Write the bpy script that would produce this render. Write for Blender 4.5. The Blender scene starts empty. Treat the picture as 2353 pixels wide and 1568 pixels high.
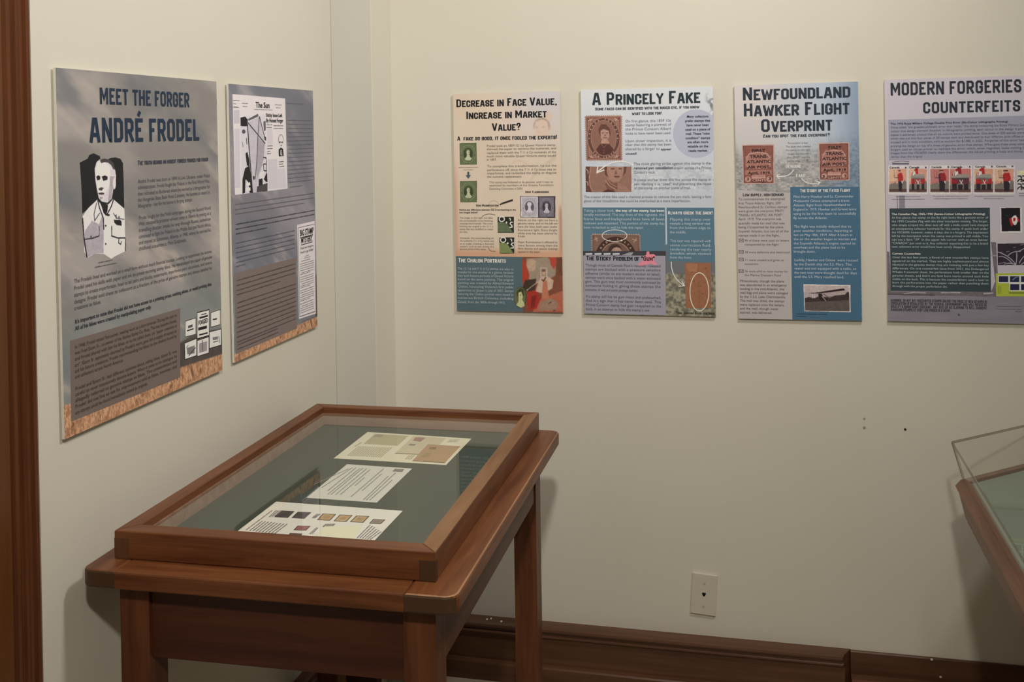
import bpy, bmesh, math, random
import numpy as np
from mathutils import Matrix, Vector
from mathutils.geometry import tessellate_polygon
random.seed(4)
SC = bpy.context.scene
COL = SC.collection
# ------------------------------------------------------------------ camera
EYE = 1.491
cam = bpy.data.cameras.new('camera'); cam_ob = bpy.data.objects.new('camera', cam); COL.objects.link(cam_ob)
R_, D_, F_ = (0.9752, 0.2210, -0.0143), (-0.0112, -0.0155, -0.9998), (-0.2212, 0.9751, -0.0126)
cam_ob.matrix_world = Matrix(((R_[0], -D_[0], -F_[0], 0), (R_[1], -D_[1], -F_[1], 0), (R_[2], -D_[2], -F_[2], EYE), (0, 0, 0, 1)))
cam.sensor_width = 36; cam.lens = 2356.15 / 2353 * 36
cam.shift_x = (1176.5 - 1229.42) / 2353; cam.shift_y = (349.87 - 784) / 2353
cam.clip_start = 0.05; SC.camera = cam_ob
SC.cycles.caustics_reflective = False
# ------------------------------------------------------------------ world, lamps, exposure
SC.view_settings.view_transform = 'Standard'; SC.view_settings.look = 'None'
SC.view_settings.gamma = 1; SC.view_settings.use_curve_mapping = False
SC.view_settings.exposure = 0.0
w = bpy.data.worlds.new('room_air'); SC.world = w; w.use_nodes = True
w.node_tree.nodes['Background'].inputs[0].default_value = (1, .93, .82, 1)
w.node_tree.nodes['Background'].inputs[1].default_value = 0.02
def lamp(name, loc, power, size, color, target=None, spread=180):
    l = bpy.data.lights.new(name, 'AREA'); l.energy = power; l.shape = 'DISK'; l.size = size; l.color = color
    l.spread = math.radians(spread)
    o = bpy.data.objects.new(name, l); COL.objects.link(o); o.location = loc
    d = (Vector(target) - Vector(loc)) if target else Vector((0, 0, -1))
    o.rotation_euler = d.to_track_quat('-Z', 'Y').to_euler()
    return o
WARM = (1.0, .948, .880)
lamp('ceiling_lamp', (0.10, -0.20, 2.60), 11.7, .14, (1.0, .92, .80), (-.9, 2.2, 1.3), 110)
lamp('ceiling_lamp', (0.50, 1.58, 2.66), 13.0, .24, WARM, (-1.0, 2.2, 1.4), 150)
ART = {
'P1': {'c':[1.738,1.313],'w':508.5,'h':620,'a':0.0065,'it':[
['T','heading','h',[30,46,62],[['MEET THE FORGER',113.5,400,57.8,29.1],['ANDRÉ FRODEL',83,434.7,125.7,43.7]]],
['T','subheading','h',[52,55,68],[['The truth behind an honest forger framed for fraud',220.8,467.2,169.4,8.58]]],
['T','paragraph_text','b',[84,80,84],[['André Frodel was born in 1890 in Lviv, Ukraine, under Polish',219.9,473.4,203.2,7.12],['administration. Frodel fought for Poland in the First World War,',219.5,472.9,214.6,7.12],['then relocated to Bucharest where he worked as a lithographer for',219,472.4,226.5,7.12],['the Hungarian State Bank Note Company. He became an expert in',218.6,471.8,238,7.12],['lithography - key for his future in forging stamps.',218.1,403.6,249.1,7.12]]],
['T','paragraph_text','b',[84,80,84],[['Frodel fought for the Polish army again during the Second World',220.1,473.8,271.5,7.14],['War, escaped a prisoner-of-war camp in Siberia by posing as a',219.6,473.3,282.7,7.14],['travelling doctor, made his way through Russia, somehow',219.2,472.8,294.6,7.14],['continued to fight for Poland in the Middle East and North Africa,',218.7,472.2,306.5,7.14],['and moved to Edmonton, Alberta, in 1948, where he married his',218.3,471.7,317.9,7.14],['childhood acquaintance, Mary Grabowski.',217.8,379,329.1,7.14]]],
['T','paragraph_text','b',[80,78,76],[['The Frodels lived and worked on a small farm without much financial success. Looking to supplement his income,',32.9,475.1,363.1,6.64],['Frodel used his skills with paper and ink to create stunning stamp fakes. He manipulated the paper of genuine',32.4,474.5,374.8,6.64],['stamps to create imperforates, head to tail pairs and blocks, watermarks, imperforate pairs, documents, and reverse',32,473.9,386.4,6.64],['designs. Frodel sold these to collectors at a fraction of the price of genuine stamps and always labelled his',31.6,473.3,397.9,6.64],['creations as fakes.',31.2,103.9,408.9,6.64]]],
['T','bold_text','B',[52,54,58],[["It's important to note that Frodel did not have access to a printing press, existing plates, or metal printing dies.",32.7,471.6,431.8,6.77],['All of his fakes were created by manipulating paper only.',32.3,253.3,443.4,6.77]]],
['P','text_panel',[[[112,98,88],[[19.4,458.6],[351.3,460.3],[345.8,597.7],[17.7,594.9]]]]],
['T','panel_text','b',[70,60,56],[['In 1948, Frodel visited Vancouver, seeking work as a farm foreman. During this visit he',31.1,338,474.2,6.07],['met Fred Eaton Sr., co-owner of the Stanley Stamp Co. Shop. The two became friends,',30.7,337.5,484.6,6.07],['and Frodel shared with him his fakes, or as he called them, his “paper creations in',30.4,337,494.7,6.07],["art”. Eaton Sr. apparently charmed by Frodel's work, gave him a supply of stamps to",30,336.5,505.1,6.07],['aid his future creations, Frodel recommending his fakes to the dealers found by',29.6,336.1,515,6.07],['and collectors across North America.',29.2,162.5,524.9,6.07]]],
['T','panel_text','b',[70,60,56],[['Frodel and Eaton Sr. had different opinions about selling fakes. Eaton Sr. was',29.5,335.6,544.9,6.1],['careful to never intentionally deceive buyers. When it came to his catalogue, he',29.2,335.1,554.8,6.1],['allegedly referred to genuine stamps as fakes. The counterfeiters and',28.8,334.7,564.7,6.1],['Frodel did not live to see his improvement sold as fakes, however, and',28.4,334.2,575,6.1],['any stamps could be found immediately named as originals.',28,235.8,585.5,6.1]]],
['P','portrait_picture',[[[32,32,33],[[55.7,159.4],[76.8,153.4],[80.5,147.5],[92.7,144.3],[110,149.8],[111.6,155.9],[131.2,157.2],[138.6,154],[153.4,153.2],[168.3,156],[176.3,164.3],[176.7,213.3],[176.9,248.4],[150.1,239.4],[99.9,231.3],[73.6,240.5],[59.1,247.1],[58.7,204.3]]],[[222,213,213],[[100.1,225.7],[75.4,238.5],[59.6,251.5],[59.9,270.2],[62.5,292.4],[61.7,314.4],[70.5,324.2],[89.6,320.3],[114.2,323.2],[135.5,334.5],[146.7,331.2],[177,325.6],[177.5,281.2],[176.9,247.2],[157.7,235.4],[145,227.6],[128.2,237.9],[117.2,241.6]]],[[168,158,160],[[64.4,277.2],[84.8,261.4],[103.8,269.8],[113.3,252.6],[116,275.4],[114.2,321.6],[89.6,319.9],[70.5,323.1],[64.7,297.1]]],[[235,228,226],[[118.3,253],[142.8,236.6],[176.8,250.7],[177.1,281.1],[177.1,323.2],[135.5,333.3],[115.7,321.8]]],[[206,196,196],[[95.2,170.7],[100.8,159.7],[109.8,155],[131.3,155.6],[145.6,163.3],[152.6,175.1],[155.1,186.7],[153.5,200.5],[145.6,211.6],[141.4,227.3],[128.4,233.3],[112.3,229.9],[104.4,223.1],[100,208.9],[96.2,190.8]]],[[232,222,220],[[98,170.8],[104.3,160.9],[123.9,160.4],[138,170],[139.3,186],[134.9,204.1],[121.8,217],[107.5,218.3],[100.8,206.7],[97.9,190.9]]],[[165,154,154],[[137.4,185.9],[152.1,187.7],[152,209.6],[143.1,211.4],[141.4,227.3],[130.2,232.3],[134.8,208.6]]],[[215,205,203],[[154.2,199.4],[154,202.2],[153.4,204.9],[152.7,207.1],[151.7,208.8],[150.6,209.8],[149.4,210.2],[148.2,209.7],[147.2,208.6],[146.4,206.8],[145.8,204.4],[145.4,201.8],[145.4,198.9],[145.6,196.1],[146.2,193.4],[147,191.2],[147.9,189.5],[149.1,188.4],[150.2,188.1],[151.4,188.5],[152.4,189.7],[153.2,191.5],[153.9,193.8],[154.2,196.5]]],[[70,64,64],[[109.8,155.9],[124.1,154.5],[140.3,157.5],[149.3,163.5],[151.8,175.1],[147.1,173.7],[141.8,166.7],[132.9,161.8],[123.9,160.4],[113.8,162.3]]],[[40,34,36],[[98.8,185.3],[105.2,182.9],[110.4,185.9],[109.2,191],[101.4,192.2]]],[[40,34,36],[[114,186],[123,184.2],[130.8,186.8],[129.9,192.4],[118.3,193.7]]],[[70,62,62],[[104.4,206.5],[111.5,204.6],[119.3,206.2],[113,210.8],[105.7,209.2]]],[[72,60,60],[[103.3,214.5],[112.9,213.7],[121.1,215.3],[118.1,218.1],[106.4,217.4]]],[[150,140,140],[[106.6,221.9],[115.2,221.5],[113.5,226],[108.6,225.6]]],[[34,31,34],[[106.3,229.1],[130,238],[127.8,248.1],[123.2,255.7],[116.9,250.6],[112,238.9]]],[[34,31,34],[[101.5,226.9],[105.9,240.7],[115.9,259.6],[116.5,280]],2.62],[[34,31,34],[[146.1,228.8],[139,240.9],[125.8,254.7]],2.67],[[34,31,34],[[98.2,231.2],[90.4,250.7],[91.8,262],[106.3,249.8]],1.72],[[34,31,34],[[60.5,291.8],[83.7,292],[103,290]],1.99],[[34,31,34],[[104,272.1],[103.3,290.4]],1.45],[[34,31,34],[[139.2,275.3],[138.5,293.6],[155.3,298.8],[177.9,301.1]],2.41],[[34,31,34],[[59.5,254.8],[62.5,292.4],[68.8,324]],3.07],[[34,31,34],[[178.6,302.3],[177,325.6]],2.16],[[34,31,34],[[144.4,252.8],[153,262.7],[176.2,267]],1.51],[[34,31,34],[[145.5,265.1],[164,266.7],[167.7,269.8],[168.1,278],[154.3,275.5],[147.1,271]]],[[90,84,86],[[149.5,256.7],[154,255.9],[154.8,264],[151.1,263.7]]],[[90,84,86],[[158.3,259.7],[162.8,259.4],[163.3,265.9],[159.6,265.6]]],[[34,31,34],[[123.3,252.3],[134.8,254.3],[132.9,257.6],[124.6,256.2]]],[[34,31,34],[[124.3,273.9],[123.6,275.2],[122.1,275.6],[120.6,274.9],[120,273.5],[120.7,272.3],[122.2,271.9],[123.7,272.6]]],[[34,31,34],[[123.1,306.1],[122.4,307.5],[120.9,307.9],[119.4,307.1],[118.8,305.6],[119.5,304.3],[121,303.8],[122.5,304.6]]],[[34,31,34],[[82.8,289.2],[82.2,290.4],[81,290.8],[79.8,290.2],[79.3,288.9],[79.9,287.7],[81.1,287.3],[82.3,287.9]]],[[34,31,34],[[159,300.3],[157.9,308.3],[164.2,311.3],[166.3,305.7]],2.13]]],
['D','caption_text',[88,84,80],[[98.7,337.4,139.2,336.9],[88.8,344.1,149.5,343.6]],2.6],
['P','stamp_card',[[[30,26,26],[[367.5,488.9],[408.2,489.1],[406.8,523.7],[366.2,521.4]]],[[222,214,210],[[368.9,490.2],[406.6,490.4],[405.3,522.4],[367.7,520.3]]],[[80,76,76],[[377.9,503.2],[394.9,503.2]],5.27],[[30,26,26],[[373.9,509.9],[398.5,510.3]],2.64]]],
['P','stamp_card',[[[30,26,26],[[412.3,478.8],[460.2,480.7],[457.9,536.7],[410,534.5]]],[[222,214,210],[[413.9,480.9],[458.3,482.7],[456.2,534.5],[411.8,532.5]]],[[30,26,26],[[421.4,492.5],[453.8,493.4]],3.91],[[30,26,26],[[415.5,514.4],[449.2,516.2]],6.25],[[30,26,26],[[418.5,527.1],[451.3,529.1]],3.13],[[60,56,56],[[427.6,486.9],[447.9,487.7]],1.96]]],
['P','stamp_card',[[[30,26,26],[[465.5,488.5],[504.3,488.6],[502.9,521.7],[464.2,520.1]]],[[222,214,210],[[466.8,489.7],[502.8,489.8],[501.5,520.4],[465.6,519]]],[[30,26,26],[[473,505.1],[489.8,506.5]],2.83]]],
['P','stamp_card',[[[30,26,26],[[363.7,532.5],[409.6,531.7],[408.2,567.7],[363.3,566.6]]],[[222,214,210],[[365.3,533.8],[407.9,533.1],[406.5,566.4],[365,565.3]]],[[120,114,112],[[371.5,544.3],[400.5,545],[399.9,560.9],[373.4,557.9]]],[[60,56,56],[[378,561.6],[404.2,549.8]],2.28],[[90,86,86],[[370.6,544.1],[377.4,539.7]],1.87]]],
['P','stamp_card',[[[30,26,26],[[410,536.6],[456.8,537.7],[455.4,572.4],[408.6,570.3]]],[[222,214,210],[[411.6,537.9],[455,538.9],[453.7,571.1],[410.4,569.1]]],[[150,140,136],[[417.8,544.5],[448,546],[447.2,565.6],[417,564.1]]],[[105,90,88],[[430.5,540.3],[430.6,563.4]],3.12]]],
['P','stamp_card',[[[30,26,26],[[457.2,528.2],[506.7,530.8],[505.2,566.3],[455.8,563.5]]],[[222,214,210],[[459,529.5],[504.8,532],[503.4,564.8],[457.6,562.3]]],[[120,114,112],[[470.4,542.3],[492.5,544.4],[491.1,551.1],[471.2,548.5]]],[[30,26,26],[[472.1,553.1],[492.1,554.1]],1.62],[[110,106,106],[[495.6,545],[497.2,559.4]],2.87]]],
['T','card_text','B',[24,22,22],[['FORGED',415.9,452.2,506.5,9.1]]]]},
'P2': {'c':[2.256,1.317],'w':427.8,'h':613.6,'a':0.007,'it':[
['P','newspaper_page',[[[214,205,206],[[16.9,22.3],[269.9,24.7],[273.2,245.6],[18.2,245]]],[[190,181,183],[[20.1,57.5],[45.5,57.1],[45.1,86.7],[20.1,87.8]]],[[198,189,190],[[21.2,99],[44.6,99],[43,229.8],[19.6,230.5]]],[[200,191,192],[[173.4,99],[200,99],[201.6,136.1],[172.7,136.7]]],[[196,188,188],[[172.6,170.2],[221.1,171.6],[221.7,242],[172.6,241.8]]],[[200,191,192],[[215.3,195.6],[260.8,195.1],[265.9,242.3],[222.7,242.1]]],[[204,197,198],[[49,72.4],[165.8,66.8],[169.3,244.4],[50.6,245]]]]],
['P','news_photo',[[[188,180,182],[[82.4,84.5],[136.8,70.3],[162.9,133.4],[152.2,173.8],[111.7,245.2],[98.8,244.5],[87,173.9]]],[[160,152,155],[[128.1,118],[160.7,133.3],[152.2,173.8],[119.5,215.1],[119.1,174.9]]],[[30,28,30],[[49.7,74],[70.5,71.1],[82.7,78.2],[79.9,93.2],[49.7,92.8]]],[[92,86,88],[[82.7,77.2],[130.4,64.1],[133.7,69.7],[86.8,80.7]]],[[30,28,30],[[80.2,87.6],[85.2,136.4],[89.5,174],[97.5,245.4]],4.1],[[30,28,30],[[82.4,84.5],[124.1,109.6],[162.9,133.4]],2.58],[[70,64,66],[[137.2,71.4],[128.1,118],[120.4,175],[111.7,214.7]],2.92],[[60,56,58],[[138.1,70.3],[155.1,107.6],[165.1,124.8]],2.98],[[96,90,92],[[156.2,81.9],[167.5,80.1],[166.5,103.3],[157.5,103.7]]],[[70,66,68],[[156.9,116.1],[168.1,118.4],[167.7,127],[161,125.8]]],[[80,74,76],[[71.1,105.2],[69.3,108.1],[65.1,109.9],[60,109.8],[56,108],[54.5,105.1],[56.2,102.2],[60.4,100.5],[65.5,100.5],[69.6,102.3]]],[[120,112,114],[[54.8,127.7],[59.2,140.1]],2.47],[[60,56,58],[[74.6,119.7],[76.1,134.2]],3.13],[[30,28,30],[[68.9,154.8],[77.5,150.8],[85.1,167.6],[86.5,184.3],[74,181.8]]],[[30,28,30],[[52.8,211.9],[65.4,187.7],[86.6,182.2],[94.3,220.1],[96.6,245.4],[83.9,244.6],[78.7,219.3],[66.4,212.5],[63,243.3],[51.4,244.7]]],[[225,216,217],[[68.2,220.9],[87.1,219.8],[88.1,227.1],[68.7,228.1]]],[[225,216,217],[[66.8,232.2],[87.9,231.9],[88.4,239.7],[66.5,239.8]]],[[30,28,30],[[152.5,165.7],[166.8,167.4],[167.3,198],[153.4,196.4],[151.8,181.3],[165.3,181.8]],2.65],[[214,206,207],[[134.2,199.8],[153.3,199.6],[152.6,214.5],[131.7,215.7]]],[[30,28,30],[[128.2,215.5],[145.9,214.2],[147.2,235.7],[135.7,245.2],[126.1,244]]],[[30,28,30],[[152.5,216.7],[169,199.2],[170.2,224],[163.4,223.7]]],[[70,64,66],[[118.8,231.9],[170.1,226.2],[169.2,245.5],[116,244.9]]],[[60,56,58],[[100.5,205.8],[110.3,208.3],[106.5,216.6],[101.4,214.2]]]]],
['P','news_portrait',[[[130,122,124],[[256.6,125.8],[255.3,131.1],[252,135.5],[247.4,138.4],[242,139.4],[236.7,138.2],[232.4,135.2],[229.6,130.7],[228.8,125.5],[230.1,120.3],[233.3,115.8],[237.9,112.9],[243.2,111.9],[248.5,113],[252.9,116],[255.8,120.5]]],[[216,207,208],[[254.6,126.9],[253.5,132],[250.8,136.3],[246.9,139.1],[242.4,140],[238.1,138.9],[234.5,136],[232.2,131.7],[231.6,126.6],[232.7,121.5],[235.4,117.3],[239.2,114.4],[243.6,113.4],[248,114.5],[251.6,117.4],[253.9,121.8]]],[[30,28,30],[[233.4,129.5],[240.1,128.9],[240.9,132.7],[234.2,133.1]]],[[30,28,30],[[244.8,130.1],[251.6,129.7],[252.4,132.8],[245.6,133.2]]],[[110,100,102],[[239.7,137.8],[248.3,137.9],[246.2,141.2],[240.5,140.7]]],[[30,28,30],[[229.7,148.7],[241.3,144.4],[253.2,147.6],[255.8,165.4],[229.9,165.2]]],[[214,206,207],[[240.1,150],[246.8,150.1],[248.1,165.2],[238.6,161]]],[[30,28,30],[[242.9,151.1],[245.8,151.2],[245.2,163.4],[242.6,158.9]]]]],
['T','newspaper_name','B',[45,42,44],[['The Sun',120.2,187,49.8,13.1]]],
['T','newspaper_headline','B',[40,38,40],[['Sticky Issue Left',169.3,250.8,70.2,8.18],['By Honest Forger',169.6,255.1,83.4,9.04]]],
['D','news_small_text',[120,113,115],[[18.3,36.4,47.3,36],[19.6,43.4,30.8,43.5]],2.2],
['D','news_small_text',[120,113,115],[[57.2,41.9,83.4,41.3],[61.1,48.6,80.6,48.6]],2.2],
['D','news_small_text',[120,113,115],[[213.7,41.6,250.7,41.3],[220,48.5,245.6,48.5]],2.2],
['D','news_small_text',[120,113,115],[[111.8,54.5,202.9,54.3]],2.2],
['D','news_small_text',[75,70,72],[[18.4,50.9,41.7,51.2]],2.6],
['D','news_small_text',[75,70,72],[[205.9,91.4,255.7,92.3],[206.5,97.9,255.4,99]],2.6],
['D','news_small_text',[75,70,72],[[170.2,89.3,199,90.3],[169.9,95.8,196.4,96.4]],2.6],
['D','news_small_text',[75,70,72],[[171.7,138.9,199.1,140.4],[171.4,145.3,197.9,146.5],[171.1,151.8,187,152.8],[170.8,157.6,189.1,158.5]],2.6],
['D','news_small_text',[75,70,72],[[229.3,178.9,254.2,178.8],[230,184.6,250.1,184.7],[230.6,190.6,256.1,190.4]],2.6],
['D','column_text',[104,100,108],[[283.2,78.8,420,77],[282.7,89,420,87.3],[282.2,99.1,420,97.5],[281.8,109.3,419.9,107.8],[281.3,119.5,419.9,118],[280.9,129.6,419.9,128.2],[280.4,139.8,419.8,138.5],[279.9,150,419.8,148.7],[279.5,160.1,419.7,159],[279,170.3,419.7,169.2],[278.6,180.4,419.7,179.5],[278.1,190.6,419.6,189.7],[277.6,200.8,419.6,200],[277.2,210.9,419.6,210.2],[276.7,221.1,419.5,220.5],[276.3,231.2,419.5,230.8],[285.7,242.3,354.5,243.8]],3.6],
['D','column_heading',[104,100,108],[[275.2,36.7,371.9,36.2]],3.4],
['D','paragraph_text',[102,98,100],[[17.3,265.8,419.4,267.1],[16.8,276.5,420,279],[18.4,287.2,362.9,288.5]],3.9],
['D','bold_text',[66,62,66],[[17.9,309.1,421.6,312.2],[17.4,320.2,421.1,322.3],[18.3,331.2,162.2,332.4]],4.2],
['D','paragraph_text',[88,86,92],[[17.4,351.6,306,353.2],[17,361.7,305.5,364.4],[17.4,372,305,375.3],[17,382.6,304.5,386.2],[16.5,393.5,304,396.4],[16.1,403,57.2,404.5]],3.9],
['P','text_panel',[[[118,104,96],[[8.78,417.5],[311.5,419.6],[309.2,596.2],[6.98,596]]]]],
['D','panel_text',[80,68,63],[[17.5,434.6,305.1,435.6],[17,445.1,304.6,447.1],[16.6,455.6,304,458.5],[16.1,466.3,221.2,467.1],[17.2,482.8,305.6,487.1],[16.8,493.4,305.1,498.2],[16.3,503.9,304.6,509.3],[15.9,514.4,304.1,520.3],[15.4,524.9,303.6,531.4],[15,535.4,303.1,542.4],[14.5,545.9,302.6,553.5],[14.1,556.4,302.1,564.5],[13.6,566.9,301.6,575.5],[15.4,577.8,208.3,577],[15,586.8,207.8,586.7]],4],
['P','news_clipping',[[[214,205,206],[[320.9,339.2],[422.2,337.9],[418.4,578.8],[320.5,575.1]]],[[110,104,106],[[326.3,346.7],[421.8,346.4]],1.72],[[90,84,88],[[326.3,346.7],[324.8,570],[415.6,572.4]],2.13],[[30,28,30],[[334.9,373.3],[411.4,372.5]],2.15],[[30,28,30],[[339.9,392],[407.4,390.7]],2.15]]],
['T','clipping_headline','B',[38,36,38],[['BIG STAMP',335.1,412.8,368.7,15.4],['MYSTERY',340.1,405.8,387.2,14.9]]],
['T','clipping_headline','b',[40,38,40],[["Dead man's forgeries",335.9,411.2,402.7,5.92],['fraud or gay hobby?',335.4,410.7,412.9,5.92]]],
['D','clipping_text',[64,60,62],[[359.6,422.1,383.5,422.4],[354.7,426.7,393.6,427.3],[339.7,434.7,390.4,431.1],[333.1,439.4,411.9,439.4],[332.8,444.9,411.7,445.1],[332.5,450.4,411.4,450.7],[332.3,456,411.2,456.4],[338.4,462.4,410.9,462],[331.8,467,388.8,464.6],[331.5,472.5,410.4,473.2],[331.3,478.1,410.1,478.9],[331,483.6,409.9,484.5],[337.1,490,409.6,490.1],[330.5,494.6,409.3,495.8],[330.3,500.1,387.2,498.2],[330,505.6,408.8,507],[329.8,511.2,408.5,512.7],[335.9,517.7,408.3,518.3],[329.3,522.2,408,523.9],[329,527.7,407.8,529.5],[328.8,533.2,385.7,531.7],[328.5,538.7,407.2,540.8],[334.6,545.3,407,546.4],[328,549.8,406.7,552],[327.7,555.3,406.4,557.7],[327.5,560.8,406.2,563.3]],1.9],
['D','caption_text',[120,92,62],[[329.9,585.1,408.8,586.7]],2.6]]},
'P3': {'c':[-0.7013,1.318],'w':304.2,'h':606.1,'a':0.0024,'it':[
['P','faint_figure',[[[205,178,152],[[283,69.7],[282.4,73.5],[280.8,77.1],[278.4,80.1],[275.2,82.4],[271.5,83.8],[267.5,84.2],[263.6,83.7],[260,82.1],[256.9,79.7],[254.5,76.5],[253,72.9],[252.6,69.1],[253.2,65.2],[254.8,61.7],[257.2,58.6],[260.4,56.4],[264.1,55],[268,54.5],[272,55.1],[275.6,56.7],[278.7,59.1],[281.1,62.2],[282.5,65.9]]],[[150,120,98],[[275.6,95],[274.7,100.9],[272.3,106.4],[268.5,111.1],[263.6,114.7],[257.9,116.8],[251.8,117.5],[245.7,116.6],[240,114.2],[235.2,110.5],[231.6,105.7],[229.3,100.1],[228.6,94.1],[229.5,88.2],[231.9,82.7],[235.8,78],[240.7,74.4],[246.4,72.3],[252.5,71.6],[258.6,72.5],[264.2,74.9],[269,78.7],[272.7,83.5],[274.9,89.1]]],[[208,180,156],[[231.4,94.2],[236,81.5],[252.5,75.4],[267.6,82.1],[271.6,99.2],[270.2,117.2],[266.9,122.5],[235.3,121.9],[231.9,107]]],[[150,128,112],[[240.8,96.9],[240.1,97.9],[238.3,98.5],[236.2,98.4],[234.4,97.8],[233.8,96.8],[234.5,95.8],[236.2,95.2],[238.4,95.2],[240.1,95.9]]],[[150,128,112],[[260.4,96.8],[259.7,97.8],[257.9,98.4],[255.8,98.4],[254.1,97.7],[253.4,96.7],[254.1,95.7],[255.8,95.1],[258,95.2],[259.7,95.8]]],[[188,150,128],[[244.5,97.6],[242.1,111.4],[247.5,112.6]],1.29],[[190,172,150],[[272.3,186.3],[290.1,163.1],[289.6,188.6],[248,211.5],[214.6,249.6],[225.9,226.2]]],[[192,166,136],[[167.1,195.7],[171.2,192.4],[175.5,190.1],[180,188.7],[184.7,188.3],[189.5,188.8],[194.6,190.3],[199.9,192.8],[205.3,196.1],[211,200.5]],3.04],[[196,172,142],[[155.2,247.1],[157.4,241.3],[159.8,236.4],[162.5,232.3],[165.5,229.1],[168.7,226.8],[172.2,225.3],[176,224.6],[180,224.8],[184.2,225.9]],2.62]]],
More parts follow.
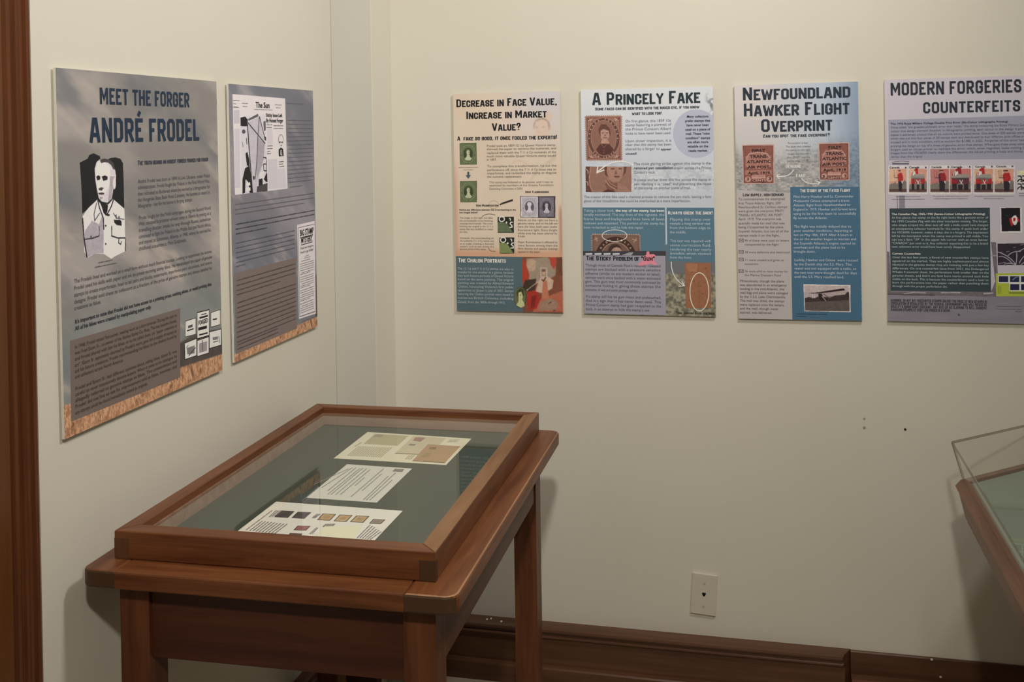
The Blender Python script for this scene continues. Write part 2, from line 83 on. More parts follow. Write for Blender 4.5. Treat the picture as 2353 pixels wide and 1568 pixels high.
['P','stamp_picture',[[[78,88,58],[[17,137.7],[65.8,137.4],[65.8,197.8],[16.8,197.9]]],[[96,106,74],[[18.9,139.5],[63.9,139.2],[63.9,196],[18.8,196.1]]],[[128,136,98],[[19.9,140.7],[21.9,144.9]],0.49],[[128,136,98],[[19.7,194.9],[21.7,190.7]],0.49],[[128,136,98],[[24.8,140.7],[26.8,144.9]],0.49],[[128,136,98],[[24.6,194.9],[26.6,190.7]],0.49],[[128,136,98],[[29.7,140.6],[31.6,144.8]],0.49],[[128,136,98],[[29.6,194.9],[31.6,190.7]],0.49],[[128,136,98],[[34.6,140.6],[36.5,144.8]],0.49],[[128,136,98],[[34.5,194.9],[36.5,190.7]],0.49],[[128,136,98],[[39.5,140.6],[41.4,144.8]],0.49],[[128,136,98],[[39.4,194.9],[41.4,190.6]],0.49],[[128,136,98],[[44.4,140.5],[46.3,144.8]],0.49],[[128,136,98],[[44.3,194.9],[46.3,190.6]],0.49],[[128,136,98],[[49.2,140.5],[51.2,144.7]],0.48],[[128,136,98],[[49.2,194.8],[51.2,190.6]],0.49],[[128,136,98],[[54.1,140.5],[56.1,144.7]],0.49],[[128,136,98],[[54.1,194.8],[56.1,190.6]],0.48],[[128,136,98],[[59,140.4],[60.9,144.7]],0.48],[[128,136,98],[[59,194.8],[61,190.6]],0.49],[[128,136,98],[[19.4,149.7],[23.3,147.3]],0.44],[[128,136,98],[[63.4,149.5],[59.5,151.9]],0.44],[[128,136,98],[[19.4,155.8],[23.3,153.3]],0.44],[[128,136,98],[[63.4,155.5],[59.5,158]],0.44],[[128,136,98],[[19.3,161.8],[23.3,159.4]],0.44],[[128,136,98],[[63.4,161.6],[59.5,164]],0.44],[[128,136,98],[[19.3,167.8],[23.3,165.4]],0.44],[[128,136,98],[[63.4,167.6],[59.5,170.1]],0.44],[[128,136,98],[[19.3,173.8],[23.2,171.4]],0.44],[[128,136,98],[[63.4,173.7],[59.5,176.1]],0.44],[[128,136,98],[[19.3,179.9],[23.2,177.4]],0.44],[[128,136,98],[[63.4,179.7],[59.5,182.1]],0.44],[[128,136,98],[[19.3,185.9],[23.2,183.5]],0.44],[[128,136,98],[[63.4,185.7],[59.5,188.2]],0.44],[[128,136,98],[[62.4,167.6],[61.4,175.5],[58.4,182.6],[53.8,188.2],[47.9,191.8],[41.4,193.1],[34.8,191.8],[29,188.2],[24.3,182.7],[21.3,175.6],[20.3,167.8],[21.4,160],[24.4,152.9],[29.1,147.3],[34.9,143.7],[41.4,142.4],[47.9,143.6],[53.8,147.1],[58.4,152.7],[61.4,159.8]]],[[96,106,74],[[61,167.6],[60,175],[57.2,181.7],[52.9,187],[47.4,190.4],[41.4,191.6],[35.3,190.4],[29.8,187],[25.5,181.8],[22.7,175.2],[21.8,167.8],[22.8,160.4],[25.6,153.8],[29.9,148.5],[35.4,145.1],[41.4,143.9],[47.5,145],[52.9,148.4],[57.2,153.6],[60,160.2]]],[[128,136,98],[[56.5,167.6],[55.8,173.6],[53.7,179],[50.3,183.3],[46.1,186.1],[41.4,187],[36.7,186.1],[32.4,183.4],[29.1,179.1],[26.9,173.7],[26.2,167.8],[27,161.8],[29.1,156.4],[32.5,152.1],[36.7,149.4],[41.4,148.4],[46.1,149.3],[50.3,152],[53.7,156.3],[55.8,161.7]]],[[58,66,44],[[55.6,167.7],[54.9,173.2],[52.9,178.3],[49.7,182.3],[45.8,184.9],[41.4,185.8],[37,184.9],[33,182.4],[29.9,178.4],[27.9,173.4],[27.2,167.8],[27.9,162.2],[29.9,157.1],[33.1,153.1],[37,150.5],[41.4,149.6],[45.8,150.5],[49.7,153],[52.9,157],[54.9,162.1]]],[[78,88,58],[[48.7,159.2],[48.4,161.5],[47.3,163.5],[45.7,165.1],[43.7,166.1],[41.4,166.5],[39.1,166.2],[37.1,165.1],[35.5,163.6],[34.4,161.5],[34.1,159.3],[34.4,157.1],[35.5,155],[37.1,153.4],[39.1,152.4],[41.4,152],[43.7,152.4],[45.7,153.4],[47.3,155],[48.4,157]]],[[178,180,145],[[46.3,164.1],[46,166.3],[45.4,168.3],[44.3,169.9],[42.9,171],[41.4,171.3],[39.9,171],[38.5,170],[37.4,168.4],[36.7,166.3],[36.5,164.1],[36.8,161.9],[37.4,159.9],[38.5,158.2],[39.9,157.2],[41.4,156.8],[42.9,157.2],[44.3,158.2],[45.4,159.8],[46,161.8]]],[[178,180,145],[[37.5,170.1],[45.3,170.1],[47.3,176.1],[52.1,180.9],[47.2,185.2],[35.5,185.2],[30.6,181],[36.5,176.2]]],[[78,88,58],[[45.3,163.5],[44.9,164.3],[43.8,164.7],[42.8,164.3],[42.4,163.5],[42.8,162.6],[43.9,162.3],[44.9,162.6]]],[[58,66,44],[[23,171.4],[22.6,172.3],[21.8,172.6],[20.9,172.3],[20.5,171.4],[20.9,170.6],[21.8,170.2],[22.6,170.6]]],[[58,66,44],[[62.2,171.2],[61.8,172.1],[61,172.5],[60.1,172.1],[59.7,171.2],[60.1,170.4],[61,170],[61.8,170.4]]],[[58,66,44],[[42.8,193.1],[42.4,193.8],[41.4,194.1],[40.3,193.8],[39.9,193.1],[40.3,192.3],[41.4,192],[42.4,192.3]]],[[78,88,58],[[57.5,167.6],[60.2,167.6]],0.66],[[78,88,58],[[56.9,173.3],[59.5,174.2]],0.66],[[78,88,58],[[55,178.6],[57.2,180.2]],0.66],[[78,88,58],[[52,182.9],[53.7,185.2]],0.66],[[78,88,58],[[48.1,186.1],[49.2,188.8]],0.66],[[78,88,58],[[43.7,187.7],[44,190.7]],0.66],[[78,88,58],[[39.1,187.7],[38.7,190.7]],0.66],[[78,88,58],[[34.6,186.1],[33.5,188.9]],0.66],[[78,88,58],[[30.8,183],[29,185.3]],0.66],[[78,88,58],[[27.8,178.7],[25.5,180.3]],0.66],[[78,88,58],[[25.9,173.5],[23.3,174.3]],0.66],[[78,88,58],[[25.2,167.8],[22.5,167.8]],0.66],[[78,88,58],[[25.9,162.1],[23.3,161.3]],0.66],[[78,88,58],[[27.8,156.8],[25.6,155.2]],0.66],[[78,88,58],[[30.8,152.5],[29.1,150.2]],0.66],[[78,88,58],[[34.7,149.4],[33.6,146.6]],0.66],[[78,88,58],[[39.1,147.7],[38.8,144.7]],0.66],[[78,88,58],[[43.7,147.7],[44.1,144.7]],0.66],[[78,88,58],[[48.1,149.3],[49.2,146.5]],0.66],[[78,88,58],[[52,152.4],[53.7,150.1]],0.66],[[78,88,58],[[55,156.7],[57.2,155.1]],0.66],[[78,88,58],[[56.9,161.9],[59.5,161.1]],0.66]]],
['P','stamp_picture',[[[78,88,58],[[16.2,243.5],[65,243.2],[64,302.6],[16,302.9]]],[[96,106,74],[[18.1,245.2],[63,245],[62.1,300.8],[17.9,301.1]]],[[128,136,98],[[19.1,246.4],[21,250.6]],0.49],[[128,136,98],[[18.9,299.9],[20.8,295.7]],0.49],[[128,136,98],[[24,246.4],[25.9,250.5]],0.49],[[128,136,98],[[23.7,299.9],[25.6,295.7]],0.49],[[128,136,98],[[28.9,246.4],[30.8,250.5]],0.49],[[128,136,98],[[28.5,299.8],[30.5,295.7]],0.49],[[128,136,98],[[33.8,246.3],[35.7,250.5]],0.49],[[128,136,98],[[33.3,299.8],[35.3,295.6]],0.49],[[128,136,98],[[38.7,246.3],[40.6,250.4]],0.49],[[128,136,98],[[38.1,299.8],[40.1,295.6]],0.49],[[128,136,98],[[43.5,246.3],[45.4,250.4]],0.49],[[128,136,98],[[42.9,299.8],[44.9,295.6]],0.49],[[128,136,98],[[48.4,246.2],[50.3,250.4]],0.49],[[128,136,98],[[47.7,299.7],[49.7,295.6]],0.49],[[128,136,98],[[53.3,246.2],[55.2,250.4]],0.49],[[128,136,98],[[52.5,299.7],[54.5,295.5]],0.49],[[128,136,98],[[58.2,246.2],[60,250.3]],0.48],[[128,136,98],[[57.3,299.7],[59.3,295.5]],0.49],[[128,136,98],[[18.6,255.3],[22.5,252.9]],0.44],[[128,136,98],[[62.4,255.1],[58.5,257.5]],0.44],[[128,136,98],[[18.6,261.3],[22.5,258.9]],0.44],[[128,136,98],[[62.3,261],[58.4,263.4]],0.44],[[128,136,98],[[18.5,267.2],[22.4,264.8]],0.44],[[128,136,98],[[62.2,266.9],[58.3,269.4]],0.44],[[128,136,98],[[18.5,273.2],[22.4,270.8]],0.44],[[128,136,98],[[62.1,272.9],[58.2,275.3]],0.44],[[128,136,98],[[18.5,279.1],[22.4,276.7]],0.44],[[128,136,98],[[62,278.8],[58.1,281.2]],0.44],[[128,136,98],[[18.5,285.1],[22.3,282.6]],0.44],[[128,136,98],[[61.9,284.8],[58,287.2]],0.44],[[128,136,98],[[18.4,291],[22.3,288.6]],0.44],[[128,136,98],[[61.8,290.7],[57.9,293.1]],0.44],[[128,136,98],[[61.1,272.9],[60,280.6],[56.9,287.6],[52.3,293.1],[46.5,296.7],[40.1,298],[33.7,296.8],[27.9,293.3],[23.4,287.8],[20.5,280.9],[19.5,273.2],[20.5,265.4],[23.5,258.5],[28.2,252.9],[34.1,249.3],[40.6,248.1],[47.1,249.3],[52.8,252.8],[57.4,258.3],[60.2,265.2]]],[[96,106,74],[[59.7,272.9],[58.6,280.2],[55.8,286.7],[51.4,291.9],[46,295.3],[40.1,296.5],[34.1,295.4],[28.8,292.1],[24.6,286.9],[21.9,280.4],[20.9,273.1],[21.9,265.9],[24.7,259.3],[29.1,254.1],[34.5,250.7],[40.6,249.6],[46.6,250.7],[52,254],[56.2,259.1],[58.8,265.7]]],[[128,136,98],[[55.3,272.9],[54.5,278.8],[52.3,284.1],[48.9,288.4],[44.8,291.1],[40.1,292.1],[35.5,291.1],[31.4,288.5],[28.1,284.3],[26,279],[25.3,273.1],[26.1,267.2],[28.2,261.9],[31.6,257.7],[35.9,255],[40.5,254],[45.2,254.9],[49.4,257.6],[52.6,261.8],[54.7,267.1]]],[[58,66,44],[[54.4,272.9],[53.6,278.4],[51.5,283.4],[48.4,287.4],[44.5,290],[40.1,290.9],[35.8,290],[31.9,287.5],[28.9,283.6],[26.9,278.6],[26.3,273.1],[27,267.6],[29,262.6],[32.2,258.7],[36.1,256.1],[40.5,255.2],[44.9,256.1],[48.8,258.6],[51.8,262.5],[53.8,267.4]]],[[78,88,58],[[47.7,264.7],[47.3,266.9],[46.2,268.9],[44.6,270.4],[42.6,271.5],[40.3,271.8],[38.1,271.5],[36.1,270.5],[34.5,268.9],[33.5,266.9],[33.1,264.8],[33.5,262.6],[34.6,260.6],[36.2,259],[38.2,257.9],[40.5,257.6],[42.7,257.9],[44.8,258.9],[46.4,260.5],[47.4,262.5]]],[[178,180,145],[[45.2,269.4],[45,271.6],[44.2,273.6],[43.1,275.2],[41.8,276.2],[40.3,276.6],[38.8,276.2],[37.5,275.2],[36.4,273.7],[35.7,271.7],[35.5,269.5],[35.8,267.3],[36.5,265.3],[37.6,263.7],[38.9,262.7],[40.4,262.3],[41.9,262.7],[43.3,263.7],[44.3,265.2],[45,267.2]]],[[178,180,145],[[36.4,275.4],[44.2,275.4],[46,281.3],[50.8,286],[45.9,290.2],[34.4,290.3],[29.6,286.2],[35.4,281.4]]],[[78,88,58],[[44.2,268.8],[43.8,269.7],[42.8,270],[41.8,269.7],[41.3,268.9],[41.8,268],[42.8,267.7],[43.8,268]]],[[58,66,44],[[22.1,276.7],[21.8,277.6],[20.9,277.9],[20.1,277.6],[19.7,276.7],[20.1,275.9],[20.9,275.5],[21.8,275.9]]],[[58,66,44],[[60.8,276.5],[60.5,277.3],[59.6,277.7],[58.7,277.3],[58.4,276.5],[58.8,275.6],[59.6,275.3],[60.5,275.6]]],[[58,66,44],[[41.5,298],[41.1,298.7],[40,299.1],[39,298.8],[38.6,298],[39,297.2],[40.1,296.9],[41.1,297.2]]],[[78,88,58],[[56.3,272.9],[58.9,272.9]],0.66],[[78,88,58],[[55.5,278.5],[58.1,279.4]],0.66],[[78,88,58],[[53.6,283.7],[55.8,285.3]],0.66],[[78,88,58],[[50.6,288],[52.3,290.2]],0.66],[[78,88,58],[[46.7,291.1],[47.8,293.8]],0.66],[[78,88,58],[[42.4,292.7],[42.7,295.7]],0.66],[[78,88,58],[[37.9,292.8],[37.5,295.7]],0.66],[[78,88,58],[[33.5,291.2],[32.4,293.9]],0.66],[[78,88,58],[[29.8,288.1],[28,290.4]],0.66],[[78,88,58],[[26.8,283.9],[24.6,285.5]],0.66],[[78,88,58],[[24.9,278.7],[22.4,279.6]],0.66],[[78,88,58],[[24.3,273.1],[21.7,273.1]],0.66],[[78,88,58],[[25,267.5],[22.4,266.7]],0.66],[[78,88,58],[[26.9,262.4],[24.7,260.8]],0.66],[[78,88,58],[[30,258.1],[28.2,255.8]],0.66],[[78,88,58],[[33.8,255],[32.8,252.3]],0.66],[[78,88,58],[[38.2,253.3],[37.9,250.4]],0.66],[[78,88,58],[[42.8,253.3],[43.2,250.4]],0.66],[[78,88,58],[[47.2,254.9],[48.3,252.2]],0.66],[[78,88,58],[[51,257.9],[52.8,255.7]],0.66],[[78,88,58],[[53.9,262.2],[56.2,260.6]],0.66],[[78,88,58],[[55.7,267.3],[58.3,266.5]],0.66]]],
['T','heading','h',[24,25,28],[['Decrease in Face Value,',9.79,295.4,37,21.2],['Increase in Market',38.3,266,70.5,20.3],['Value?',111.5,192.9,104.7,20.4]]],
['T','subheading','h',[24,25,28],[['A  fake so good, it once fooled the experts!',10.8,294.3,130.4,11.3]]],
['D','caption_text',[150,130,105],[[12.8,206.1,69.1,205.4],[27.3,212.8,54.4,211.8]],2.2],
['P','arrow',[[[66,84,92],[[37.8,217.7],[43.7,217.7],[43.5,226.8],[48.5,226.8],[40.6,237.2],[33.2,227.1],[37.9,227.2]]]]],
['T','paragraph_text','b',[104,98,88],[['Frodel took an 1859 12 ½¢ Queen Victoria stamp,',95.3,291.3,149.3,5.91],['thinned the paper to remove the numerals, and',95.2,291.2,158.3,5.91],['replaced them with the 7 ½ d Cy numerals of the',95,291,168.6,5.91],['much more valuable Queen Victoria stamp issued',94.8,290.9,178.1,5.91],['in 1857.',94.7,123,187.4,5.91]]],
['T','paragraph_text','b',[104,98,88],[['To complete this transformation, he cut the',95.5,291.5,205.7,6.01],['perforations off, since the 7 ½ d Cy issue was an',95.3,291.3,216,6.01],['imperforate, and re-backed the stamp to disguise',95.1,291.2,225.1,6.01],['the numeral replacement.',94.9,193.9,234.8,6.01]]],
['T','paragraph_text','b',[120,110,98],[['This stamp was believed to be genuine, until it was re-',101.1,282.5,249.9,5.54],['examined by members of the Greene Foundation',101,282.4,258.5,5.54],['Examining Committee in 2005.',100.8,196.7,267.8,5.54]]],
['T','section_heading','h',[60,55,52],[['Spot Fluorescence',203.1,269.1,277.7,5.99]]],
['T','section_heading','h',[60,55,52],[['High Magnification',61.8,126.1,314.5,6.05]]],
['P','magnifier',[[[52,42,42],[[129,308.8],[135.5,304.3],[166.6,294.2],[167.7,299.3],[135.9,308.8],[130.8,311]]],[[190,162,130],[[126.2,309.2],[125.1,313.3],[126.2,313.7],[127.3,309.2]]],[[190,162,130],[[125.1,313.3],[122.2,316.8],[123,317.6],[126.2,313.7]]],[[190,162,130],[[122.2,316.8],[117.8,319.1],[118.2,320.1],[123,317.6]]],[[190,162,130],[[117.8,319.1],[112.7,319.9],[112.6,321],[118.2,320.1]]],[[190,162,130],[[112.7,319.9],[107.5,319.1],[107.1,320.1],[112.6,321]]],[[190,162,130],[[107.5,319.1],[103.2,316.7],[102.4,317.5],[107.1,320.1]]],[[190,162,130],[[103.2,316.7],[100.4,313.2],[99.3,313.7],[102.4,317.5]]],[[190,162,130],[[100.4,313.2],[99.5,309.1],[98.3,309.1],[99.3,313.7]]],[[190,162,130],[[99.5,309.1],[100.5,305],[99.5,304.6],[98.3,309.1]]],[[190,162,130],[[100.5,305],[103.5,301.6],[102.7,300.8],[99.5,304.6]]],[[190,162,130],[[103.5,301.6],[107.9,299.3],[107.5,298.2],[102.7,300.8]]],[[190,162,130],[[107.9,299.3],[113,298.5],[113,297.4],[107.5,298.2]]],[[190,162,130],[[113,298.5],[118.1,299.3],[118.6,298.3],[113,297.4]]],[[190,162,130],[[118.1,299.3],[122.4,301.6],[123.2,300.8],[118.6,298.3]]],[[190,162,130],[[122.4,301.6],[125.3,305.1],[126.3,304.7],[123.2,300.8]]],[[190,162,130],[[125.3,305.1],[126.2,309.2],[127.3,309.2],[126.3,304.7]]]]],
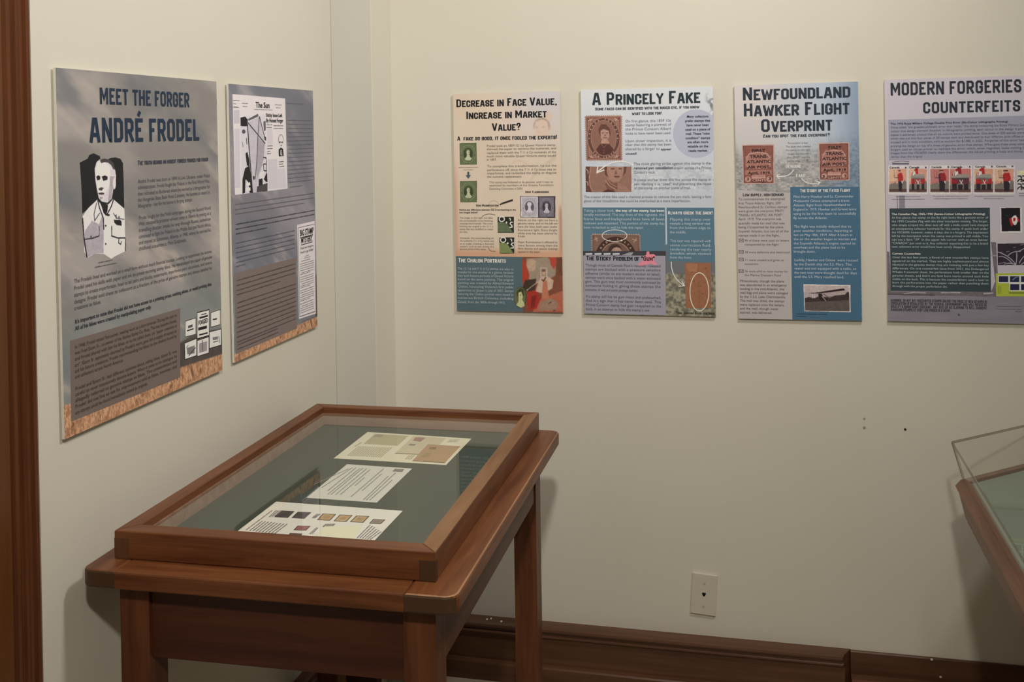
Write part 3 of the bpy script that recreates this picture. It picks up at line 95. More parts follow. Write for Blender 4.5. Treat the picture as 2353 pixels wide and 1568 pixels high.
['P','stamp_picture',[[[56,48,52],[[188,286.1],[286.8,286.5],[285.8,346.5],[187.9,345.3]]],[[205,196,196],[[190.2,287.2],[238.4,287.4],[237.8,344.8],[189.7,343.9]]],[[190,182,182],[[192,288.5],[236.5,288.7],[236.1,343.5],[191.6,342.6]]],[[176,168,170],[[193.8,290.1],[234.7,290.3],[234.3,341.8],[193.4,341]]],[[150,143,148],[[194.7,291.2],[196.4,295]],0.5],[[150,143,148],[[194.3,339.9],[196.1,336.2]],0.49],[[150,143,148],[[199.2,291.2],[200.9,295.1]],0.5],[[150,143,148],[[198.7,340],[200.5,336.3]],0.49],[[150,143,148],[[203.6,291.3],[205.4,295.1]],0.49],[[150,143,148],[[203.2,340.1],[205,336.4]],0.5],[[150,143,148],[[208.1,291.3],[209.8,295.1]],0.49],[[150,143,148],[[207.6,340.2],[209.4,336.4]],0.49],[[150,143,148],[[212.5,291.3],[214.3,295.1]],0.49],[[150,143,148],[[212.1,340.3],[213.9,336.5]],0.49],[[150,143,148],[[217,291.3],[218.7,295.2]],0.49],[[150,143,148],[[216.5,340.4],[218.3,336.6]],0.49],[[150,143,148],[[221.4,291.4],[223.2,295.2]],0.49],[[150,143,148],[[221,340.4],[222.8,336.7]],0.49],[[150,143,148],[[225.9,291.4],[227.6,295.2]],0.49],[[150,143,148],[[225.4,340.5],[227.2,336.7]],0.49],[[150,143,148],[[230.3,291.4],[232,295.2]],0.49],[[150,143,148],[[229.9,340.6],[231.7,336.8]],0.49],[[150,143,148],[[194.2,299.4],[197.8,297.2]],0.45],[[150,143,148],[[234.2,299.6],[230.7,301.8]],0.45],[[150,143,148],[[194.1,304.8],[197.7,302.6]],0.45],[[150,143,148],[[234.2,305.1],[230.6,307.3]],0.45],[[150,143,148],[[194.1,310.2],[197.7,308]],0.45],[[150,143,148],[[234.1,310.6],[230.6,312.7]],0.45],[[150,143,148],[[194,315.6],[197.6,313.5]],0.45],[[150,143,148],[[234.1,316.1],[230.5,318.2]],0.45],[[150,143,148],[[194,321],[197.6,318.9]],0.45],[[150,143,148],[[234,321.5],[230.5,323.7]],0.45],[[150,143,148],[[193.9,326.4],[197.5,324.3]],0.45],[[150,143,148],[[234,327],[230.4,329.1]],0.45],[[150,143,148],[[193.9,331.8],[197.5,329.7]],0.45],[[150,143,148],[[233.9,332.5],[230.4,334.6]],0.45],[[150,143,148],[[233.2,316],[232.2,323.1],[229.4,329.5],[225.2,334.5],[219.8,337.7],[213.9,338.7],[208,337.5],[202.7,334.1],[198.5,329],[195.8,322.6],[194.9,315.6],[195.9,308.6],[198.7,302.3],[203,297.2],[208.4,294],[214.3,293],[220.2,294.1],[225.5,297.4],[229.7,302.5],[232.3,308.9]]],[[176,168,170],[[231.8,316],[230.9,322.7],[228.3,328.7],[224.4,333.4],[219.4,336.4],[213.9,337.3],[208.4,336.2],[203.5,333],[199.6,328.2],[197.1,322.2],[196.3,315.6],[197.2,309],[199.8,303.1],[203.8,298.4],[208.8,295.3],[214.3,294.3],[219.8,295.4],[224.7,298.5],[228.6,303.3],[231,309.3]]],[[150,143,148],[[227.9,316],[227.1,321.4],[225.1,326.2],[222.1,330],[218.2,332.4],[213.9,333.2],[209.7,332.3],[205.8,329.8],[202.8,325.9],[200.9,321],[200.3,315.6],[201,310.3],[203,305.5],[206.1,301.7],[210,299.2],[214.2,298.4],[218.5,299.3],[222.3,301.8],[225.3,305.7],[227.2,310.6]]],[[90,84,92],[[227,316],[226.3,321],[224.4,325.6],[221.6,329.1],[217.9,331.4],[213.9,332.1],[210,331.3],[206.4,328.9],[203.6,325.3],[201.8,320.7],[201.2,315.7],[201.8,310.6],[203.7,306.1],[206.6,302.6],[210.2,300.3],[214.2,299.5],[218.2,300.3],[221.8,302.7],[224.6,306.3],[226.4,310.9]]],[[190,182,182],[[220.8,308.3],[220.5,310.3],[219.5,312.1],[218,313.5],[216.2,314.4],[214.1,314.7],[212,314.4],[210.2,313.4],[208.7,312],[207.8,310.1],[207.5,308.1],[207.8,306.1],[208.8,304.3],[210.3,302.9],[212.1,302],[214.2,301.7],[216.3,302],[218.1,302.9],[219.6,304.4],[220.5,306.2]]],[[200,192,194],[[218.6,312.6],[218.3,314.6],[217.7,316.4],[216.7,317.9],[215.4,318.8],[214.1,319.1],[212.7,318.7],[211.4,317.8],[210.5,316.4],[209.9,314.5],[209.7,312.5],[209.9,310.5],[210.6,308.7],[211.6,307.2],[212.8,306.3],[214.2,306],[215.5,306.4],[216.8,307.3],[217.8,308.8],[218.4,310.6]]],[[200,192,194],[[210.5,317.9],[217.6,318],[219.3,323.5],[223.8,327.9],[219.3,331.7],[208.6,331.5],[204.2,327.6],[209.6,323.4]]],[[190,182,182],[[217.7,312],[217.3,312.8],[216.3,313.1],[215.4,312.8],[215,312],[215.4,311.2],[216.3,310.9],[217.3,311.3]]],[[90,84,92],[[197.3,318.9],[197,319.6],[196.2,319.9],[195.4,319.6],[195.1,318.8],[195.5,318.1],[196.2,317.8],[197,318.1]]],[[90,84,92],[[232.9,319.3],[232.6,320.1],[231.8,320.4],[231,320.1],[230.7,319.3],[231.1,318.5],[231.8,318.2],[232.6,318.5]]],[[90,84,92],[[215.2,338.7],[214.8,339.4],[213.9,339.7],[212.9,339.4],[212.6,338.7],[212.9,338],[213.9,337.7],[214.8,338]]],[[190,182,182],[[228.8,316],[231.2,316]],0.67],[[190,182,182],[[228.1,321.1],[230.4,321.9]],0.67],[[190,182,182],[[226.3,325.9],[228.4,327.4]],0.67],[[190,182,182],[[223.6,329.8],[225.2,331.8]],0.67],[[190,182,182],[[220,332.5],[221,335]],0.67],[[190,182,182],[[216,333.9],[216.3,336.6]],0.67],[[190,182,182],[[211.8,333.8],[211.5,336.5]],0.67],[[190,182,182],[[207.8,332.3],[206.8,334.8]],0.67],[[190,182,182],[[204.3,329.4],[202.7,331.5]],0.68],[[190,182,182],[[201.6,325.5],[199.6,326.9]],0.67],[[190,182,182],[[199.9,320.8],[197.6,321.5]],0.67],[[190,182,182],[[199.4,315.6],[196.9,315.6]],0.68],[[190,182,182],[[200,310.5],[197.7,309.8]],0.67],[[190,182,182],[[201.8,305.9],[199.8,304.4]],0.67],[[190,182,182],[[204.6,302],[203,299.9]],0.67],[[190,182,182],[[208.1,299.2],[207.1,296.7]],0.67],[[190,182,182],[[212.2,297.8],[211.8,295.1]],0.67],[[190,182,182],[[216.3,297.8],[216.7,295.1]],0.67],[[190,182,182],[[220.3,299.3],[221.4,296.8]],0.67],[[190,182,182],[[223.8,302.1],[225.4,300.1]],0.67],[[190,182,182],[[226.5,306.1],[228.6,304.6]],0.67],[[190,182,182],[[228.2,310.8],[230.6,310.1]],0.67],[[84,78,84],[[240.6,287.8],[284.5,288],[283.6,344.8],[240.1,343.9]]],[[110,103,110],[[242.4,289.5],[282.8,289.7],[281.9,343],[241.9,342.3]]],[[140,134,140],[[243.2,290.6],[244.9,294.6]],0.49],[[140,134,140],[[242.8,341.1],[244.5,337.3]],0.49],[[140,134,140],[[247.6,290.7],[249.3,294.6]],0.49],[[140,134,140],[[247.1,341.2],[248.9,337.3]],0.49],[[140,134,140],[[252,290.7],[253.8,294.6]],0.49],[[140,134,140],[[251.5,341.3],[253.3,337.4]],0.49],[[140,134,140],[[256.4,290.7],[258.1,294.6]],0.49],[[140,134,140],[[255.8,341.4],[257.6,337.5]],0.49],[[140,134,140],[[260.8,290.7],[262.5,294.7]],0.49],[[140,134,140],[[260.2,341.5],[262,337.6]],0.49],[[140,134,140],[[265.2,290.7],[266.9,294.7]],0.49],[[140,134,140],[[264.5,341.6],[266.3,337.6]],0.49],[[140,134,140],[[269.6,290.8],[271.3,294.7]],0.49],[[140,134,140],[[268.9,341.6],[270.7,337.7]],0.49],[[140,134,140],[[274,290.8],[275.7,294.8]],0.49],[[140,134,140],[[273.2,341.7],[275,337.8]],0.49],[[140,134,140],[[278.4,290.8],[280.1,294.8]],0.49],[[140,134,140],[[277.6,341.8],[279.4,337.9]],0.49],[[140,134,140],[[242.7,299.1],[246.2,296.8]],0.45],[[140,134,140],[[282.2,299.3],[278.6,301.6]],0.44],[[140,134,140],[[242.7,304.7],[246.2,302.4]],0.45],[[140,134,140],[[282.1,305],[278.5,307.2]],0.45],[[140,134,140],[[242.6,310.3],[246.1,308.1]],0.45],[[140,134,140],[[282,310.7],[278.4,312.9]],0.45],[[140,134,140],[[242.6,315.9],[246.1,313.7]],0.45],[[140,134,140],[[281.9,316.4],[278.4,318.6]],0.45],[[140,134,140],[[242.5,321.5],[246,319.3]],0.45],[[140,134,140],[[281.8,322],[278.3,324.2]],0.45],[[140,134,140],[[242.4,327.1],[246,324.9]],0.45],[[140,134,140],[[281.7,327.7],[278.2,329.9]],0.45],[[140,134,140],[[242.4,332.7],[245.9,330.5]],0.45],[[140,134,140],[[281.6,333.4],[278.1,335.6]],0.45],[[140,134,140],[[281,316.3],[280,323.7],[277.2,330.3],[273,335.5],[267.7,338.8],[261.9,339.8],[256.2,338.6],[251,335.1],[246.9,329.8],[244.3,323.2],[243.4,315.9],[244.4,308.6],[247.2,302.1],[251.4,296.9],[256.7,293.6],[262.6,292.4],[268.4,293.6],[273.6,297],[277.6,302.3],[280.2,309]]],[[110,103,110],[[279.7,316.3],[278.7,323.2],[276.2,329.4],[272.2,334.3],[267.4,337.4],[262,338.4],[256.6,337.2],[251.8,334],[248,329],[245.5,322.8],[244.8,315.9],[245.7,309.1],[248.2,302.9],[252.2,298],[257.1,294.9],[262.5,293.8],[267.9,294.9],[272.8,298.2],[276.6,303.1],[279,309.4]]],[[140,134,140],[[275.8,316.3],[275,321.9],[273,326.9],[270,330.9],[266.2,333.4],[262,334.2],[257.9,333.2],[254.1,330.6],[251.2,326.6],[249.3,321.5],[248.7,316],[249.4,310.4],[251.4,305.4],[254.4,301.4],[258.3,298.9],[262.5,298.1],[266.7,299],[270.4,301.6],[273.4,305.6],[275.2,310.7]]],[[60,55,62],[[274.9,316.3],[274.2,321.5],[272.4,326.2],[269.5,329.9],[265.9,332.3],[262,333.1],[258.1,332.2],[254.6,329.7],[251.9,325.9],[250.1,321.2],[249.6,316],[250.2,310.8],[252.1,306.1],[254.9,302.4],[258.5,300],[262.5,299.2],[266.4,300.1],[269.9,302.5],[272.6,306.3],[274.4,311]]],[[84,78,84],[[268.9,308.3],[268.6,310.4],[267.6,312.3],[266.1,313.7],[264.3,314.7],[262.3,315],[260.2,314.6],[258.4,313.7],[257,312.1],[256.1,310.2],[255.8,308.2],[256.1,306.1],[257.1,304.2],[258.6,302.7],[260.4,301.8],[262.4,301.4],[264.5,301.8],[266.3,302.8],[267.7,304.3],[268.6,306.2]]],[[180,172,176],[[266.7,312.8],[266.4,314.9],[265.8,316.8],[264.8,318.2],[263.6,319.2],[262.2,319.5],[260.9,319.2],[259.6,318.2],[258.7,316.7],[258.1,314.8],[257.9,312.7],[258.2,310.6],[258.8,308.7],[259.8,307.2],[261,306.3],[262.4,306],[263.7,306.3],[264.9,307.3],[265.9,308.8],[266.5,310.7]]],[[180,172,176],[[258.7,318.3],[265.7,318.4],[267.4,324.1],[271.7,328.7],[267.3,332.6],[256.8,332.4],[252.5,328.4],[257.8,324]]],[[84,78,84],[[265.8,312.2],[265.4,313],[264.5,313.3],[263.6,313],[263.2,312.2],[263.6,311.4],[264.5,311.1],[265.4,311.4]]],[[60,55,62],[[245.8,319.3],[245.5,320.1],[244.7,320.4],[243.9,320.1],[243.6,319.3],[243.9,318.5],[244.7,318.2],[245.5,318.5]]],[[60,55,62],[[280.7,319.7],[280.4,320.5],[279.6,320.9],[278.9,320.5],[278.6,319.7],[278.9,318.9],[279.7,318.6],[280.4,318.9]]],[[60,55,62],[[263.2,339.9],[262.9,340.6],[261.9,340.8],[261,340.5],[260.6,339.8],[261,339.1],[262,338.8],[262.9,339.1]]],[[84,78,84],[[276.6,316.3],[279.1,316.3]],0.67],[[84,78,84],[[276,321.6],[278.3,322.5]],0.67],[[84,78,84],[[274.2,326.5],[276.2,328.1]],0.67],[[84,78,84],[[271.5,330.6],[273,332.7]],0.67],[[84,78,84],[[268,333.4],[268.9,336]],0.67],[[84,78,84],[[264.1,334.9],[264.4,337.7]],0.67],[[84,78,84],[[260,334.8],[259.6,337.6]],0.67],[[84,78,84],[[256.1,333.2],[255,335.8]],0.67],[[84,78,84],[[252.6,330.3],[251,332.4]],0.67],[[84,78,84],[[250,326.2],[248,327.6]],0.67],[[84,78,84],[[248.3,321.3],[246,322]],0.67],[[84,78,84],[[247.8,315.9],[245.4,315.9]],0.67],[[84,78,84],[[248.4,310.6],[246.2,309.8]],0.67],[[84,78,84],[[250.2,305.8],[248.2,304.2]],0.67],[[84,78,84],[[253,301.8],[251.4,299.6]],0.67],[[84,78,84],[[256.5,298.9],[255.5,296.3]],0.67],[[84,78,84],[[260.4,297.4],[260.1,294.6]],0.67],[[84,78,84],[[264.6,297.4],[264.9,294.6]],0.67],[[84,78,84],[[268.5,299],[269.5,296.4]],0.67],[[84,78,84],[[271.9,301.9],[273.5,299.8]],0.67],[[84,78,84],[[274.5,306],[276.6,304.5]],0.67],[[84,78,84],[[276.1,310.9],[278.5,310.2]],0.67]]],
['T','bold_text','B',[70,64,58],[['Notice any difference between the cross-hatching in the',12.8,175.2,325.6,4.74],['two images below?',12.7,65.7,333.2,4.74]]],
['T','paragraph_text','b',[104,98,88],[['The image to the right, our fake,',12.9,109.8,348.3,4.88],['the unmistakable cross-hatching,',12.7,109.7,356.2,4.88],['crossing more loosely. The cross-',12.6,109.6,364,4.88],['hatching was original to the 12 ½ ¢',12.4,109.4,371.9,4.88],['stamp that was modified to create',12.3,109.3,379.8,4.88],['this fake.',12.2,36.7,387.6,4.88]]],
['T','paragraph_text','b',[104,98,88],[['However, the cross-hatching on',13,111.2,404.5,4.78],['the authentic 7 ½ d Cy stamp was',12.9,111,412.4,4.78],['at an angle, creating a diamond',12.7,110.9,420.3,4.78],['pattern, such as was drawn of a',12.6,110.7,428.1,4.78],['genuine proof of this stamp.',12.5,89.3,435.3,4.78]]],
['P','arrow',[[[110,86,70],[[78.2,343.1],[81.3,340.5],[84.6,338.4],[88.3,336.9],[92.2,335.8],[96.5,335.3],[101,335.2],[105.9,335.7],[111,336.7],[116.5,338.2]],1.37]]],
['P','arrow',[[[110,86,70],[[95.2,428.7],[96.1,431.2],[97.3,433.4],[98.9,435.2],[100.8,436.7],[103,437.8],[105.5,438.5],[108.4,438.9],[111.6,438.9],[115.2,438.6]],1.37]]],
['P','magnified_picture',[[[40,42,34],[[122.8,343.7],[169.2,343.1],[168.4,387.5],[122.5,387.7]]],[[92,104,76],[[122.6,357.1],[148.3,359.3],[158.3,374.2],[166.6,386.2],[122.5,386.3]]],[[226,220,206],[[141.1,349.3],[140.5,351.6],[143.2,352.9],[144.1,349.3]]],[[226,220,206],[[140.5,351.6],[138.8,353.5],[140.6,355.7],[143.2,352.9]]],[[226,220,206],[[138.8,353.5],[136.4,354.5],[137,357.3],[140.6,355.7]]],[[226,220,206],[[136.4,354.5],[133.7,354.5],[133,357.3],[137,357.3]]],[[226,220,206],[[133.7,354.5],[131.3,353.5],[129.4,355.8],[133,357.3]]],[[226,220,206],[[131.3,353.5],[129.7,351.6],[127,352.9],[129.4,355.8]]],[[226,220,206],[[129.7,351.6],[129.2,349.3],[126.2,349.3],[127,352.9]]],[[226,220,206],[[129.2,349.3],[129.8,347],[127.1,345.7],[126.2,349.3]]],[[226,220,206],[[129.8,347],[131.5,345.1],[129.7,342.9],[127.1,345.7]]],[[226,220,206],[[131.5,345.1],[133.9,344.1],[133.3,341.3],[129.7,342.9]]],[[226,220,206],[[133.9,344.1],[136.6,344.1],[137.3,341.3],[133.3,341.3]]],[[226,220,206],[[136.6,344.1],[138.9,345.1],[140.8,342.9],[137.3,341.3]]],[[226,220,206],[[138.9,345.1],[140.6,347],[143.3,345.7],[140.8,342.9]]],[[226,220,206],[[140.6,347],[141.1,349.3],[144.1,349.3],[143.3,345.7]]],[[226,220,206],[[150.8,358.6],[150.3,360.3],[149,361.4],[147.5,361.4],[146.2,360.3],[145.8,358.6],[146.3,356.9],[147.6,355.9],[149.1,355.9],[150.4,356.9]]],[[226,220,206],[[155.8,348.2],[156.8,347.6],[157.6,347.3],[158.3,347.3],[158.8,347.6],[159.2,348.2],[159.4,349.2],[159.4,350.4],[159.4,351.9],[159.2,353.7]],2.71],[[226,220,206],[[165.9,358.2],[160.7,357.7],[158.3,362.2],[163.5,366.6],[164.1,371.5],[155.9,372]],2.94]]],
['P','magnified_picture',[[[40,42,34],[[126.9,400.6],[169.3,399.9],[168.6,444.8],[126.6,445.2]]],[[118,128,78],[[126.7,414],[148.4,416.1],[158.5,431.6],[166.8,443.5],[126.6,443.9]]],[[226,220,206],[[143.8,406.7],[143.2,409.1],[145.8,410.3],[146.8,406.7]]],[[226,220,206],[[143.2,409.1],[141.5,410.9],[143.3,413.2],[145.8,410.3]]],[[226,220,206],[[141.5,410.9],[139.1,412],[139.7,414.8],[143.3,413.2]]],[[226,220,206],[[139.1,412],[136.4,412],[135.7,414.8],[139.7,414.8]]],[[226,220,206],[[136.4,412],[134,411],[132.1,413.2],[135.7,414.8]]],[[226,220,206],[[134,411],[132.4,409.1],[129.7,410.4],[132.1,413.2]]],[[226,220,206],[[132.4,409.1],[131.8,406.8],[128.8,406.8],[129.7,410.4]]],[[226,220,206],[[131.8,406.8],[132.5,404.5],[129.8,403.2],[128.8,406.8]]],[[226,220,206],[[132.5,404.5],[134.2,402.6],[132.3,400.4],[129.8,403.2]]],[[226,220,206],[[134.2,402.6],[136.6,401.6],[136,398.7],[132.3,400.4]]],[[226,220,206],[[136.6,401.6],[139.2,401.6],[140,398.7],[136,398.7]]],[[226,220,206],[[139.2,401.6],[141.6,402.6],[143.5,400.3],[140,398.7]]],[[226,220,206],[[141.6,402.6],[143.2,404.4],[145.9,403.1],[143.5,400.3]]],[[226,220,206],[[143.2,404.4],[143.8,406.7],[146.8,406.7],[145.9,403.1]]],[[226,220,206],[[153.5,416],[153,417.7],[151.7,418.8],[150.2,418.8],[148.9,417.8],[148.4,416.1],[149,414.4],[150.2,413.3],[151.8,413.3],[153,414.3]]],[[226,220,206],[[158.5,405.5],[159.4,404.9],[160.3,404.6],[160.9,404.7],[161.4,405],[161.8,405.6],[162,406.5],[162.1,407.7],[162,409.3],[161.8,411.1]],2.71],[[226,220,206],[[168.6,415.5],[163.4,415.1],[161,419.5],[166.2,423.9],[166.8,428.8],[158.5,429.3]],2.93]]],
['T','paragraph_text','b',[104,98,88],[['Above, on the right we have a',180.4,291.3,354.8,5.51],['genuine stamp, and on the left we',180.2,291.1,363.7,5.51],['have the fake, both seen under',180.1,291,372.6,5.51],['fluorescent light. Every bright',179.9,290.8,381.9,5.51],['white area has been altered by',179.8,290.7,391,5.51],['Frodel.',179.6,200.6,399.2,5.51]]],
['T','paragraph_text','b',[104,98,88],[['Paper fluorescence is affected by',179.8,291.2,415.2,5.51],['many factors, among them the',179.7,291,424.3,5.51],['fibre density and special coatings',179.5,290.9,433,5.51],['applied to the paper.',179.4,242.5,441.9,5.51]]],
['P','text_panel',[[[80,98,102],[[0.41,453],[191.2,454],[190.9,605.7],[0.67,605.8]]]]],
['T','section_heading','h',[226,226,216],[['The Chalon Portraits',7.6,143.6,470.4,11.7]]],
['T','panel_text','b',[170,178,174],[['The 12 ½¢ and 7 ½ d Cy stamps are easy to',4.89,165.5,490.8,6.43],['mistake for one another at a glance, because',4.7,165.3,500.7,6.43],['they both feature portraits of Queen Victoria',4.53,165.2,510.4,6.43],['based on the same painting. The original',4.34,165,520.5,6.43],['painting was created by Alfred Edward',4.16,164.8,530.7,6.43],["Chalon, honouring Victoria's first public",3.97,164.7,540.8,6.43],['appearance as Queen in July of 1837. Stamps',3.78,164.5,551.2,6.43],['featuring this Chalon portrait were issued in',3.59,164.3,561.6,6.43],['numerous British Colonies, including',3.39,164.1,572.4,6.43],['Canada, from the 1850s through 1912.',3.18,141,584.1,6.43]]],
['P','painting_picture',[[[122,72,52],[[191.2,454],[303.5,453.6],[302.3,605.5],[190.9,605.7]]],[[150,132,112],[[203.7,457.8],[262.6,454],[284.8,474.7],[284.3,503.4],[241.1,528.3],[209.5,515.4],[201,484.5]]],[[178,150,122],[[230.6,475.3],[229.2,483],[225.3,489.2],[219.8,492.7],[213.7,492.8],[208.3,489.4],[204.6,483.3],[203.4,475.6],[204.9,467.9],[208.8,461.7],[214.3,458.2],[220.3,458.1],[225.8,461.5],[229.4,467.6]]],[[165,62,42],[[191.1,460.2],[199,464.5],[210.2,502.1],[208.2,524.3],[195.6,533.4],[190.1,517.9]]],[[172,70,52],[[267.1,454.2],[287.4,454],[285.9,472.5],[280.1,488],[271.3,474.9]]],[[105,66,48],[[287.4,454],[303.5,453.8],[303.4,503.1],[288.8,502.2]]],[[62,48,38],[[198.1,517.8],[230,512.9],[224.9,546.2],[204.4,548.8],[190.9,540.1]]],[[170,96,72],[[238.1,570.4],[302.7,545],[302.4,602.2],[217.1,606.2]]],[[150,120,96],[[240.2,577],[269.8,565.4],[289.8,578.2],[285,598.2],[235.3,601.4]]],[[158,50,40],[[204.4,551],[231.8,541.7],[240.3,570.3],[228.6,594.9],[208,602],[201.6,577.7]]],[[120,38,32],[[215.6,561.9],[229.2,557.2],[224.1,590.5],[212.7,595.2]]],[[192,162,138],[[244.8,506.1],[261.8,505.9],[278.5,516.7],[274.7,538.8],[263.3,545.6],[244,552.5],[227.1,548.4],[236.7,519.5]]],[[180,112,84],[[249.2,517.1],[259.3,516.9],[265.2,567.6],[243.8,568]]],[[60,40,36],[[244.7,514.9],[250.2,519.3],[257.2,508.1]],2.68],[[190,150,120],[[256.1,496],[255.3,499.3],[253.5,501.8],[251,502.7],[248.5,501.8],[246.7,499.4],[246.1,496.1],[246.8,492.8],[248.7,490.4],[251.2,489.4],[253.7,490.3],[255.4,492.7]]],[[100,70,56],[[256.1,490.5],[255.2,492.3],[252.7,493.5],[249.6,493.5],[247.1,492.4],[246.2,490.6],[247.2,488.8],[249.7,487.6],[252.8,487.6],[255.2,488.7]]],[[214,200,180],[[242.5,508.3],[242.9,482.9],[259.9,483.1],[259.5,508.1]],1.34],[[214,200,180],[[204,544.4],[234.4,521.7]],1.57],[[214,200,180],[[206.1,544.8],[205.4,546.2],[204,546.8],[202.6,546.2],[202,544.8],[202.6,543.4],[204.1,542.8],[205.5,543.4]]],[[60,44,36],[[262.7,581],[271.8,575.9]],1.79],[[50,36,30],[[275.9,600.6],[282.7,598.2]],1.78]]],
['P','medallion_picture',[[[72,78,48],[[201.9,564.8],[201.1,572.5],[199.2,579.7],[196.3,585.9],[192.5,590.8],[188.2,593.8],[183.6,594.9],[179,594],[174.7,591.1],[171.1,586.4],[168.4,580.3],[166.7,573.1],[166.2,565.4],[167,557.7],[168.9,550.5],[171.8,544.2],[175.6,539.5],[180,536.4],[184.6,535.3],[189.2,536.3],[193.4,539.2],[197,543.9],[199.7,550],[201.4,557.1]]],[[96,100,66],[[199.1,564],[198.5,571],[196.8,577.5],[194.1,583.2],[190.8,587.6],[186.9,590.4],[182.7,591.4],[178.6,590.5],[174.8,587.9],[171.5,583.6],[169.1,578.1],[167.6,571.5],[167.2,564.5],[167.8,557.5],[169.6,550.9],[172.2,545.2],[175.6,540.9],[179.5,538.1],[183.6,537.1],[187.8,538],[191.6,540.6],[194.8,544.9],[197.2,550.5],[198.7,557]]],[[180,180,130],[[179.3,551.4],[187.3,549.1],[192.9,557.9],[189.2,571.2],[194.8,580],[195.8,588.9],[185.4,594],[171.8,587.1],[178.9,575.9]]],[[60,64,44],[[173.6,549.3],[184.1,540.2],[193.1,543.4],[195.1,560],[191.7,562.3],[187.3,549.1],[178.1,552.5],[175.6,567]]],[[70,70,48],[[186.9,559.1],[186.3,560],[184.8,560.4],[183.4,560.1],[182.8,559.1],[183.4,558.2],[184.9,557.8],[186.3,558.1]]]]]]},
'P4': {'c':[-0.3153,1.319],'w':354.1,'h':609.4,'a':0.0005,'it':[
['T','heading','h',[38,50,54],[['A Princely Fake',31.9,319.3,42.5,33.1]]],
['T','subheading','h',[45,52,58],[['Some fakes can be identified with the naked eye, if you know',39.8,317.7,56.9,7.83],['what to look for!',139.1,218.1,71.3,7.77]]],
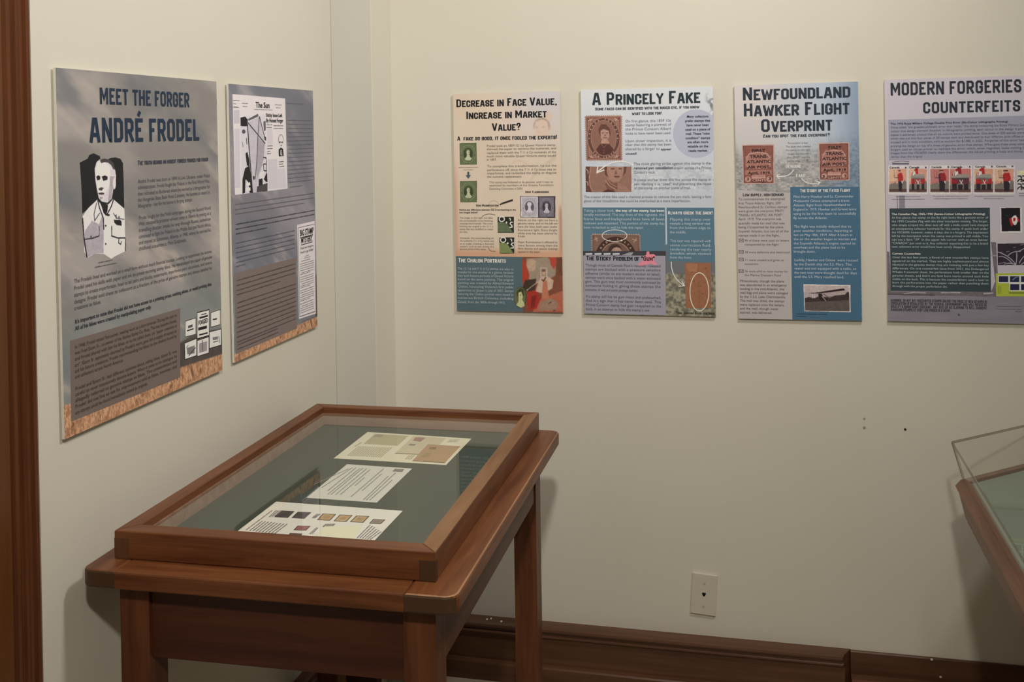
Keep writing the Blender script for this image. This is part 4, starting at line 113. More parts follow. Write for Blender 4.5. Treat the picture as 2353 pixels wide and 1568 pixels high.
['P','stamp_picture',[[[168,140,122],[[12.6,72.6],[18.1,72.6],[15.3,68.5]]],[[168,140,122],[[13.8,191.1],[19.2,191.1],[16.5,195.2]]],[[168,140,122],[[18.4,72.6],[23.9,72.7],[21.1,68.5]]],[[168,140,122],[[19.4,191.1],[24.8,191.1],[22.2,195.2]]],[[168,140,122],[[24.1,72.7],[29.6,72.7],[26.9,68.5]]],[[168,140,122],[[25.1,191.1],[30.5,191.1],[27.8,195.3]]],[[168,140,122],[[29.9,72.7],[35.4,72.8],[32.6,68.6]]],[[168,140,122],[[30.7,191.1],[36.1,191.1],[33.5,195.3]]],[[168,140,122],[[35.7,72.8],[41.1,72.8],[38.4,68.7]]],[[168,140,122],[[36.4,191.1],[41.8,191.2],[39.1,195.3]]],[[168,140,122],[[41.4,72.8],[46.9,72.9],[44.1,68.7]]],[[168,140,122],[[42,191.2],[47.4,191.2],[44.7,195.3]]],[[168,140,122],[[47.2,72.9],[52.6,72.9],[49.9,68.8]]],[[168,140,122],[[47.6,191.2],[53,191.2],[50.4,195.3]]],[[168,140,122],[[52.9,72.9],[58.4,73],[55.6,68.8]]],[[168,140,122],[[53.3,191.2],[58.6,191.2],[56,195.3]]],[[168,140,122],[[58.6,73],[64.1,73],[61.4,68.8]]],[[168,140,122],[[58.9,191.2],[64.2,191.2],[61.6,195.4]]],[[168,140,122],[[64.4,73],[69.8,73],[67.1,68.9]]],[[168,140,122],[[64.5,191.2],[69.9,191.2],[67.2,195.4]]],[[168,140,122],[[70.1,73],[75.6,73.1],[72.8,68.9]]],[[168,140,122],[[70.1,191.2],[75.5,191.3],[72.8,195.4]]],[[168,140,122],[[75.8,73.1],[81.3,73.2],[78.6,69]]],[[168,140,122],[[75.7,191.3],[81.1,191.3],[78.4,195.4]]],[[168,140,122],[[81.5,73.2],[87,73.2],[84.3,69]]],[[168,140,122],[[81.3,191.3],[86.7,191.3],[84,195.4]]],[[168,140,122],[[87.3,73.2],[92.7,73.2],[90,69.1]]],[[168,140,122],[[87,191.3],[92.3,191.3],[89.6,195.4]]],[[168,140,122],[[93,73.2],[98.4,73.3],[95.7,69.1]]],[[168,140,122],[[92.5,191.3],[97.9,191.3],[95.2,195.5]]],[[168,140,122],[[98.7,73.3],[104.1,73.3],[101.4,69.2]]],[[168,140,122],[[98.1,191.3],[103.4,191.3],[100.8,195.5]]],[[168,140,122],[[104.4,73.3],[109.8,73.4],[107.1,69.2]]],[[168,140,122],[[103.7,191.3],[109,191.4],[106.3,195.5]]],[[168,140,122],[[12.5,72.7],[12.5,78.4],[8.76,75.5]]],[[168,140,122],[[109.9,73.5],[109.9,79.2],[113.6,76.4]]],[[168,140,122],[[12.5,78.6],[12.6,84.3],[8.83,81.4]]],[[168,140,122],[[109.9,79.4],[109.8,85.1],[113.5,82.3]]],[[168,140,122],[[12.6,84.5],[12.6,90.2],[8.89,87.4]]],[[168,140,122],[[109.8,85.3],[109.8,91],[113.5,88.2]]],[[168,140,122],[[12.6,90.5],[12.7,96.2],[8.95,93.3]]],[[168,140,122],[[109.8,91.2],[109.8,96.8],[113.4,94]]],[[168,140,122],[[12.7,96.4],[12.8,102.1],[9.01,99.2]]],[[168,140,122],[[109.8,97.1],[109.7,102.8],[113.4,99.9]]],[[168,140,122],[[12.8,102.3],[12.8,108],[9.08,105.1]]],[[168,140,122],[[109.7,103],[109.7,108.7],[113.4,105.8]]],[[168,140,122],[[12.8,108.2],[12.9,113.9],[9.14,111]]],[[168,140,122],[[109.7,108.9],[109.7,114.5],[113.3,111.7]]],[[168,140,122],[[12.9,114.2],[12.9,119.8],[9.2,117]]],[[168,140,122],[[109.7,114.8],[109.6,120.4],[113.3,117.6]]],[[168,140,122],[[12.9,120.1],[13,125.8],[9.26,122.9]]],[[168,140,122],[[109.6,120.7],[109.6,126.3],[113.2,123.5]]],[[168,140,122],[[13,126],[13.1,131.7],[9.33,128.8]]],[[168,140,122],[[109.6,126.6],[109.5,132.2],[113.2,129.4]]],[[168,140,122],[[13.1,131.9],[13.1,137.6],[9.39,134.8]]],[[168,140,122],[[109.5,132.5],[109.5,138.1],[113.2,135.3]]],[[168,140,122],[[13.1,137.8],[13.2,143.5],[9.45,140.7]]],[[168,140,122],[[109.5,138.4],[109.5,144],[113.1,141.2]]],[[168,140,122],[[13.2,143.8],[13.2,149.5],[9.51,146.6]]],[[168,140,122],[[109.5,144.3],[109.4,149.9],[113.1,147.1]]],[[168,140,122],[[13.2,149.7],[13.3,155.4],[9.58,152.5]]],[[168,140,122],[[109.4,150.2],[109.4,155.8],[113,153]]],[[168,140,122],[[13.3,155.6],[13.3,161.3],[9.64,158.5]]],[[168,140,122],[[109.4,156.1],[109.3,161.7],[113,158.9]]],[[168,140,122],[[13.3,161.6],[13.4,167.2],[9.7,164.4]]],[[168,140,122],[[109.3,162],[109.3,167.6],[112.9,164.8]]],[[168,140,122],[[13.4,167.5],[13.5,173.2],[9.76,170.3]]],[[168,140,122],[[109.3,167.9],[109.3,173.5],[112.9,170.7]]],[[168,140,122],[[13.5,173.4],[13.5,179.1],[9.83,176.2]]],[[168,140,122],[[109.3,173.8],[109.2,179.4],[112.9,176.6]]],[[168,140,122],[[13.5,179.3],[13.6,185],[9.89,182.2]]],[[168,140,122],[[109.2,179.7],[109.2,185.3],[112.8,182.5]]],[[168,140,122],[[13.6,185.3],[13.6,190.9],[9.95,188.1]]],[[168,140,122],[[109.2,185.6],[109.2,191.2],[112.8,188.4]]],[[146,106,90],[[12.5,72.6],[109.9,73.4],[109.2,191.4],[13.6,191.1]]],[[118,80,68],[[16.4,76.2],[106,76.9],[105.4,187.8],[17.5,187.5]]],[[146,106,90],[[18.4,78],[104.1,78.6],[103.5,186],[19.4,185.8]]],[[172,134,116],[[106.7,132.3],[105.5,144.7],[102.1,156.4],[96.7,166.9],[89.5,175.7],[81,182.2],[71.6,186.3],[61.6,187.7],[51.6,186.2],[42,182.1],[33.4,175.4],[26.2,166.6],[20.7,156],[17.2,144.2],[16,131.8],[17,119.4],[20.3,107.7],[25.7,97.2],[32.9,88.4],[41.5,81.9],[51.2,77.8],[61.4,76.5],[71.6,78],[81.2,82.2],[89.8,88.9],[97,97.7],[102.3,108.2],[105.6,120]]],[[98,64,54],[[105.2,132.3],[104.1,144.4],[100.8,155.9],[95.6,166.2],[88.7,174.7],[80.4,181.2],[71.2,185.2],[61.6,186.5],[51.9,185.1],[42.6,181],[34.3,174.5],[27.3,165.9],[22,155.5],[18.6,144],[17.4,131.8],[18.4,119.7],[21.6,108.2],[26.8,97.9],[33.8,89.4],[42.2,82.9],[51.5,79],[61.4,77.7],[71.2,79.2],[80.6,83.2],[88.9,89.8],[95.8,98.4],[101,108.8],[104.2,120.2]]],[[172,134,116],[[96.6,132.3],[95.7,143.1],[93,153.3],[88.9,162.4],[83.3,170.1],[76.7,175.8],[69.3,179.4],[61.6,180.6],[53.8,179.3],[46.4,175.7],[39.7,169.9],[34.1,162.2],[29.8,153],[27.1,142.7],[26.2,131.9],[27,121.1],[29.5,110.8],[33.7,101.7],[39.3,94],[46,88.3],[53.5,84.8],[61.4,83.6],[69.3,84.9],[76.8,88.5],[83.5,94.3],[89,102.1],[93.2,111.3],[95.8,121.5]]],[[134,96,82],[[95.6,132.3],[94.7,142.8],[92.2,152.8],[88.1,161.7],[82.7,169.2],[76.3,174.8],[69.1,178.2],[61.6,179.4],[54,178.2],[46.8,174.7],[40.3,169],[34.8,161.5],[30.7,152.5],[28.1,142.4],[27.1,131.9],[27.9,121.4],[30.4,111.4],[34.5,102.4],[39.9,95],[46.4,89.4],[53.7,85.9],[61.4,84.8],[69.1,86],[76.4,89.6],[82.9,95.3],[88.3,102.8],[92.3,111.8],[94.8,121.8]]],[[172,134,116],[[77.9,120.4],[77.5,124.3],[76.5,128.1],[74.9,131.4],[72.8,134.2],[70.2,136.3],[67.4,137.6],[64.4,138],[61.4,137.6],[58.5,136.2],[56,134.1],[53.8,131.3],[52.2,127.9],[51.2,124.2],[50.8,120.2],[51.1,116.2],[52.1,112.5],[53.7,109.2],[55.9,106.4],[58.5,104.3],[61.3,103],[64.3,102.5],[67.4,103],[70.2,104.3],[72.8,106.5],[74.9,109.3],[76.5,112.7],[77.5,116.4]]],[[98,64,54],[[47.9,115.5],[47.9,106],[55.6,94.2],[69.2,95.5],[78.8,106.2],[80.8,120.4],[78.8,127.5],[75,112.1],[61.4,107.3],[53.7,111.9],[52.8,129.7]]],[[98,64,54],[[62.4,117.9],[61.6,118.9],[59.5,119.3],[57.5,118.9],[56.6,117.9],[57.5,116.9],[59.5,116.5],[61.6,116.9]]],[[98,64,54],[[74,118],[73.2,119],[71.1,119.4],[69.1,119],[68.2,117.9],[69.1,116.9],[71.1,116.5],[73.2,117]]],[[120,84,72],[[65.3,120.3],[68.2,126.2],[63.4,127.4]]],[[98,64,54],[[59.5,130.3],[73,130.4],[71.1,132.1],[61.5,132.1]]],[[172,134,116],[[55.7,136.8],[73,136.9],[76.9,146.3],[53.8,146.2]]],[[84,52,46],[[40.4,162.7],[51.9,147.4],[76.9,148.7],[88.3,162.9],[78.8,174.7],[61.6,179.4],[48.1,174.6]]],[[146,106,90],[[53.8,146.2],[61.5,158.1],[73,146.3]],1.1],[[146,106,90],[[62.7,165.2],[62.4,166],[61.5,166.4],[60.7,166],[60.4,165.2],[60.7,164.4],[61.5,164],[62.4,164.4]]],[[146,106,90],[[62.7,171.1],[62.4,171.9],[61.5,172.3],[60.7,171.9],[60.4,171.1],[60.7,170.3],[61.5,169.9],[62.4,170.3]]],[[98,64,54],[[16.4,77.3],[32.2,89.3]],3.07],[[98,64,54],[[106,78.1],[90.5,89.8]],3.05],[[98,64,54],[[17.4,186.3],[32.8,174.6]],3.07],[[98,64,54],[[105.4,186.6],[90.2,174.8]],3.04],[[196,160,140],[[20.4,84.5],[32.1,78.7]],1.98],[[196,160,140],[[102.1,85.1],[90.5,79.1]],1.96],[[196,160,140],[[21.2,179.2],[32.8,185.2]],1.98],[[196,160,140],[[101.6,179.5],[90.2,185.4]],1.96],[[196,160,140],[[24.3,79.8],[28.3,86.9]],1.97],[[196,160,140],[[98.3,80.4],[94.4,87.4]],1.96],[[196,160,140],[[25.1,184],[28.9,176.9]],1.98],[[196,160,140],[[97.8,184.2],[94,177.2]],1.96]]],
['A','stamp_lettering',[206,172,152],[['C',21.8,132.5,91,11],['A',23,120.1,77,11],['N',26.4,108.4,63,11],['A',31.9,98.2,49,11],['D',39.1,90,35,11],['A',47.6,84.3,21,11],['P',66.5,81.6,-7,11],['O',75.6,84.8,-21,11],['S',83.9,90.8,-35,11],['T',90.9,99.2,-49,11],['A',96,109.6,-63,11],['G',99.1,121.3,-77,11],['E',99.9,133.7,-91,11]]],
['A','stamp_lettering',[206,172,152],[['T',34.2,170.2,317.3,11],['E',40,176.2,328,11],['N',46.6,180.6,338.7,11],['C',61.1,184.4,360,11],['E',68.5,183.5,370.7,11],['N',75.7,180.9,381.3,11],['T',82.4,176.7,392,11],['S',88.3,170.9,402.7,11]]],
['T','paragraph_text','b',[112,112,114],[['On first glance, this 1859 10¢',120.8,243,90.9,6.79],['stamp featuring a portrait of',120.6,242.9,101.3,6.79],['the Prince Consort Albert',120.5,242.8,112.5,6.79],['looks to have never been used.',120.3,242.6,123.8,6.79]]],
['T','paragraph_text','b',[112,112,114],[['Upon closer inspection, it is',120,242.8,143.9,6.71],['clear that this stamp has been',119.9,242.6,154.2,6.71],['altered by a forger to',119.7,211.5,165.5,6.71]]],
['T','bold_text','B',[82,82,86],[['appear',215.3,242.5,166.7,6]]],
['T','bold_text','B',[82,82,86],[['unused!',120.2,150.6,177.4,6]]],
['P','callout_circle',[[[172,172,183],[[354.2,124.8],[354.1,131.5],[354,138.1],[353.9,144.6],[353.9,150.9],[353.8,156.9],[353.7,162.5],[353.6,167.7],[349.6,172.4],[344.6,176.6],[339.2,180.2],[333.5,183.2],[327.5,185.5],[321.3,187.2],[315,188.2],[308.6,188.5],[302.2,188],[295.9,186.9],[289.7,185.1],[283.8,182.6],[278.1,179.5],[272.7,175.8],[267.8,171.4],[263.2,166.6],[259.3,161.3],[255.8,155.6],[253,149.5],[250.7,143.2],[249.1,136.6],[248.2,129.9],[248,123.2],[248.4,116.4],[249.5,109.7],[251.2,103.2],[253.7,97],[256.7,91],[260.2,85.4],[264.4,80.2],[269,75.5],[274.1,71.4],[279.5,67.8],[285.3,64.9],[291.3,62.6],[297.5,61],[303.9,60],[310.2,59.8],[316.6,60.3],[322.9,61.5],[329.1,63.4],[335,65.9],[340.6,69],[345.9,72.8],[350.8,77.1],[354.7,82],[354.6,87.2],[354.6,92.8],[354.5,98.8],[354.4,105],[354.4,111.5],[354.3,118.1]]]]],
['T','callout_text','B',[62,62,76],[['Many collectors',312.7,None,81.4,6.2],['prefer stamps that',312.7,None,92.7,6.2],['have never been',312.7,None,104,6.2],['used on a piece of',312.7,None,115.6,6.2],['mail. These “mint',312.7,None,126.9,6.2],['condition” stamps',312.7,None,138.2,6.2],['are often more',312.7,None,148.9,6.2],['valuable on the',312.7,None,160.4,6.2],['resale market.',312.7,None,171.9,6.2]]],
['P','magnified_picture',[[[140,104,88],[[10.5,208.9],[135.4,210],[134.5,278.1],[10.2,277.8]]],[[98,64,54],[[10.5,208.9],[23.1,209.1],[19.2,236.5],[20.3,260.6],[27.7,277.8],[10.2,277.8]]],[[172,134,116],[[25.6,210.4],[21.1,236.5],[22.2,260.6],[30.2,277.1]],1.98],[[190,150,132],[[11.7,215.8],[13.5,216.7],[15,217.7],[16.2,218.8],[17.1,220],[17.6,221.4],[17.9,222.9],[17.8,224.6],[17.4,226.3],[16.7,228.2]],2.21],[[190,150,132],[[11.6,250.2],[12.9,249.7],[14,249.6],[14.9,249.9],[15.7,250.6],[16.2,251.7],[16.6,253.3],[16.8,255.3],[16.8,257.7],[16.5,260.6]],2.2],[[158,120,102],[[63.3,209.4],[118.1,209.9],[120.4,223.5],[112.8,237.1],[100.3,249.3],[85.3,252],[73,243.7],[65.6,230]]],[[98,64,54],[[60.8,209.4],[69.5,209.4],[68.2,223.1],[73,238.2],[64.3,231.3]]],[[98,64,54],[[115.6,209.8],[123,209.9],[120.4,224.9],[110.3,238.5],[114.2,226.9]]],[[98,64,54],[[79.5,213.6],[90.7,213.1],[89.4,216.4],[80.7,216.4]]],[[98,64,54],[[100.7,213.1],[110.6,213.9],[109.3,216.6],[101.9,216.6]]],[[122,84,70],[[93.2,217.8],[96.8,228.8],[89.3,230.1]]],[[98,64,54],[[88,234.2],[104.1,235],[101.6,238.4],[90.4,238.3]]],[[118,82,70],[[73,243.7],[87.8,253.4],[102.7,250.7],[103.8,264.4],[87.6,274.6],[70.2,271.1],[62.9,257.4]]],[[176,140,120],[[65.5,247.1],[75.3,260.8],[92.6,271.2]],2.18],[[176,140,120],[[70.5,243.7],[80.3,256.1],[95.1,264.3]],1.31],[[84,52,46],[[55.2,277.9],[70.2,269.7],[87.6,274.6],[92.5,278]]],[[150,112,96],[[97.8,250.7],[122.3,264.4],[134.5,278.1],[97.5,278]]]]],
['P','white_arrow',[[[222,218,204],[[140.5,206.8],[133.9,202.7],[127.3,199.5],[120.4,197.2],[113.4,195.8],[106.2,195.2],[98.9,195.6],[91.4,196.8],[83.8,199],[75.9,202.1],[68,206],[59.8,210.9],[51.5,216.7],[43,223.4]],3.05],[[222,218,204],[[44.3,208.8],[41.9,225.6],[62.4,218.1]],3.28]]],
['T','paragraph_text','b',[112,112,114],[['The most glaring strike against this stamp is the',142,346.2,205.7,7],["Consort's neck.",141.7,199.9,228.4,7]]],
['T','paragraph_text','b',[112,112,114],[['drawn across the Prince',248.9,346.1,217.8,7]]],
['T','bold_text','B',[84,84,90],[['removed pen cancellation',141.8,246.7,217,7]]],
['T','paragraph_text','b',[112,112,114],[['A postal worker drew this line across the stamp in',141.6,346.1,248.5,6.84],['pen, marking it as “used” and preventing the reuse',141.5,346,259.8,6.84],['of this stamp on another piece of mail.',141.3,292.8,270.6,6.84]]],
['T','paragraph_text','b',[112,112,114],[['The creator of this fake used a chemical process to remove the pen mark, leaving a faint',5.51,345.6,294.1,6.78],['ghost of this cancellation that could be overlooked as a mere imperfection.',5.36,291.3,305.1,6.78]]],
['P','text_panel',[[[82,112,124],[[-1.95,319.8],[224,320.2],[224.2,436.3],[-1,438.5]]],[[62,60,64],[[-1,438.5],[224.2,436.3],[224.5,448.8],[-0.5,449.9]]],[[190,188,186],[[7.12,444.1],[25.9,443.5],[25.9,448.3],[7.05,448.9]]],[[190,188,186],[[32.1,443.9],[50.9,443.2],[50.8,448],[32.1,448.7]]],[[190,188,186],[[57,443.6],[75.7,443],[75.6,447.8],[57,448.4]]],[[190,188,186],[[81.6,443.4],[100.2,442.7],[100.2,447.5],[81.5,448.1]]],[[150,148,146],[[105.6,448.3],[127.5,440.5],[138.4,440.4],[131.7,449.1]]]]],
['P','text_panel',[[[82,112,124],[[227.9,320.2],[352.8,320.6],[353.1,463.8],[228.6,463.1]]]]],
['T','panel_text','b',[180,192,194],[['totally recreated. The top lines of the vignette, the',4.15,222,342.6,7.14],['frame lines and background lines have all been',3.98,221.9,354.2,7.14],['redrawn and repainted. This portion of the stamp has',3.82,221.7,365.8,7.14],['been re-backed as well to hide this repair.',3.65,166.3,377.2,7.14]]],
['T','panel_text','b',[180,192,194],[['Taking a closer look,',4.31,87.6,331.6,7]]],
['T','bold_text','B',[212,216,212],[['the top of the stamp has been',90.8,222.2,331.5,7]]],
['P','stamp_picture',[[[168,142,122],[[25.5,393.4],[31.8,393.4],[28.6,389.4]]],[[168,142,122],[[31.8,393.4],[38,393.5],[34.9,389.4]]],[[168,142,122],[[38,393.5],[44.3,393.5],[41.1,389.5]]],[[168,142,122],[[44.2,393.5],[50.5,393.5],[47.3,389.5]]],[[168,142,122],[[50.4,393.5],[56.7,393.5],[53.5,389.5]]],[[168,142,122],[[56.7,393.5],[62.9,393.5],[59.7,389.5]]],[[168,142,122],[[62.9,393.5],[69.1,393.5],[65.9,389.5]]],[[168,142,122],[[69.1,393.5],[75.3,393.6],[72.1,389.6]]],[[168,142,122],[[75.3,393.6],[81.5,393.6],[78.3,389.6]]],[[168,142,122],[[81.5,393.6],[87.7,393.6],[84.5,389.6]]],[[168,142,122],[[87.6,393.6],[93.8,393.6],[90.7,389.6]]],[[168,142,122],[[93.8,393.6],[100,393.6],[96.9,389.6]]],[[168,142,122],[[100,393.6],[106.2,393.6],[103,389.7]]],[[168,142,122],[[106.1,393.6],[112.3,393.6],[109.2,389.7]]],[[168,142,122],[[112.3,393.6],[118.5,393.6],[115.3,389.7]]],[[168,142,122],[[118.4,393.6],[124.6,393.6],[121.5,389.7]]],[[168,142,122],[[124.6,393.6],[130.8,393.7],[127.6,389.7]]],[[168,142,122],[[130.7,393.7],[136.9,393.7],[133.8,389.8]]],[[168,142,122],[[136.9,393.7],[143,393.7],[139.9,389.8]]],[[168,142,122],[[143,393.7],[149.2,393.7],[146,389.8]]],[[168,142,122],[[149.1,393.7],[155.3,393.7],[152.2,389.8]]],[[168,142,122],[[25.6,393.5],[25.6,399.8],[21.7,396.6]]],[[168,142,122],[[155.2,393.8],[155.3,399.8],[157.8,396.8]]],[[168,142,122],[[25.7,399.9],[25.8,406.2],[21.8,403]]],[[168,142,122],[[155.3,400],[155.4,406],[157.9,403]]],[[168,142,122],[[25.8,406.3],[25.9,412.6],[21.9,409.4]]],[[168,142,122],[[155.4,406.1],[155.5,412.2],[158,409.2]]],[[168,142,122],[[25.9,412.7],[25.9,419],[22,415.9]]],[[168,142,122],[[155.5,412.3],[155.5,418.4],[158.1,415.3]]],[[168,142,122],[[25.9,419.1],[26.1,425.4],[22.1,422.2]]],[[168,142,122],[[155.5,418.5],[155.6,424.6],[158.1,421.5]]],[[168,142,122],[[26.1,425.5],[26.1,431.8],[22.2,428.7]]],[[168,142,122],[[155.6,424.7],[155.7,430.7],[158.2,427.7]]],[[168,142,122],[[26.1,431.9],[26.2,438.2],[22.3,435.1]]],[[168,142,122],[[155.7,430.9],[155.8,436.9],[158.3,433.9]]],[[122,94,80],[[25.6,393.4],[155.2,393.7],[155.8,437],[26.2,438.2]]],[[92,68,58],[[29.5,395.2],[151.4,395.4],[151.9,437],[30.2,438.2]]],[[122,94,80],[[30.8,396.1],[150.1,396.3],[150.6,437],[31.5,438.2]]],[[66,44,38],[[145.6,437.1],[144.9,437.1],[142.9,437.1],[139.5,437.1],[135,437.2],[129.3,437.2],[122.7,437.3],[115.3,437.4],[107.2,437.4],[98.7,437.5],[90,437.6],[81.3,437.7],[72.8,437.8],[64.6,437.9],[57.1,437.9],[50.4,438],[44.7,438.1],[40.1,438.1],[36.7,438.1],[34.7,438.1],[34,438.1],[34.7,438.1],[36.7,438.1],[40.2,431],[44.9,423.1],[50.8,416],[57.5,409.9],[65.1,405.1],[73.3,401.5],[81.8,399.2],[90.6,398.5],[99.3,399.1],[107.7,401.2],[115.8,404.7],[123.1,409.4],[129.7,415.4],[135.2,422.3],[139.6,430.1],[142.9,437.1],[144.9,437.1]]],[[160,130,112],[[132.5,437.2],[132,437.2],[130.5,437.2],[127.9,437.2],[124.4,437.3],[120.1,437.3],[115,437.4],[109.4,437.4],[103.2,437.5],[96.7,437.5],[90,437.6],[83.3,437.7],[76.8,437.7],[70.6,437.8],[64.9,437.9],[59.8,437.9],[55.4,437.9],[51.9,438],[49.3,438],[47.7,438],[47.2,438],[47.7,438],[49.3,438],[51.9,438],[55.5,432.2],[59.9,426.6],[65.1,421.7],[70.9,417.9],[77.1,415],[83.7,413.2],[90.4,412.6],[97,413.1],[103.5,414.8],[109.6,417.5],[115.3,421.3],[120.3,426],[124.5,431.6],[127.9,437.2],[130.5,437.2],[132,437.2]]],[[112,84,72],[[130.6,437.2],[130.1,437.2],[128.6,437.2],[126.2,437.3],[122.9,437.3],[118.7,437.3],[113.9,437.4],[108.5,437.4],[102.6,437.5],[96.4,437.6],[90,437.6],[83.7,437.7],[77.4,437.7],[71.5,437.8],[66,437.8],[61.2,437.9],[57,437.9],[53.6,438],[51.2,438],[49.7,438],[49.2,438],[49.7,438],[51.2,438],[53.6,438],[57.1,433.8],[61.3,428.4],[66.2,423.8],[71.8,420],[77.7,417.3],[84,415.6],[90.3,415],[96.7,415.5],[102.9,417.1],[108.7,419.7],[114.1,423.3],[118.9,427.9],[122.9,433.1],[126.2,437.3],[128.6,437.2],[130.1,437.2]]],[[64,44,38],[[106.8,437.4],[106.2,437.4],[104.4,437.5],[101.4,437.5],[97.6,437.5],[93.1,437.6],[88.3,437.6],[83.5,437.7],[79,437.7],[75.1,437.8],[72.1,437.8],[70.3,437.8],[69.6,437.8],[70.3,432.8],[72.3,428.2],[75.3,424.2],[79.2,421.1],[83.7,419.2],[88.5,418.5],[93.3,419.1],[97.8,421],[101.6,424],[104.5,427.9],[106.3,432.5]]],[[170,138,118],[[106.6,437.4],[105.9,437.4],[104,437.5],[100.9,437.5],[97,437.5],[92.6,437.6],[88.3,437.6],[84.4,437.7],[81.3,437.7],[79.3,437.7],[78.6,437.7],[79.3,435.1],[81.4,431.8],[84.5,429.1],[88.5,427.3],[92.8,426.7],[97.1,427.3],[101,428.9],[104,431.5],[106,434.9]]],[[170,138,118],[[31.5,407.6],[41.5,403.2]],2.63],[[170,138,118],[[35,399.9],[40.3,411.9]],2.64],[[170,138,118],[[138.7,413.3],[147.6,402.4]],2.6],[[170,138,118],[[134.5,404.7],[147.5,408.9]],2.6]]],
['A','stamp_lettering',[200,170,148],[['N',49.8,429.3,55.8,13],['A',56.8,420.6,43.4,13],['D',65.3,413.7,31,13],['A',74.9,408.9,18.6,13],['P',95.7,406.4,-6.2,13],['O',105.9,408.7,-18.6,13],['S',115.3,413.3,-31,13],['T',123.5,420.1,-43.4,13],['A',130.2,428.6,-55.8,13]]],
['P','white_ring',[[[228,222,208],[[120.1,395.7],[119.4,398.6],[121.3,398.9],[122,395.7]]],[[228,222,208],[[119.4,398.6],[117.5,401.3],[119.3,402.1],[121.3,398.9]]],[[228,222,208],[[117.5,401.3],[114.4,403.9],[116.1,405],[119.3,402.1]]],[[228,222,208],[[114.4,403.9],[110.3,406.2],[111.7,407.5],[116.1,405]]],[[228,222,208],[[110.3,406.2],[105.4,408],[106.4,409.7],[111.7,407.5]]],[[228,222,208],[[105.4,408],[99.7,409.4],[100.4,411.2],[106.4,409.7]]],[[228,222,208],[[99.7,409.4],[93.5,410.3],[93.9,412.2],[100.4,411.2]]],[[228,222,208],[[93.5,410.3],[87.1,410.7],[87.1,412.6],[93.9,412.2]]],[[228,222,208],[[87.1,410.7],[80.7,410.4],[80.3,412.4],[87.1,412.6]]],[[228,222,208],[[80.7,410.4],[74.5,409.6],[73.8,411.4],[80.3,412.4]]],[[228,222,208],[[74.5,409.6],[68.9,408.3],[67.8,409.9],[73.8,411.4]]],[[228,222,208],[[68.9,408.3],[63.9,406.5],[62.5,407.9],[67.8,409.9]]],[[228,222,208],[[63.9,406.5],[59.9,404.3],[58.2,405.4],[62.5,407.9]]],[[228,222,208],[[59.9,404.3],[56.8,401.8],[55,402.5],[58.2,405.4]]],[[228,222,208],[[56.8,401.8],[55,399],[53,399.4],[55,402.5]]],[[228,222,208],[[55,399],[54.4,396.1],[52.4,396.1],[53,399.4]]],[[228,222,208],[[54.4,396.1],[55.1,393.2],[53.1,392.8],[52.4,396.1]]],[[228,222,208],[[55.1,393.2],[57,390.4],[55.2,389.7],[53.1,392.8]]],[[228,222,208],[[57,390.4],[60.1,387.8],[58.5,386.8],[55.2,389.7]]],[[228,222,208],[[60.1,387.8],[64.2,385.6],[62.8,384.2],[58.5,386.8]]],[[228,222,208],[[64.2,385.6],[69.2,383.7],[68.2,382.1],[62.8,384.2]]],[[228,222,208],[[69.2,383.7],[74.9,382.3],[74.2,380.5],[68.2,382.1]]],[[228,222,208],[[74.9,382.3],[81.1,381.4],[80.8,379.5],[74.2,380.5]]],[[228,222,208],[[81.1,381.4],[87.5,381.1],[87.5,379.1],[80.8,379.5]]],[[228,222,208],[[87.5,381.1],[93.9,381.4],[94.3,379.4],[87.5,379.1]]],[[228,222,208],[[93.9,381.4],[100.1,382.2],[100.8,380.4],[94.3,379.4]]],[[228,222,208],[[100.1,382.2],[105.7,383.5],[106.8,381.9],[100.8,380.4]]],[[228,222,208],[[105.7,383.5],[110.6,385.3],[112,383.9],[106.8,381.9]]],[[228,222,208],[[110.6,385.3],[114.7,387.5],[116.3,386.4],[112,383.9]]],[[228,222,208],[[114.7,387.5],[117.7,390.1],[119.5,389.3],[116.3,386.4]]],[[228,222,208],[[117.7,390.1],[119.5,392.8],[121.4,392.4],[119.5,389.3]]],[[228,222,208],[[119.5,392.8],[120.1,395.7],[122,395.7],[121.4,392.4]]]]],
['T','section_heading','h',[232,228,214],[['Always check the back!',231.3,348.8,338.1,9.02]]],
['T','panel_text','b',[180,192,194],[['Flipping this stamp over',236.4,343.4,354.6,7.1],['reveals a long vertical tear',236.3,343.2,365.7,7.1],['from the bottom edge to',236.1,343.1,377.1,7.1],['the middle.',236,279.6,388.9,7.1]]],
['T','panel_text','b',[180,192,194],[['This tear was repaired with',236.1,343.7,411.9,6.86],['some correction fluid,',235.9,343.6,423.3,6.86],['rendering the tear nearly',235.8,343.4,434.5,6.86],['invisible when viewed',235.7,343.3,445.4,6.86],['from the front.',235.5,293.6,456.2,6.86]]],
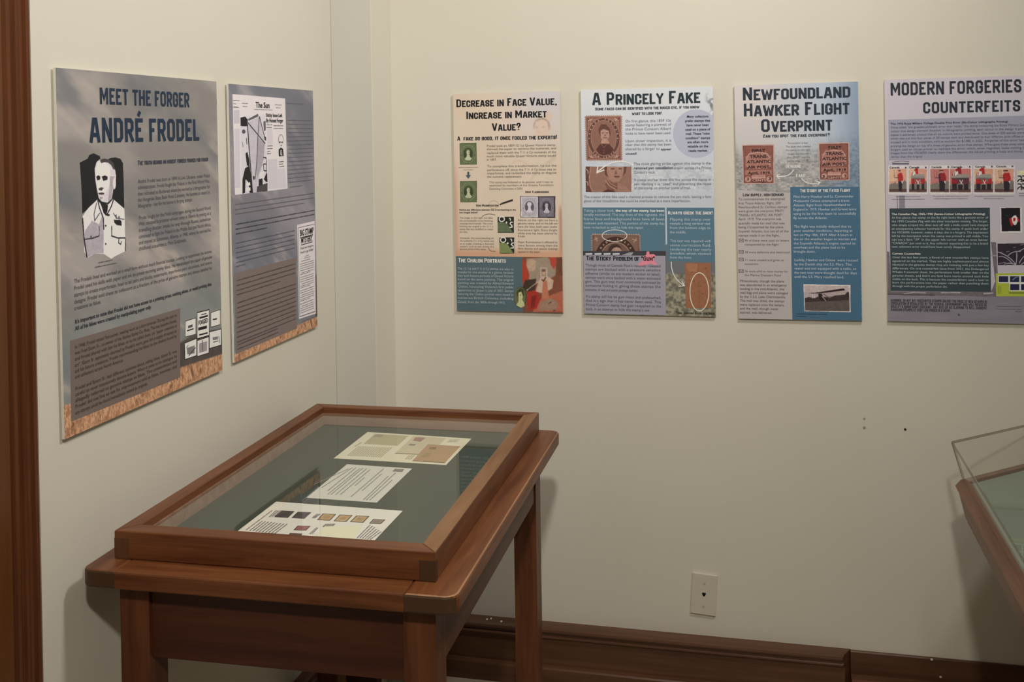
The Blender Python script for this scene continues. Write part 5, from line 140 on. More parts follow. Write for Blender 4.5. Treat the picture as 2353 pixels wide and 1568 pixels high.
['P','stamp_back_picture',[[[146,98,70],[[274.4,466.9],[341.9,467.1],[341.9,585.5],[275.6,588]]],[[128,82,58],[[311.4,467.9],[311,585.1]],1.07],[[160,110,80],[[279.6,470],[307.1,469.7],[304.8,491.1],[281.5,489.3]]],[[122,78,56],[[296.7,491.2],[296,492.6],[294.2,493.2],[292.4,492.6],[291.6,491.3],[292.4,489.9],[294.2,489.3],[296,489.9]]],[[122,78,56],[[317.4,529.4],[316.6,530.8],[314.8,531.3],[313,530.8],[312.3,529.5],[313.1,528.1],[314.9,527.5],[316.6,528]]],[[122,78,56],[[323.5,548.5],[322.7,549.9],[320.9,550.5],[319.1,549.9],[318.4,548.6],[319.1,547.2],[320.9,546.6],[322.7,547.1]]],[[122,78,56],[[300.7,514.7],[299.9,516.1],[298.1,516.6],[296.3,516.1],[295.6,514.8],[296.3,513.4],[298.1,512.8],[299.9,513.3]]],[[122,78,56],[[332.7,480],[332,481.4],[330.2,482],[328.4,481.4],[327.7,480.1],[328.4,478.7],[330.2,478.1],[332,478.7]]],[[122,78,56],[[289.4,566.3],[288.6,567.6],[286.9,568.2],[285.1,567.7],[284.3,566.4],[285.1,565],[286.9,564.4],[288.7,564.9]]]]],
['P','white_ring',[[[228,214,186],[[335.5,543.4],[335.1,552],[337.3,552.3],[337.8,543.3]]],[[228,214,186],[[335.1,552],[333.9,560.3],[336.1,561.1],[337.3,552.3]]],[[228,214,186],[[333.9,560.3],[332.1,568.2],[334.1,569.3],[336.1,561.1]]],[[228,214,186],[[332.1,568.2],[329.6,575.3],[331.4,576.8],[334.1,569.3]]],[[228,214,186],[[329.6,575.3],[326.6,581.5],[328.1,583.2],[331.4,576.8]]],[[228,214,186],[[326.6,581.5],[323.2,586.5],[324.3,588.5],[328.1,583.2]]],[[228,214,186],[[323.2,586.5],[319.4,590.2],[320.2,592.4],[324.3,588.5]]],[[228,214,186],[[319.4,590.2],[315.4,592.6],[315.8,594.9],[320.2,592.4]]],[[228,214,186],[[315.4,592.6],[311.3,593.4],[311.3,595.8],[315.8,594.9]]],[[228,214,186],[[311.3,593.4],[307.2,592.8],[306.8,595.1],[311.3,595.8]]],[[228,214,186],[[307.2,592.8],[303.2,590.6],[302.4,592.8],[306.8,595.1]]],[[228,214,186],[[303.2,590.6],[299.5,587],[298.3,589.1],[302.4,592.8]]],[[228,214,186],[[299.5,587],[296.2,582.1],[294.7,584],[298.3,589.1]]],[[228,214,186],[[296.2,582.1],[293.4,576.1],[291.6,577.6],[294.7,584]]],[[228,214,186],[[293.4,576.1],[291.1,569],[289,570.2],[291.6,577.6]]],[[228,214,186],[[291.1,569],[289.4,561.2],[287.2,562.1],[289,570.2]]],[[228,214,186],[[289.4,561.2],[288.5,552.9],[286.2,553.3],[287.2,562.1]]],[[228,214,186],[[288.5,552.9],[288.2,544.2],[285.9,544.3],[286.2,553.3]]],[[228,214,186],[[288.2,544.2],[288.7,535.6],[286.4,535.2],[285.9,544.3]]],[[228,214,186],[[288.7,535.6],[289.9,527.2],[287.7,526.4],[286.4,535.2]]],[[228,214,186],[[289.9,527.2],[291.7,519.3],[289.7,518.2],[287.7,526.4]]],[[228,214,186],[[291.7,519.3],[294.2,512.2],[292.4,510.7],[289.7,518.2]]],[[228,214,186],[[294.2,512.2],[297.2,506],[295.7,504.2],[292.4,510.7]]],[[228,214,186],[[297.2,506],[300.6,501],[299.5,499],[295.7,504.2]]],[[228,214,186],[[300.6,501],[304.4,497.3],[303.6,495.1],[299.5,499]]],[[228,214,186],[[304.4,497.3],[308.4,495],[308.1,492.7],[303.6,495.1]]],[[228,214,186],[[308.4,495],[312.5,494.2],[312.6,491.8],[308.1,492.7]]],[[228,214,186],[[312.5,494.2],[316.6,494.9],[317.1,492.6],[312.6,491.8]]],[[228,214,186],[[316.6,494.9],[320.6,497.1],[321.4,494.8],[317.1,492.6]]],[[228,214,186],[[320.6,497.1],[324.3,500.7],[325.5,498.6],[321.4,494.8]]],[[228,214,186],[[324.3,500.7],[327.6,505.6],[329.1,503.7],[325.5,498.6]]],[[228,214,186],[[327.6,505.6],[330.4,511.6],[332.2,510.1],[329.1,503.7]]],[[228,214,186],[[330.4,511.6],[332.7,518.6],[334.7,517.4],[332.2,510.1]]],[[228,214,186],[[332.7,518.6],[334.3,526.4],[336.5,525.6],[334.7,517.4]]],[[228,214,186],[[334.3,526.4],[335.3,534.8],[337.6,534.3],[336.5,525.6]]],[[228,214,186],[[335.3,534.8],[335.5,543.4],[337.8,543.3],[337.6,534.3]]]]],
['P','white_arrow',[[[222,218,204],[[238.8,464.1],[238.7,470.6],[239,476.8],[239.8,482.8],[241.1,488.4],[242.7,493.9],[244.9,499],[247.5,503.9],[250.5,508.5],[254,512.9],[258,517],[262.4,520.8],[267.2,524.3],[272.5,527.6]],2.36],[[222,218,204],[[265.9,516.3],[272.9,528],[257.6,530]],2.35]]],
['P','text_panel',[[[150,146,153],[[1.05,449.9],[222.8,448.8],[222.8,608.1],[1.66,607.9]]]]],
['P','gum_picture',[[[226,132,142],[[171.8,447.6],[173.4,439],[176.3,436.8],[180.6,438.9],[181.1,445.4],[192.3,444.2],[197.7,449.5],[193.9,456],[192.1,461.4],[201.7,471],[196.2,475],[183.4,470.2],[170.4,474],[156.3,478.5],[149.2,475.6],[150.5,470.6],[161.9,462.9],[165.2,455.2],[163.1,450.3]]]]],
['T','section_heading','h',[26,28,36],[['The Sticky Problem of “Gum”',9.27,194.7,463.1,12.3]]],
['T','panel_text','b',[86,84,90],[["Though most of Canada Post's recently released",6.17,210.2,479.6,6.91],['stamps are backed with a pressure sensitive',6.01,210,490.5,6.91],['adhesive (similar to any modern sticker or label),',5.85,209.9,501.9,6.91],['stamps were once backed with a water-activated',5.69,209.7,512.9,6.91],['gum. This gum was most commonly activated by',5.53,209.6,523.8,6.91],['someone licking it, giving these stamps the',5.38,209.5,534.8,6.91],['nickname of wet and paste postage stamps.',5.21,148.9,546.4,6.91]]],
['T','panel_text','b',[86,84,90],[['If a stamp still has its gum intact and undisturbed,',6.28,210.1,564.6,7.07],['that is a sign that it has never been used. This',6.11,210,576,7.07],['Prince Consort stamp had gum re-applied to the',5.95,209.8,587.4,7.07],["back, in an attempt to hide this stamp's use.",5.79,179.6,598.8,7.07]]],
['T','caption_text','B',[52,50,44],[['Tear viewed from the back',249.2,351.8,602.9,6.02]]]]},
'P5': {'c':[0.0743,1.319],'w':310.8,'h':613.8,'a':0.0077,'it':[
['T','heading','h',[40,48,58],[['Newfoundland',22,290.2,39.7,32.9],['Hawker Flight',23.7,287.9,81.8,33.1],['Overprint',67.2,244.7,123.3,32.5]]],
['T','subheading','h',[44,50,58],[['Can you spot the fake overprint?',71.4,239.2,138.4,7.98]]],
['P','stamp_picture',[[[186,150,138],[[17.1,155.8],[99.2,156.3],[98.8,259.4],[17.3,259.1]]],[[96,54,48],[[20.1,158.7],[96.2,159.2],[95.8,256.5],[20.3,256.2]]],[[132,82,70],[[21.7,160.2],[94.7,160.7],[94.3,255.1],[21.9,254.8]]],[[182,142,128],[[27.8,188],[35.4,178.3],[58.3,174.5],[81,178.6],[88.5,188.3],[88.4,212.7],[80.9,219.4],[35.5,219.2],[27.9,212.4]]],[[160,112,98],[[30.1,190],[37,181.2],[58.3,177.4],[79.5,181.5],[86.2,190.3],[86.2,211.7],[79.4,217.5],[37,217.3],[30.1,211.4]]],[[160,112,98],[[23.3,223.1],[92.9,223.4],[92.9,235.1],[23.3,234.8]]],[[182,142,128],[[38.5,246.5],[37.9,249.3],[36.3,251.7],[33.9,253.3],[30.9,253.8],[28.1,253.3],[25.6,251.7],[23.9,249.3],[23.4,246.5],[23.9,243.7],[25.6,241.3],[28,239.7],[30.9,239.2],[33.8,239.8],[36.3,241.4],[37.9,243.7]]],[[182,142,128],[[92.8,246.8],[92.2,249.6],[90.6,251.9],[88.2,253.5],[85.3,254],[82.4,253.5],[80,251.9],[78.3,249.5],[77.8,246.7],[78.4,243.9],[80,241.6],[82.4,240],[85.3,239.4],[88.2,240],[90.6,241.6],[92.2,244]]],[[182,142,128],[[41.5,235.8],[74.8,236],[76.3,245.2],[40,245.1]]],[[160,112,98],[[43.1,237.8],[73.3,237.9],[73.3,239.9],[43.1,239.7]]],[[96,54,48],[[40,247.5],[76.3,247.7],[76.2,255],[40,254.8]]],[[182,142,128],[[24.8,188],[27.8,186]],1.05],[[182,142,128],[[91.5,188.4],[88.5,186.4]],1.04],[[182,142,128],[[24.8,191.9],[27.8,189.9]],1.04],[[182,142,128],[[91.5,192.2],[88.5,190.3]],1.04],[[182,142,128],[[24.8,195.8],[27.8,193.8]],1.05],[[182,142,128],[[91.5,196.1],[88.5,194.2]],1.04],[[182,142,128],[[24.8,199.7],[27.8,197.7]],1.04],[[182,142,128],[[91.5,200],[88.5,198.1]],1.03],[[182,142,128],[[24.8,203.6],[27.8,201.6]],1.05],[[182,142,128],[[91.5,203.9],[88.5,202]],1.04],[[182,142,128],[[24.8,207.5],[27.9,205.5]],1.04],[[182,142,128],[[91.5,207.8],[88.5,205.9]],1.04],[[182,142,128],[[24.8,211.4],[27.9,209.4]],1.05],[[182,142,128],[[91.4,211.7],[88.4,209.8]],1.03],[[182,142,128],[[24.8,215.3],[27.9,213.3]],1.05],[[182,142,128],[[91.4,215.6],[88.4,213.7]],1.04],[[132,82,70],[[43.1,215.4],[47.6,188.1]],0.83],[[132,82,70],[[50.6,215.4],[54.5,188.2]],0.83],[[132,82,70],[[58.2,215.4],[61.3,188.2]],0.83],[[132,82,70],[[65.8,215.5],[68.1,188.2]],0.83],[[132,82,70],[[73.3,215.5],[74.9,188.3]],0.83]]],
['P','stamp_picture',[[[186,150,138],[[210.2,155.5],[286.6,155.1],[286.3,252.9],[211.1,252.4]]],[[96,54,48],[[213.1,158.3],[283.8,157.9],[283.5,250.2],[213.8,249.7]]],[[132,82,70],[[214.5,159.6],[282.4,159.2],[282.1,248.8],[215.2,248.3]]],[[182,142,128],[[220.4,185.7],[227.4,176.5],[248.6,172.8],[269.7,176.3],[276.7,185.6],[276.7,208.6],[269.7,215],[227.6,214.9],[220.6,208.5]]],[[160,112,98],[[222.5,187.5],[228.8,179.2],[248.6,175.5],[268.3,179.1],[274.6,187.4],[274.6,207.7],[268.3,213.2],[229,213.1],[222.7,207.6]]],[[160,112,98],[[216.4,218.6],[280.8,218.8],[280.8,229.8],[216.5,229.6]]],[[182,142,128],[[230.6,240.6],[230.1,243.2],[228.6,245.5],[226.3,246.9],[223.6,247.4],[220.9,246.9],[218.7,245.4],[217.1,243.2],[216.6,240.5],[217.1,237.9],[218.6,235.7],[220.9,234.2],[223.5,233.7],[226.2,234.2],[228.5,235.7],[230,238]]],[[182,142,128],[[280.8,240.9],[280.2,243.6],[278.7,245.8],[276.5,247.3],[273.8,247.8],[271.2,247.2],[268.9,245.7],[267.4,243.5],[266.9,240.8],[267.4,238.2],[268.9,235.9],[271.2,234.5],[273.8,233.9],[276.5,234.5],[278.8,236],[280.3,238.2]]],[[182,142,128],[[233.3,230.6],[264.1,230.7],[265.5,239.4],[232,239.2]]],[[160,112,98],[[234.8,232.4],[262.7,232.5],[262.7,234.4],[234.8,234.2]]],[[96,54,48],[[232,241.5],[265.5,241.7],[265.5,248.6],[232,248.4]]],[[182,142,128],[[217.6,185.7],[220.4,183.8]],1.02],[[182,142,128],[[279.5,185.6],[276.7,183.7]],1.01],[[182,142,128],[[217.6,189.3],[220.4,187.5]],1.02],[[182,142,128],[[279.5,189.2],[276.7,187.4]],1.01],[[182,142,128],[[217.6,193],[220.4,191.2]],1.02],[[182,142,128],[[279.5,192.9],[276.7,191.1]],1.01],[[182,142,128],[[217.7,196.6],[220.5,194.8]],1.02],[[182,142,128],[[279.5,196.6],[276.7,194.8]],1.01],[[182,142,128],[[217.7,200.3],[220.5,198.5]],1.02],[[182,142,128],[[279.5,200.3],[276.7,198.5]],1.01],[[182,142,128],[[217.7,203.9],[220.5,202.1]],1.02],[[182,142,128],[[279.5,204],[276.7,202.2]],1.01],[[182,142,128],[[217.7,207.6],[220.5,205.8]],1.02],[[182,142,128],[[279.5,207.7],[276.7,205.8]],1.01],[[182,142,128],[[217.8,211.3],[220.6,209.4]],1.02],[[182,142,128],[[279.4,211.4],[276.7,209.5]],1.01],[[132,82,70],[[234.7,211.3],[238.8,185.6]],0.81],[[132,82,70],[[241.7,211.3],[245.1,185.6]],0.81],[[132,82,70],[[248.7,211.3],[251.4,185.6]],0.81],[[132,82,70],[[255.7,211.3],[257.8,185.6]],0.81],[[132,82,70],[[262.7,211.3],[264.1,185.6]],0.81]]],
['A','stamp_lettering',[200,160,145],[['N',31.1,187.4,55,7],['E',35,181,45,7],['W',39.5,175.7,35,7],['F',44.5,171.5,25,7],['O',50,168.7,15,7],['U',55.7,167.4,5,7],['N',61.4,167.5,-5,7],['D',67,169.1,-15,7],['L',72.3,172.1,-25,7],['A',77.2,176.4,-35,7],['N',81.5,181.9,-45,7],['D',85,188.4,-55,7]]],
['A','stamp_lettering',[200,160,145],[['N',221.8,185.6,55,7],['E',225.5,179.3,45,7],['W',229.9,174.1,35,7],['F',234.8,170,25,7],['O',240,167.3,15,7],['U',245.5,165.9,5,7],['N',251.1,166.1,-5,7],['D',256.5,167.6,-15,7],['L',261.7,170.5,-25,7],['A',266.4,174.8,-35,7],['N',270.5,180.2,-45,7],['D',274,186.6,-55,7]]],
['T','stamp_numeral','B',[60,28,26],[['3',27.1,33.5,249.4,7.17]]],
['T','stamp_numeral','B',[60,28,26],[['3',83.2,89.8,249.3,7.35]]],
['T','stamp_numeral','B',[60,28,26],[['3',218.1,224.9,245.2,7.06]]],
['T','stamp_numeral','B',[60,28,26],[['3',272.1,278.7,244.9,7.24]]],
['T','stamp_lettering','B',[196,156,140],[['CENTS',41.7,76,252.9,5.48]]],
['T','stamp_lettering','B',[196,156,140],[['CENTS',231.9,265.7,247.8,4.98]]],
['T','overprint_lettering','B',[50,28,30],[['FIRST',41.5,76,174.9,6.95],['TRANS-',36.7,82.7,190.9,7.8],['ATLANTIC',28.6,90.2,204.5,7.6],['AIR POST.',29.9,88.9,218.5,6.96],['April, 1919.',31.1,89.2,233.8,6.96]]],
['T','overprint_lettering','B',[50,28,30],[['FIRST',233.9,267.1,171,7.04],['TRANS-',228,271.8,186.6,7.88],['ATLANTIC',219.8,279.1,199.8,7.47],['AIR POST',219.5,276.2,214.1,7.27],['April, 1919',221.2,277,228.8,7.05]]],
['T','center_text','b',[112,112,112],[['Punctuation is key!',159.2,None,156.3,4.6],['The faker who created',159.2,None,165.5,4.6],['the stamp on the right',159.2,None,174.4,4.6],['forgot the commas',159.2,None,184.2,4.6],['after “POST” and the',159.2,None,193.2,4.6],['period after “1919”.',159.2,None,202.2,4.6]]],
['T','pointer_text','h',[228,220,200],[['GENUINE',127.2,166.1,219.3,7.95],['Fake',152.9,175.2,243.4,8.98]]],
['P','white_arrow',[[[222,218,204],[[147.2,223.3],[144.8,227.2],[142,230.6],[138.9,233.6],[135.6,236],[131.9,238],[128,239.5],[123.8,240.6],[119.4,241.1],[114.6,241.2],[109.6,240.8],[104.2,239.8]],2.28],[[222,218,204],[[112.1,233.2],[103.8,239.8],[110.8,246.8]],2.07]]],
['P','white_arrow',[[[222,218,204],[[166.6,246.5],[169.6,250.1],[172.8,253.2],[176.3,255.7],[180,257.7],[183.9,259.2],[188.1,260.2],[192.4,260.7],[197.1,260.7],[201.9,260.2],[207,259.1],[212.3,257.5]],2.25],[[222,218,204],[[201.7,254.3],[212.7,257.1],[206.6,264.7]],2.05]]],
['P','text_panel',[[[70,102,122],[[137.6,268.2],[310.2,270.2],[308.7,613.6],[136.5,614.2]]]]],
['P','text_panel',[[[176,168,160],[[-0.75,273.9],[137.3,283.9],[136.5,614.2],[-0.94,613.7]]]]],
['T','section_heading','h',[236,232,220],[['The Story of the Fated Flight',162.3,286.9,282.1,8.34]]],
['T','section_heading','h',[52,50,52],[['Low supply, high demand',17,120.2,291,7.61]]],
['T','panel_text','b',[100,96,92],[['To commemorate the attempted',5.09,123.5,301.6,6.13],['first Trans-Atlantic flight, 200',4.88,112.9,312.4,6.13],['Newfoundland 3c Caribou stamps',4.68,128.9,322.6,6.13],['were given the overprint: FIRST/',4.48,120.7,332.9,6.13],['TRANS-/ ATLANTIC/ AIR POST/',4.27,117,343.7,6.13],['April, 1919. The overprint was',4.08,113.3,353.8,6.13],['specially made for mail that was',3.87,121.7,364.9,6.13],['being transported by the plane,',3.67,119.9,375,6.13],['Sopwith Atlantic, but not all of the',3.46,131.2,385.9,6.13],['stamps made it on the flight.',3.25,107.9,396.7,6.13]]],
['T','panel_text','b',[100,96,92],[['95 of these were used on letters',19,131.5,409.9,5.4],['transported by the flight',18.8,105.1,420.3,5.4],['18 were defective and destroyed',18.4,133.2,440.5,5.4],['11 were unused and given as',18.1,117.6,461,5.4],['souvenirs',17.9,52.1,471.1,5.4],['76 were sold to raise money for',17.5,127.7,490.6,5.4],['the Marine Disasters Fund',17.3,109.9,500.7,5.4]]],
['P','envelope_icon',[[[60,56,54],[[4.31,403.2],[15.9,403.2],[15.9,411.1],[4.39,411.1],[4.31,403.2]],0.95],[[60,56,54],[[4.53,403.9],[10.1,408],[15.8,403.9]],0.95],[[60,56,54],[[4.87,410.4],[8.25,406.8]],0.72],[[60,56,54],[[15.5,410.4],[12.5,406.8]],0.72]]],
['P','envelope_icon',[[[60,56,54],[[3.72,433.3],[15.3,433.3],[15.4,441.2],[3.81,441.3],[3.72,433.3]],0.95],[[60,56,54],[[3.95,434],[9.53,438.1],[15.3,434]],0.95],[[60,56,54],[[4.29,440.5],[7.67,436.9]],0.72],[[60,56,54],[[14.9,440.5],[11.9,436.9]],0.72]]],
['P','envelope_icon',[[[60,56,54],[[3.34,453.3],[14.9,453.3],[15,461.2],[3.42,461.3],[3.34,453.3]],0.95],[[60,56,54],[[3.56,454],[9.15,458.1],[14.9,454]],0.95],[[60,56,54],[[3.91,460.5],[7.28,456.9]],0.72],[[60,56,54],[[14.5,460.5],[11.5,456.9]],0.71]]],
['P','envelope_icon',[[[60,56,54],[[2.75,483.9],[14.3,483.9],[14.4,491.8],[2.83,491.9],[2.75,483.9]],0.95],[[60,56,54],[[2.97,484.6],[8.56,488.7],[14.3,484.6]],0.95],[[60,56,54],[[3.32,491.1],[6.69,487.5]],0.72],[[60,56,54],[[13.9,491.1],[10.9,487.5]],0.71]]],
['T','panel_text','b',[84,80,76],[['Miraculously, though the plane',4.95,117.3,516.5,6],['was abandoned in an emergency',4.75,124,526.8,6],['landing in the mid-Atlantic, the',4.56,117.6,537,6],['mail bag and plane were salvaged',4.36,126.7,547.3,6],['by the U.S.S. Lake Charlotteville.',4.16,121.1,557.7,6],['The mail was dried, the stamps',3.95,117,568.3,6],['were replaced onto the letters,',3.75,116.8,578.7,6],['and the mail, though water',3.56,102,588.8,6],['stained, was delivered.',3.36,85.5,599.2,6]]],
['T','panel_text','b',[188,196,196],[['Pilot Harry Hawker and Lt. Commander',145.1,294.7,296.9,6.65],['Mackenzie Grieve attempted a trans-',144.9,285.5,308,6.65],['Atlantic flight from Newfoundland to',144.7,286.4,319,6.65],['England in 1919. Hawker and Grieve were',144.5,300.9,329.9,6.65],['vying to be the first team to successfully',144.3,300,341.1,6.65],['fly across the Atlantic.',144.1,229.7,352.3,6.65]]],
['T','panel_text','b',[188,196,196],[['The flight was initially delayed due to',144.6,287.3,374.2,6.5],['poor weather conditions, departing at',144.4,289.8,385.1,6.5],['last on May 18th, 1919. After 4 hours in',144.2,289.6,396.1,6.5],['the air the weather began to worsen and',144,298.9,406.8,6.5],["the Sopwith Atlantic's engine started to",143.8,297.1,417.8,6.5],['overheat and the plane had to be',143.6,271.7,428.5,6.5],['brought down.',143.4,198.1,439.2,6.5]]],
['T','panel_text','b',[188,196,196],[['Luckily, Hawker and Grieve  were rescued',144.4,302,461.1,6.54],['by the Danish ship the S.S. Mary. This',144.2,287.1,472.1,6.54],['vessel was not equipped with a radio, so',144,298.2,483,6.54],['the two men were thought dead for days',143.8,299.1,494,6.54],['until the S.S. Mary reached land.',143.6,267.4,504.7,6.54]]],
['P','airplane_photo',[[[214,206,198],[[166.3,520.9],[282.9,522.1],[282.1,591.9],[167.3,591.3]]],[[184,168,160],[[168.1,523.3],[280.6,524.1],[280.1,589.6],[169.2,589.4]]],[[172,156,150],[[167.8,541.8],[280.8,538.2],[280.4,559.4],[168.4,559.7]]],[[62,52,48],[[168.9,557.3],[180,553.6],[193.6,557],[202.9,552.1],[221.1,553.1],[232.4,555.3],[243.9,549.2],[268.9,546.6],[275.8,539.4],[279.1,540.6],[280.1,573.6],[169.5,575.1]]],[[92,82,76],[[169.1,567.5],[280.4,560.6],[280.1,589.6],[169.2,589.4]]],[[46,34,34],[[175.6,543.6],[189.3,544.4],[209.9,543.7],[257.7,537.3],[269.1,535.5],[268.7,531.7],[264.6,530.8],[237.4,535.1],[193.9,543]]],[[46,36,34],[[203,545],[212.2,544.4],[216.9,557.9],[225.6,556.6],[223.2,562.5],[209.5,562.7],[204,553.3]]],[[200,186,178],[[212,550.8],[222.1,563.7]],1.4],[[214,204,196],[[188.1,546.4],[188.6,557]],1.86],[[214,204,196],[[192.7,545.8],[193.2,555.8]],1.17],[[60,50,46],[[215.6,544.9],[225.7,553],[243.9,552.8]],1.62],[[46,38,36],[[275.3,541.8],[278.9,540.1],[279.2,552.4],[276,552.4]]]]],
['D','caption_text',[40,58,72],[[146.2,598.8,224.9,598],[146.1,604.5,171,604.6]],2.6]]},
'P6': {'c':[0.5186,1.323],'w':452,'h':616,'a':0.0044,'it':[
['T','heading','h',[42,46,54],[['MODERN FORGERIES',15,322.3,41.1,32.1],['COUNTERFEITS',92.4,319.1,88,27.7]]],
['T','heading','h',[42,46,54],[['&',336.2,351.4,39.6,26.7]]],
['P','text_panel',[[[152,149,160],[[8.3,102.8],[412,98.6],[412.7,206.9],[8.68,205.9]]]]],
['T','bold_text','B',[66,66,74],[['The 1976 Royal Military College Double Print Error (Six-Colour Lithographic Printing)',13.6,290.4,115,4.6]]],
['T','panel_text','b',[92,90,98],[['Once called "the greatest philatelic error ever made," this stamp honouring the Royal Military College',13.4,327.1,124.5,5.21,97],['colour and design element doubled. In lithographic printing, each colour in the design is printed',13.3,327,134,5.21,94],['makes it extremely unusual that all six colours were printed twice. One sheet of 200 stamps were made',13.2,326.9,143.5,5.21,96],['which was cut into four panes of 50 stamps each and distributed to four different post offices in 1976',13,326.8,152.6,5.21,97],['unused and in mint condition, sold at auction for $1380 in 2022. Forgeries of this error have been',12.9,326.7,161.9,5.21,92],['printing the design on top of a sheet of genuine, error-free stamps. What gave these away otherwise',12.8,326.6,171.7,5.21,94],['forgers used an ink-jet printer to replicate the error, which, when magnified, looks nothing like it',12.7,326.5,180.8,5.21,95],['images from the VSC6000 clearly show the differences: the ink-jet printing is fuzzy and blocky and',12.5,326.4,189.7,5.21,95]]],
['T','panel_text','b',[92,90,98],[['darker than the original.',13,90.3,198.8,4.6]]],
['P','stamp_picture',[[[212,202,196],[[6.9,218.6],[53.4,219.2],[52.4,293],[5.87,292.7]]],[[206,150,126],[[8.99,227.1],[51.1,227.6],[50.3,286.2],[8.18,286]]],[[210,172,140],[[8.99,227.1],[28,227.3],[27.6,258.6],[8.56,258.4]]],[[120,112,100],[[8.44,266.9],[21.2,262.8],[23.3,258.6],[25.4,264.9],[42.3,260.8],[45.7,255.6],[50.7,260.9],[50.3,286.2],[8.18,286]]],[[92,64,60],[[8.28,278.5],[50.4,278.9],[50.3,286.2],[8.18,286]]],[[190,180,172],[[8.17,286.8],[50.3,287.1],[50.3,288.8],[8.14,288.5]]],[[46,40,44],[[30.5,256.5],[40.6,256.6],[38.6,284.5],[31.8,284.4]]],[[168,44,46],[[29,242.8],[33.3,237.5],[39.2,237.6],[42.4,248.2],[41.4,260.8],[30.5,257.6]]],[[190,140,110],[[35.9,235],[35.5,237],[34.4,238.2],[33.1,238.2],[32,236.9],[31.7,234.9],[32.1,233],[33.2,231.8],[34.5,231.8],[35.5,233]]],[[46,40,44],[[30.9,230.7],[36.8,230.8],[36.7,233.3],[30.9,233.2]]],[[46,40,44],[[21.4,250.1],[30.6,249.7]],1.44],[[96,70,60],[[20.8,231],[21.4,250.1]],0.82],[[214,204,200],[[37.2,258.7],[41.5,257.7],[40.5,266.1]]]]],
['P','stamp_picture',[[[212,202,196],[[55,219.2],[101.8,219.8],[100.8,293.3],[54,293]]],[[206,150,126],[[57.1,227.7],[99.5,228.2],[98.7,286.6],[56.3,286.3]]],[[210,172,140],[[57.1,227.7],[76.2,227.9],[75.8,259],[56.7,258.9]]],[[120,112,100],[[56.6,267.3],[69.4,263.2],[71.5,259],[73.6,265.3],[90.6,261.3],[94,256.1],[99,261.4],[98.7,286.6],[56.3,286.3]]],[[92,64,60],[[56.4,278.9],[98.8,279.2],[98.7,286.6],[56.3,286.3]]],[[190,180,172],[[56.3,287.1],[98.7,287.4],[98.7,289.1],[56.3,288.8]]],[[150,140,128],[[61.1,245.2],[69.7,241.1],[93,241.3],[94.1,250.8],[61,250.5]]],[[110,102,96],[[61.9,250.5],[94.1,250.8],[94,261.3],[61.8,261]]],[[168,44,46],[[69.8,229.5],[77.5,223.3],[79,241.2],[70.5,240]]],[[222,212,206],[[64.6,237.9],[71.5,232.7],[72.2,240.1],[65.4,245.9]]],[[168,44,46],[[63.7,245.2],[65.5,235.8]],1.44],[[46,40,44],[[63,263.1],[69,263.2],[68.7,281.1],[62.8,281.1]]],[[168,44,46],[[61.9,253.6],[70.3,253.7],[70.2,265.7],[61.7,265.7]]],[[46,40,44],[[74.9,263.2],[80.8,263.3],[80.6,281.2],[74.6,281.1]]],[[168,44,46],[[73.7,253.8],[82.2,253.8],[82.1,265.8],[73.6,265.8]]],[[46,40,44],[[86.8,263.4],[92.7,263.4],[92.4,281.3],[86.5,281.2]]],[[168,44,46],[[85.6,253.9],[94.1,253.9],[93.9,265.9],[85.4,265.9]]],[[222,212,206],[[74.6,255.9],[80.3,267.5]],1.85],[[222,212,206],[[81.3,255.9],[76.1,267.5]],1.44]]],
['P','stamp_picture',[[[212,202,196],[[105.7,219.8],[154.4,220.4],[153.5,293.7],[104.8,293.4]]],[[190,112,104],[[107.8,228.2],[152.2,228.8],[151.4,286.9],[107,286.6]]],[[186,120,112],[[107.8,228.2],[127.8,228.5],[127.4,259.5],[107.4,259.3]]],[[120,112,100],[[107.3,267.7],[120.7,263.7],[123,259.5],[125.1,265.8],[142.9,261.8],[146.5,256.6],[151.7,261.8],[151.4,286.9],[107,286.6]]],[[92,64,60],[[107.1,279.3],[151.5,279.6],[151.4,286.9],[107,286.6]]],[[190,180,172],[[107,287.5],[151.4,287.8],[151.4,289.5],[107,289.2]]],[[46,40,44],[[127.9,257.4],[138.5,257.5],[136.4,285.2],[129.3,285.1]]],[[86,40,58],[[126.3,243.8],[130.8,238.6],[137,238.7],[140.4,249.2],[139.3,261.7],[127.8,258.5]]],[[190,140,110],[[133.5,236.1],[133,238.1],[131.9,239.3],[130.5,239.3],[129.4,238],[129,236.1],[129.5,234.1],[130.6,232.9],[132,232.9],[133.1,234.1]]],[[46,40,44],[[128.2,231.8],[134.4,231.9],[134.4,234.4],[128.2,234.4]]],[[46,40,44],[[118.2,251],[128,250.7]],1.43],[[96,70,60],[[117.5,232.2],[118.2,251]],0.82],[[214,204,200],[[134.9,259.6],[139.4,258.6],[138.4,267]]],[[46,40,44],[[132.3,257.5],[142.9,257.6],[140.8,285.2],[133.7,285.1]]],[[140,40,46],[[130.7,243.8],[135.2,238.6],[141.4,238.7],[144.8,249.2],[143.8,261.8],[132.3,258.5]]],[[190,140,110],[[137.9,236.2],[137.4,238.1],[136.3,239.3],[135,239.3],[133.9,238.1],[133.5,236.1],[133.9,234.1],[135,232.9],[136.4,232.9],[137.5,234.2]]],[[46,40,44],[[132.6,231.9],[138.8,232],[138.8,234.5],[132.6,234.4]]],[[46,40,44],[[122.6,251.1],[132.4,250.8]],1.42],[[96,70,60],[[122,232.2],[122.6,251.1]],0.81],[[214,204,200],[[139.4,259.6],[143.8,258.6],[142.8,267]]]]],
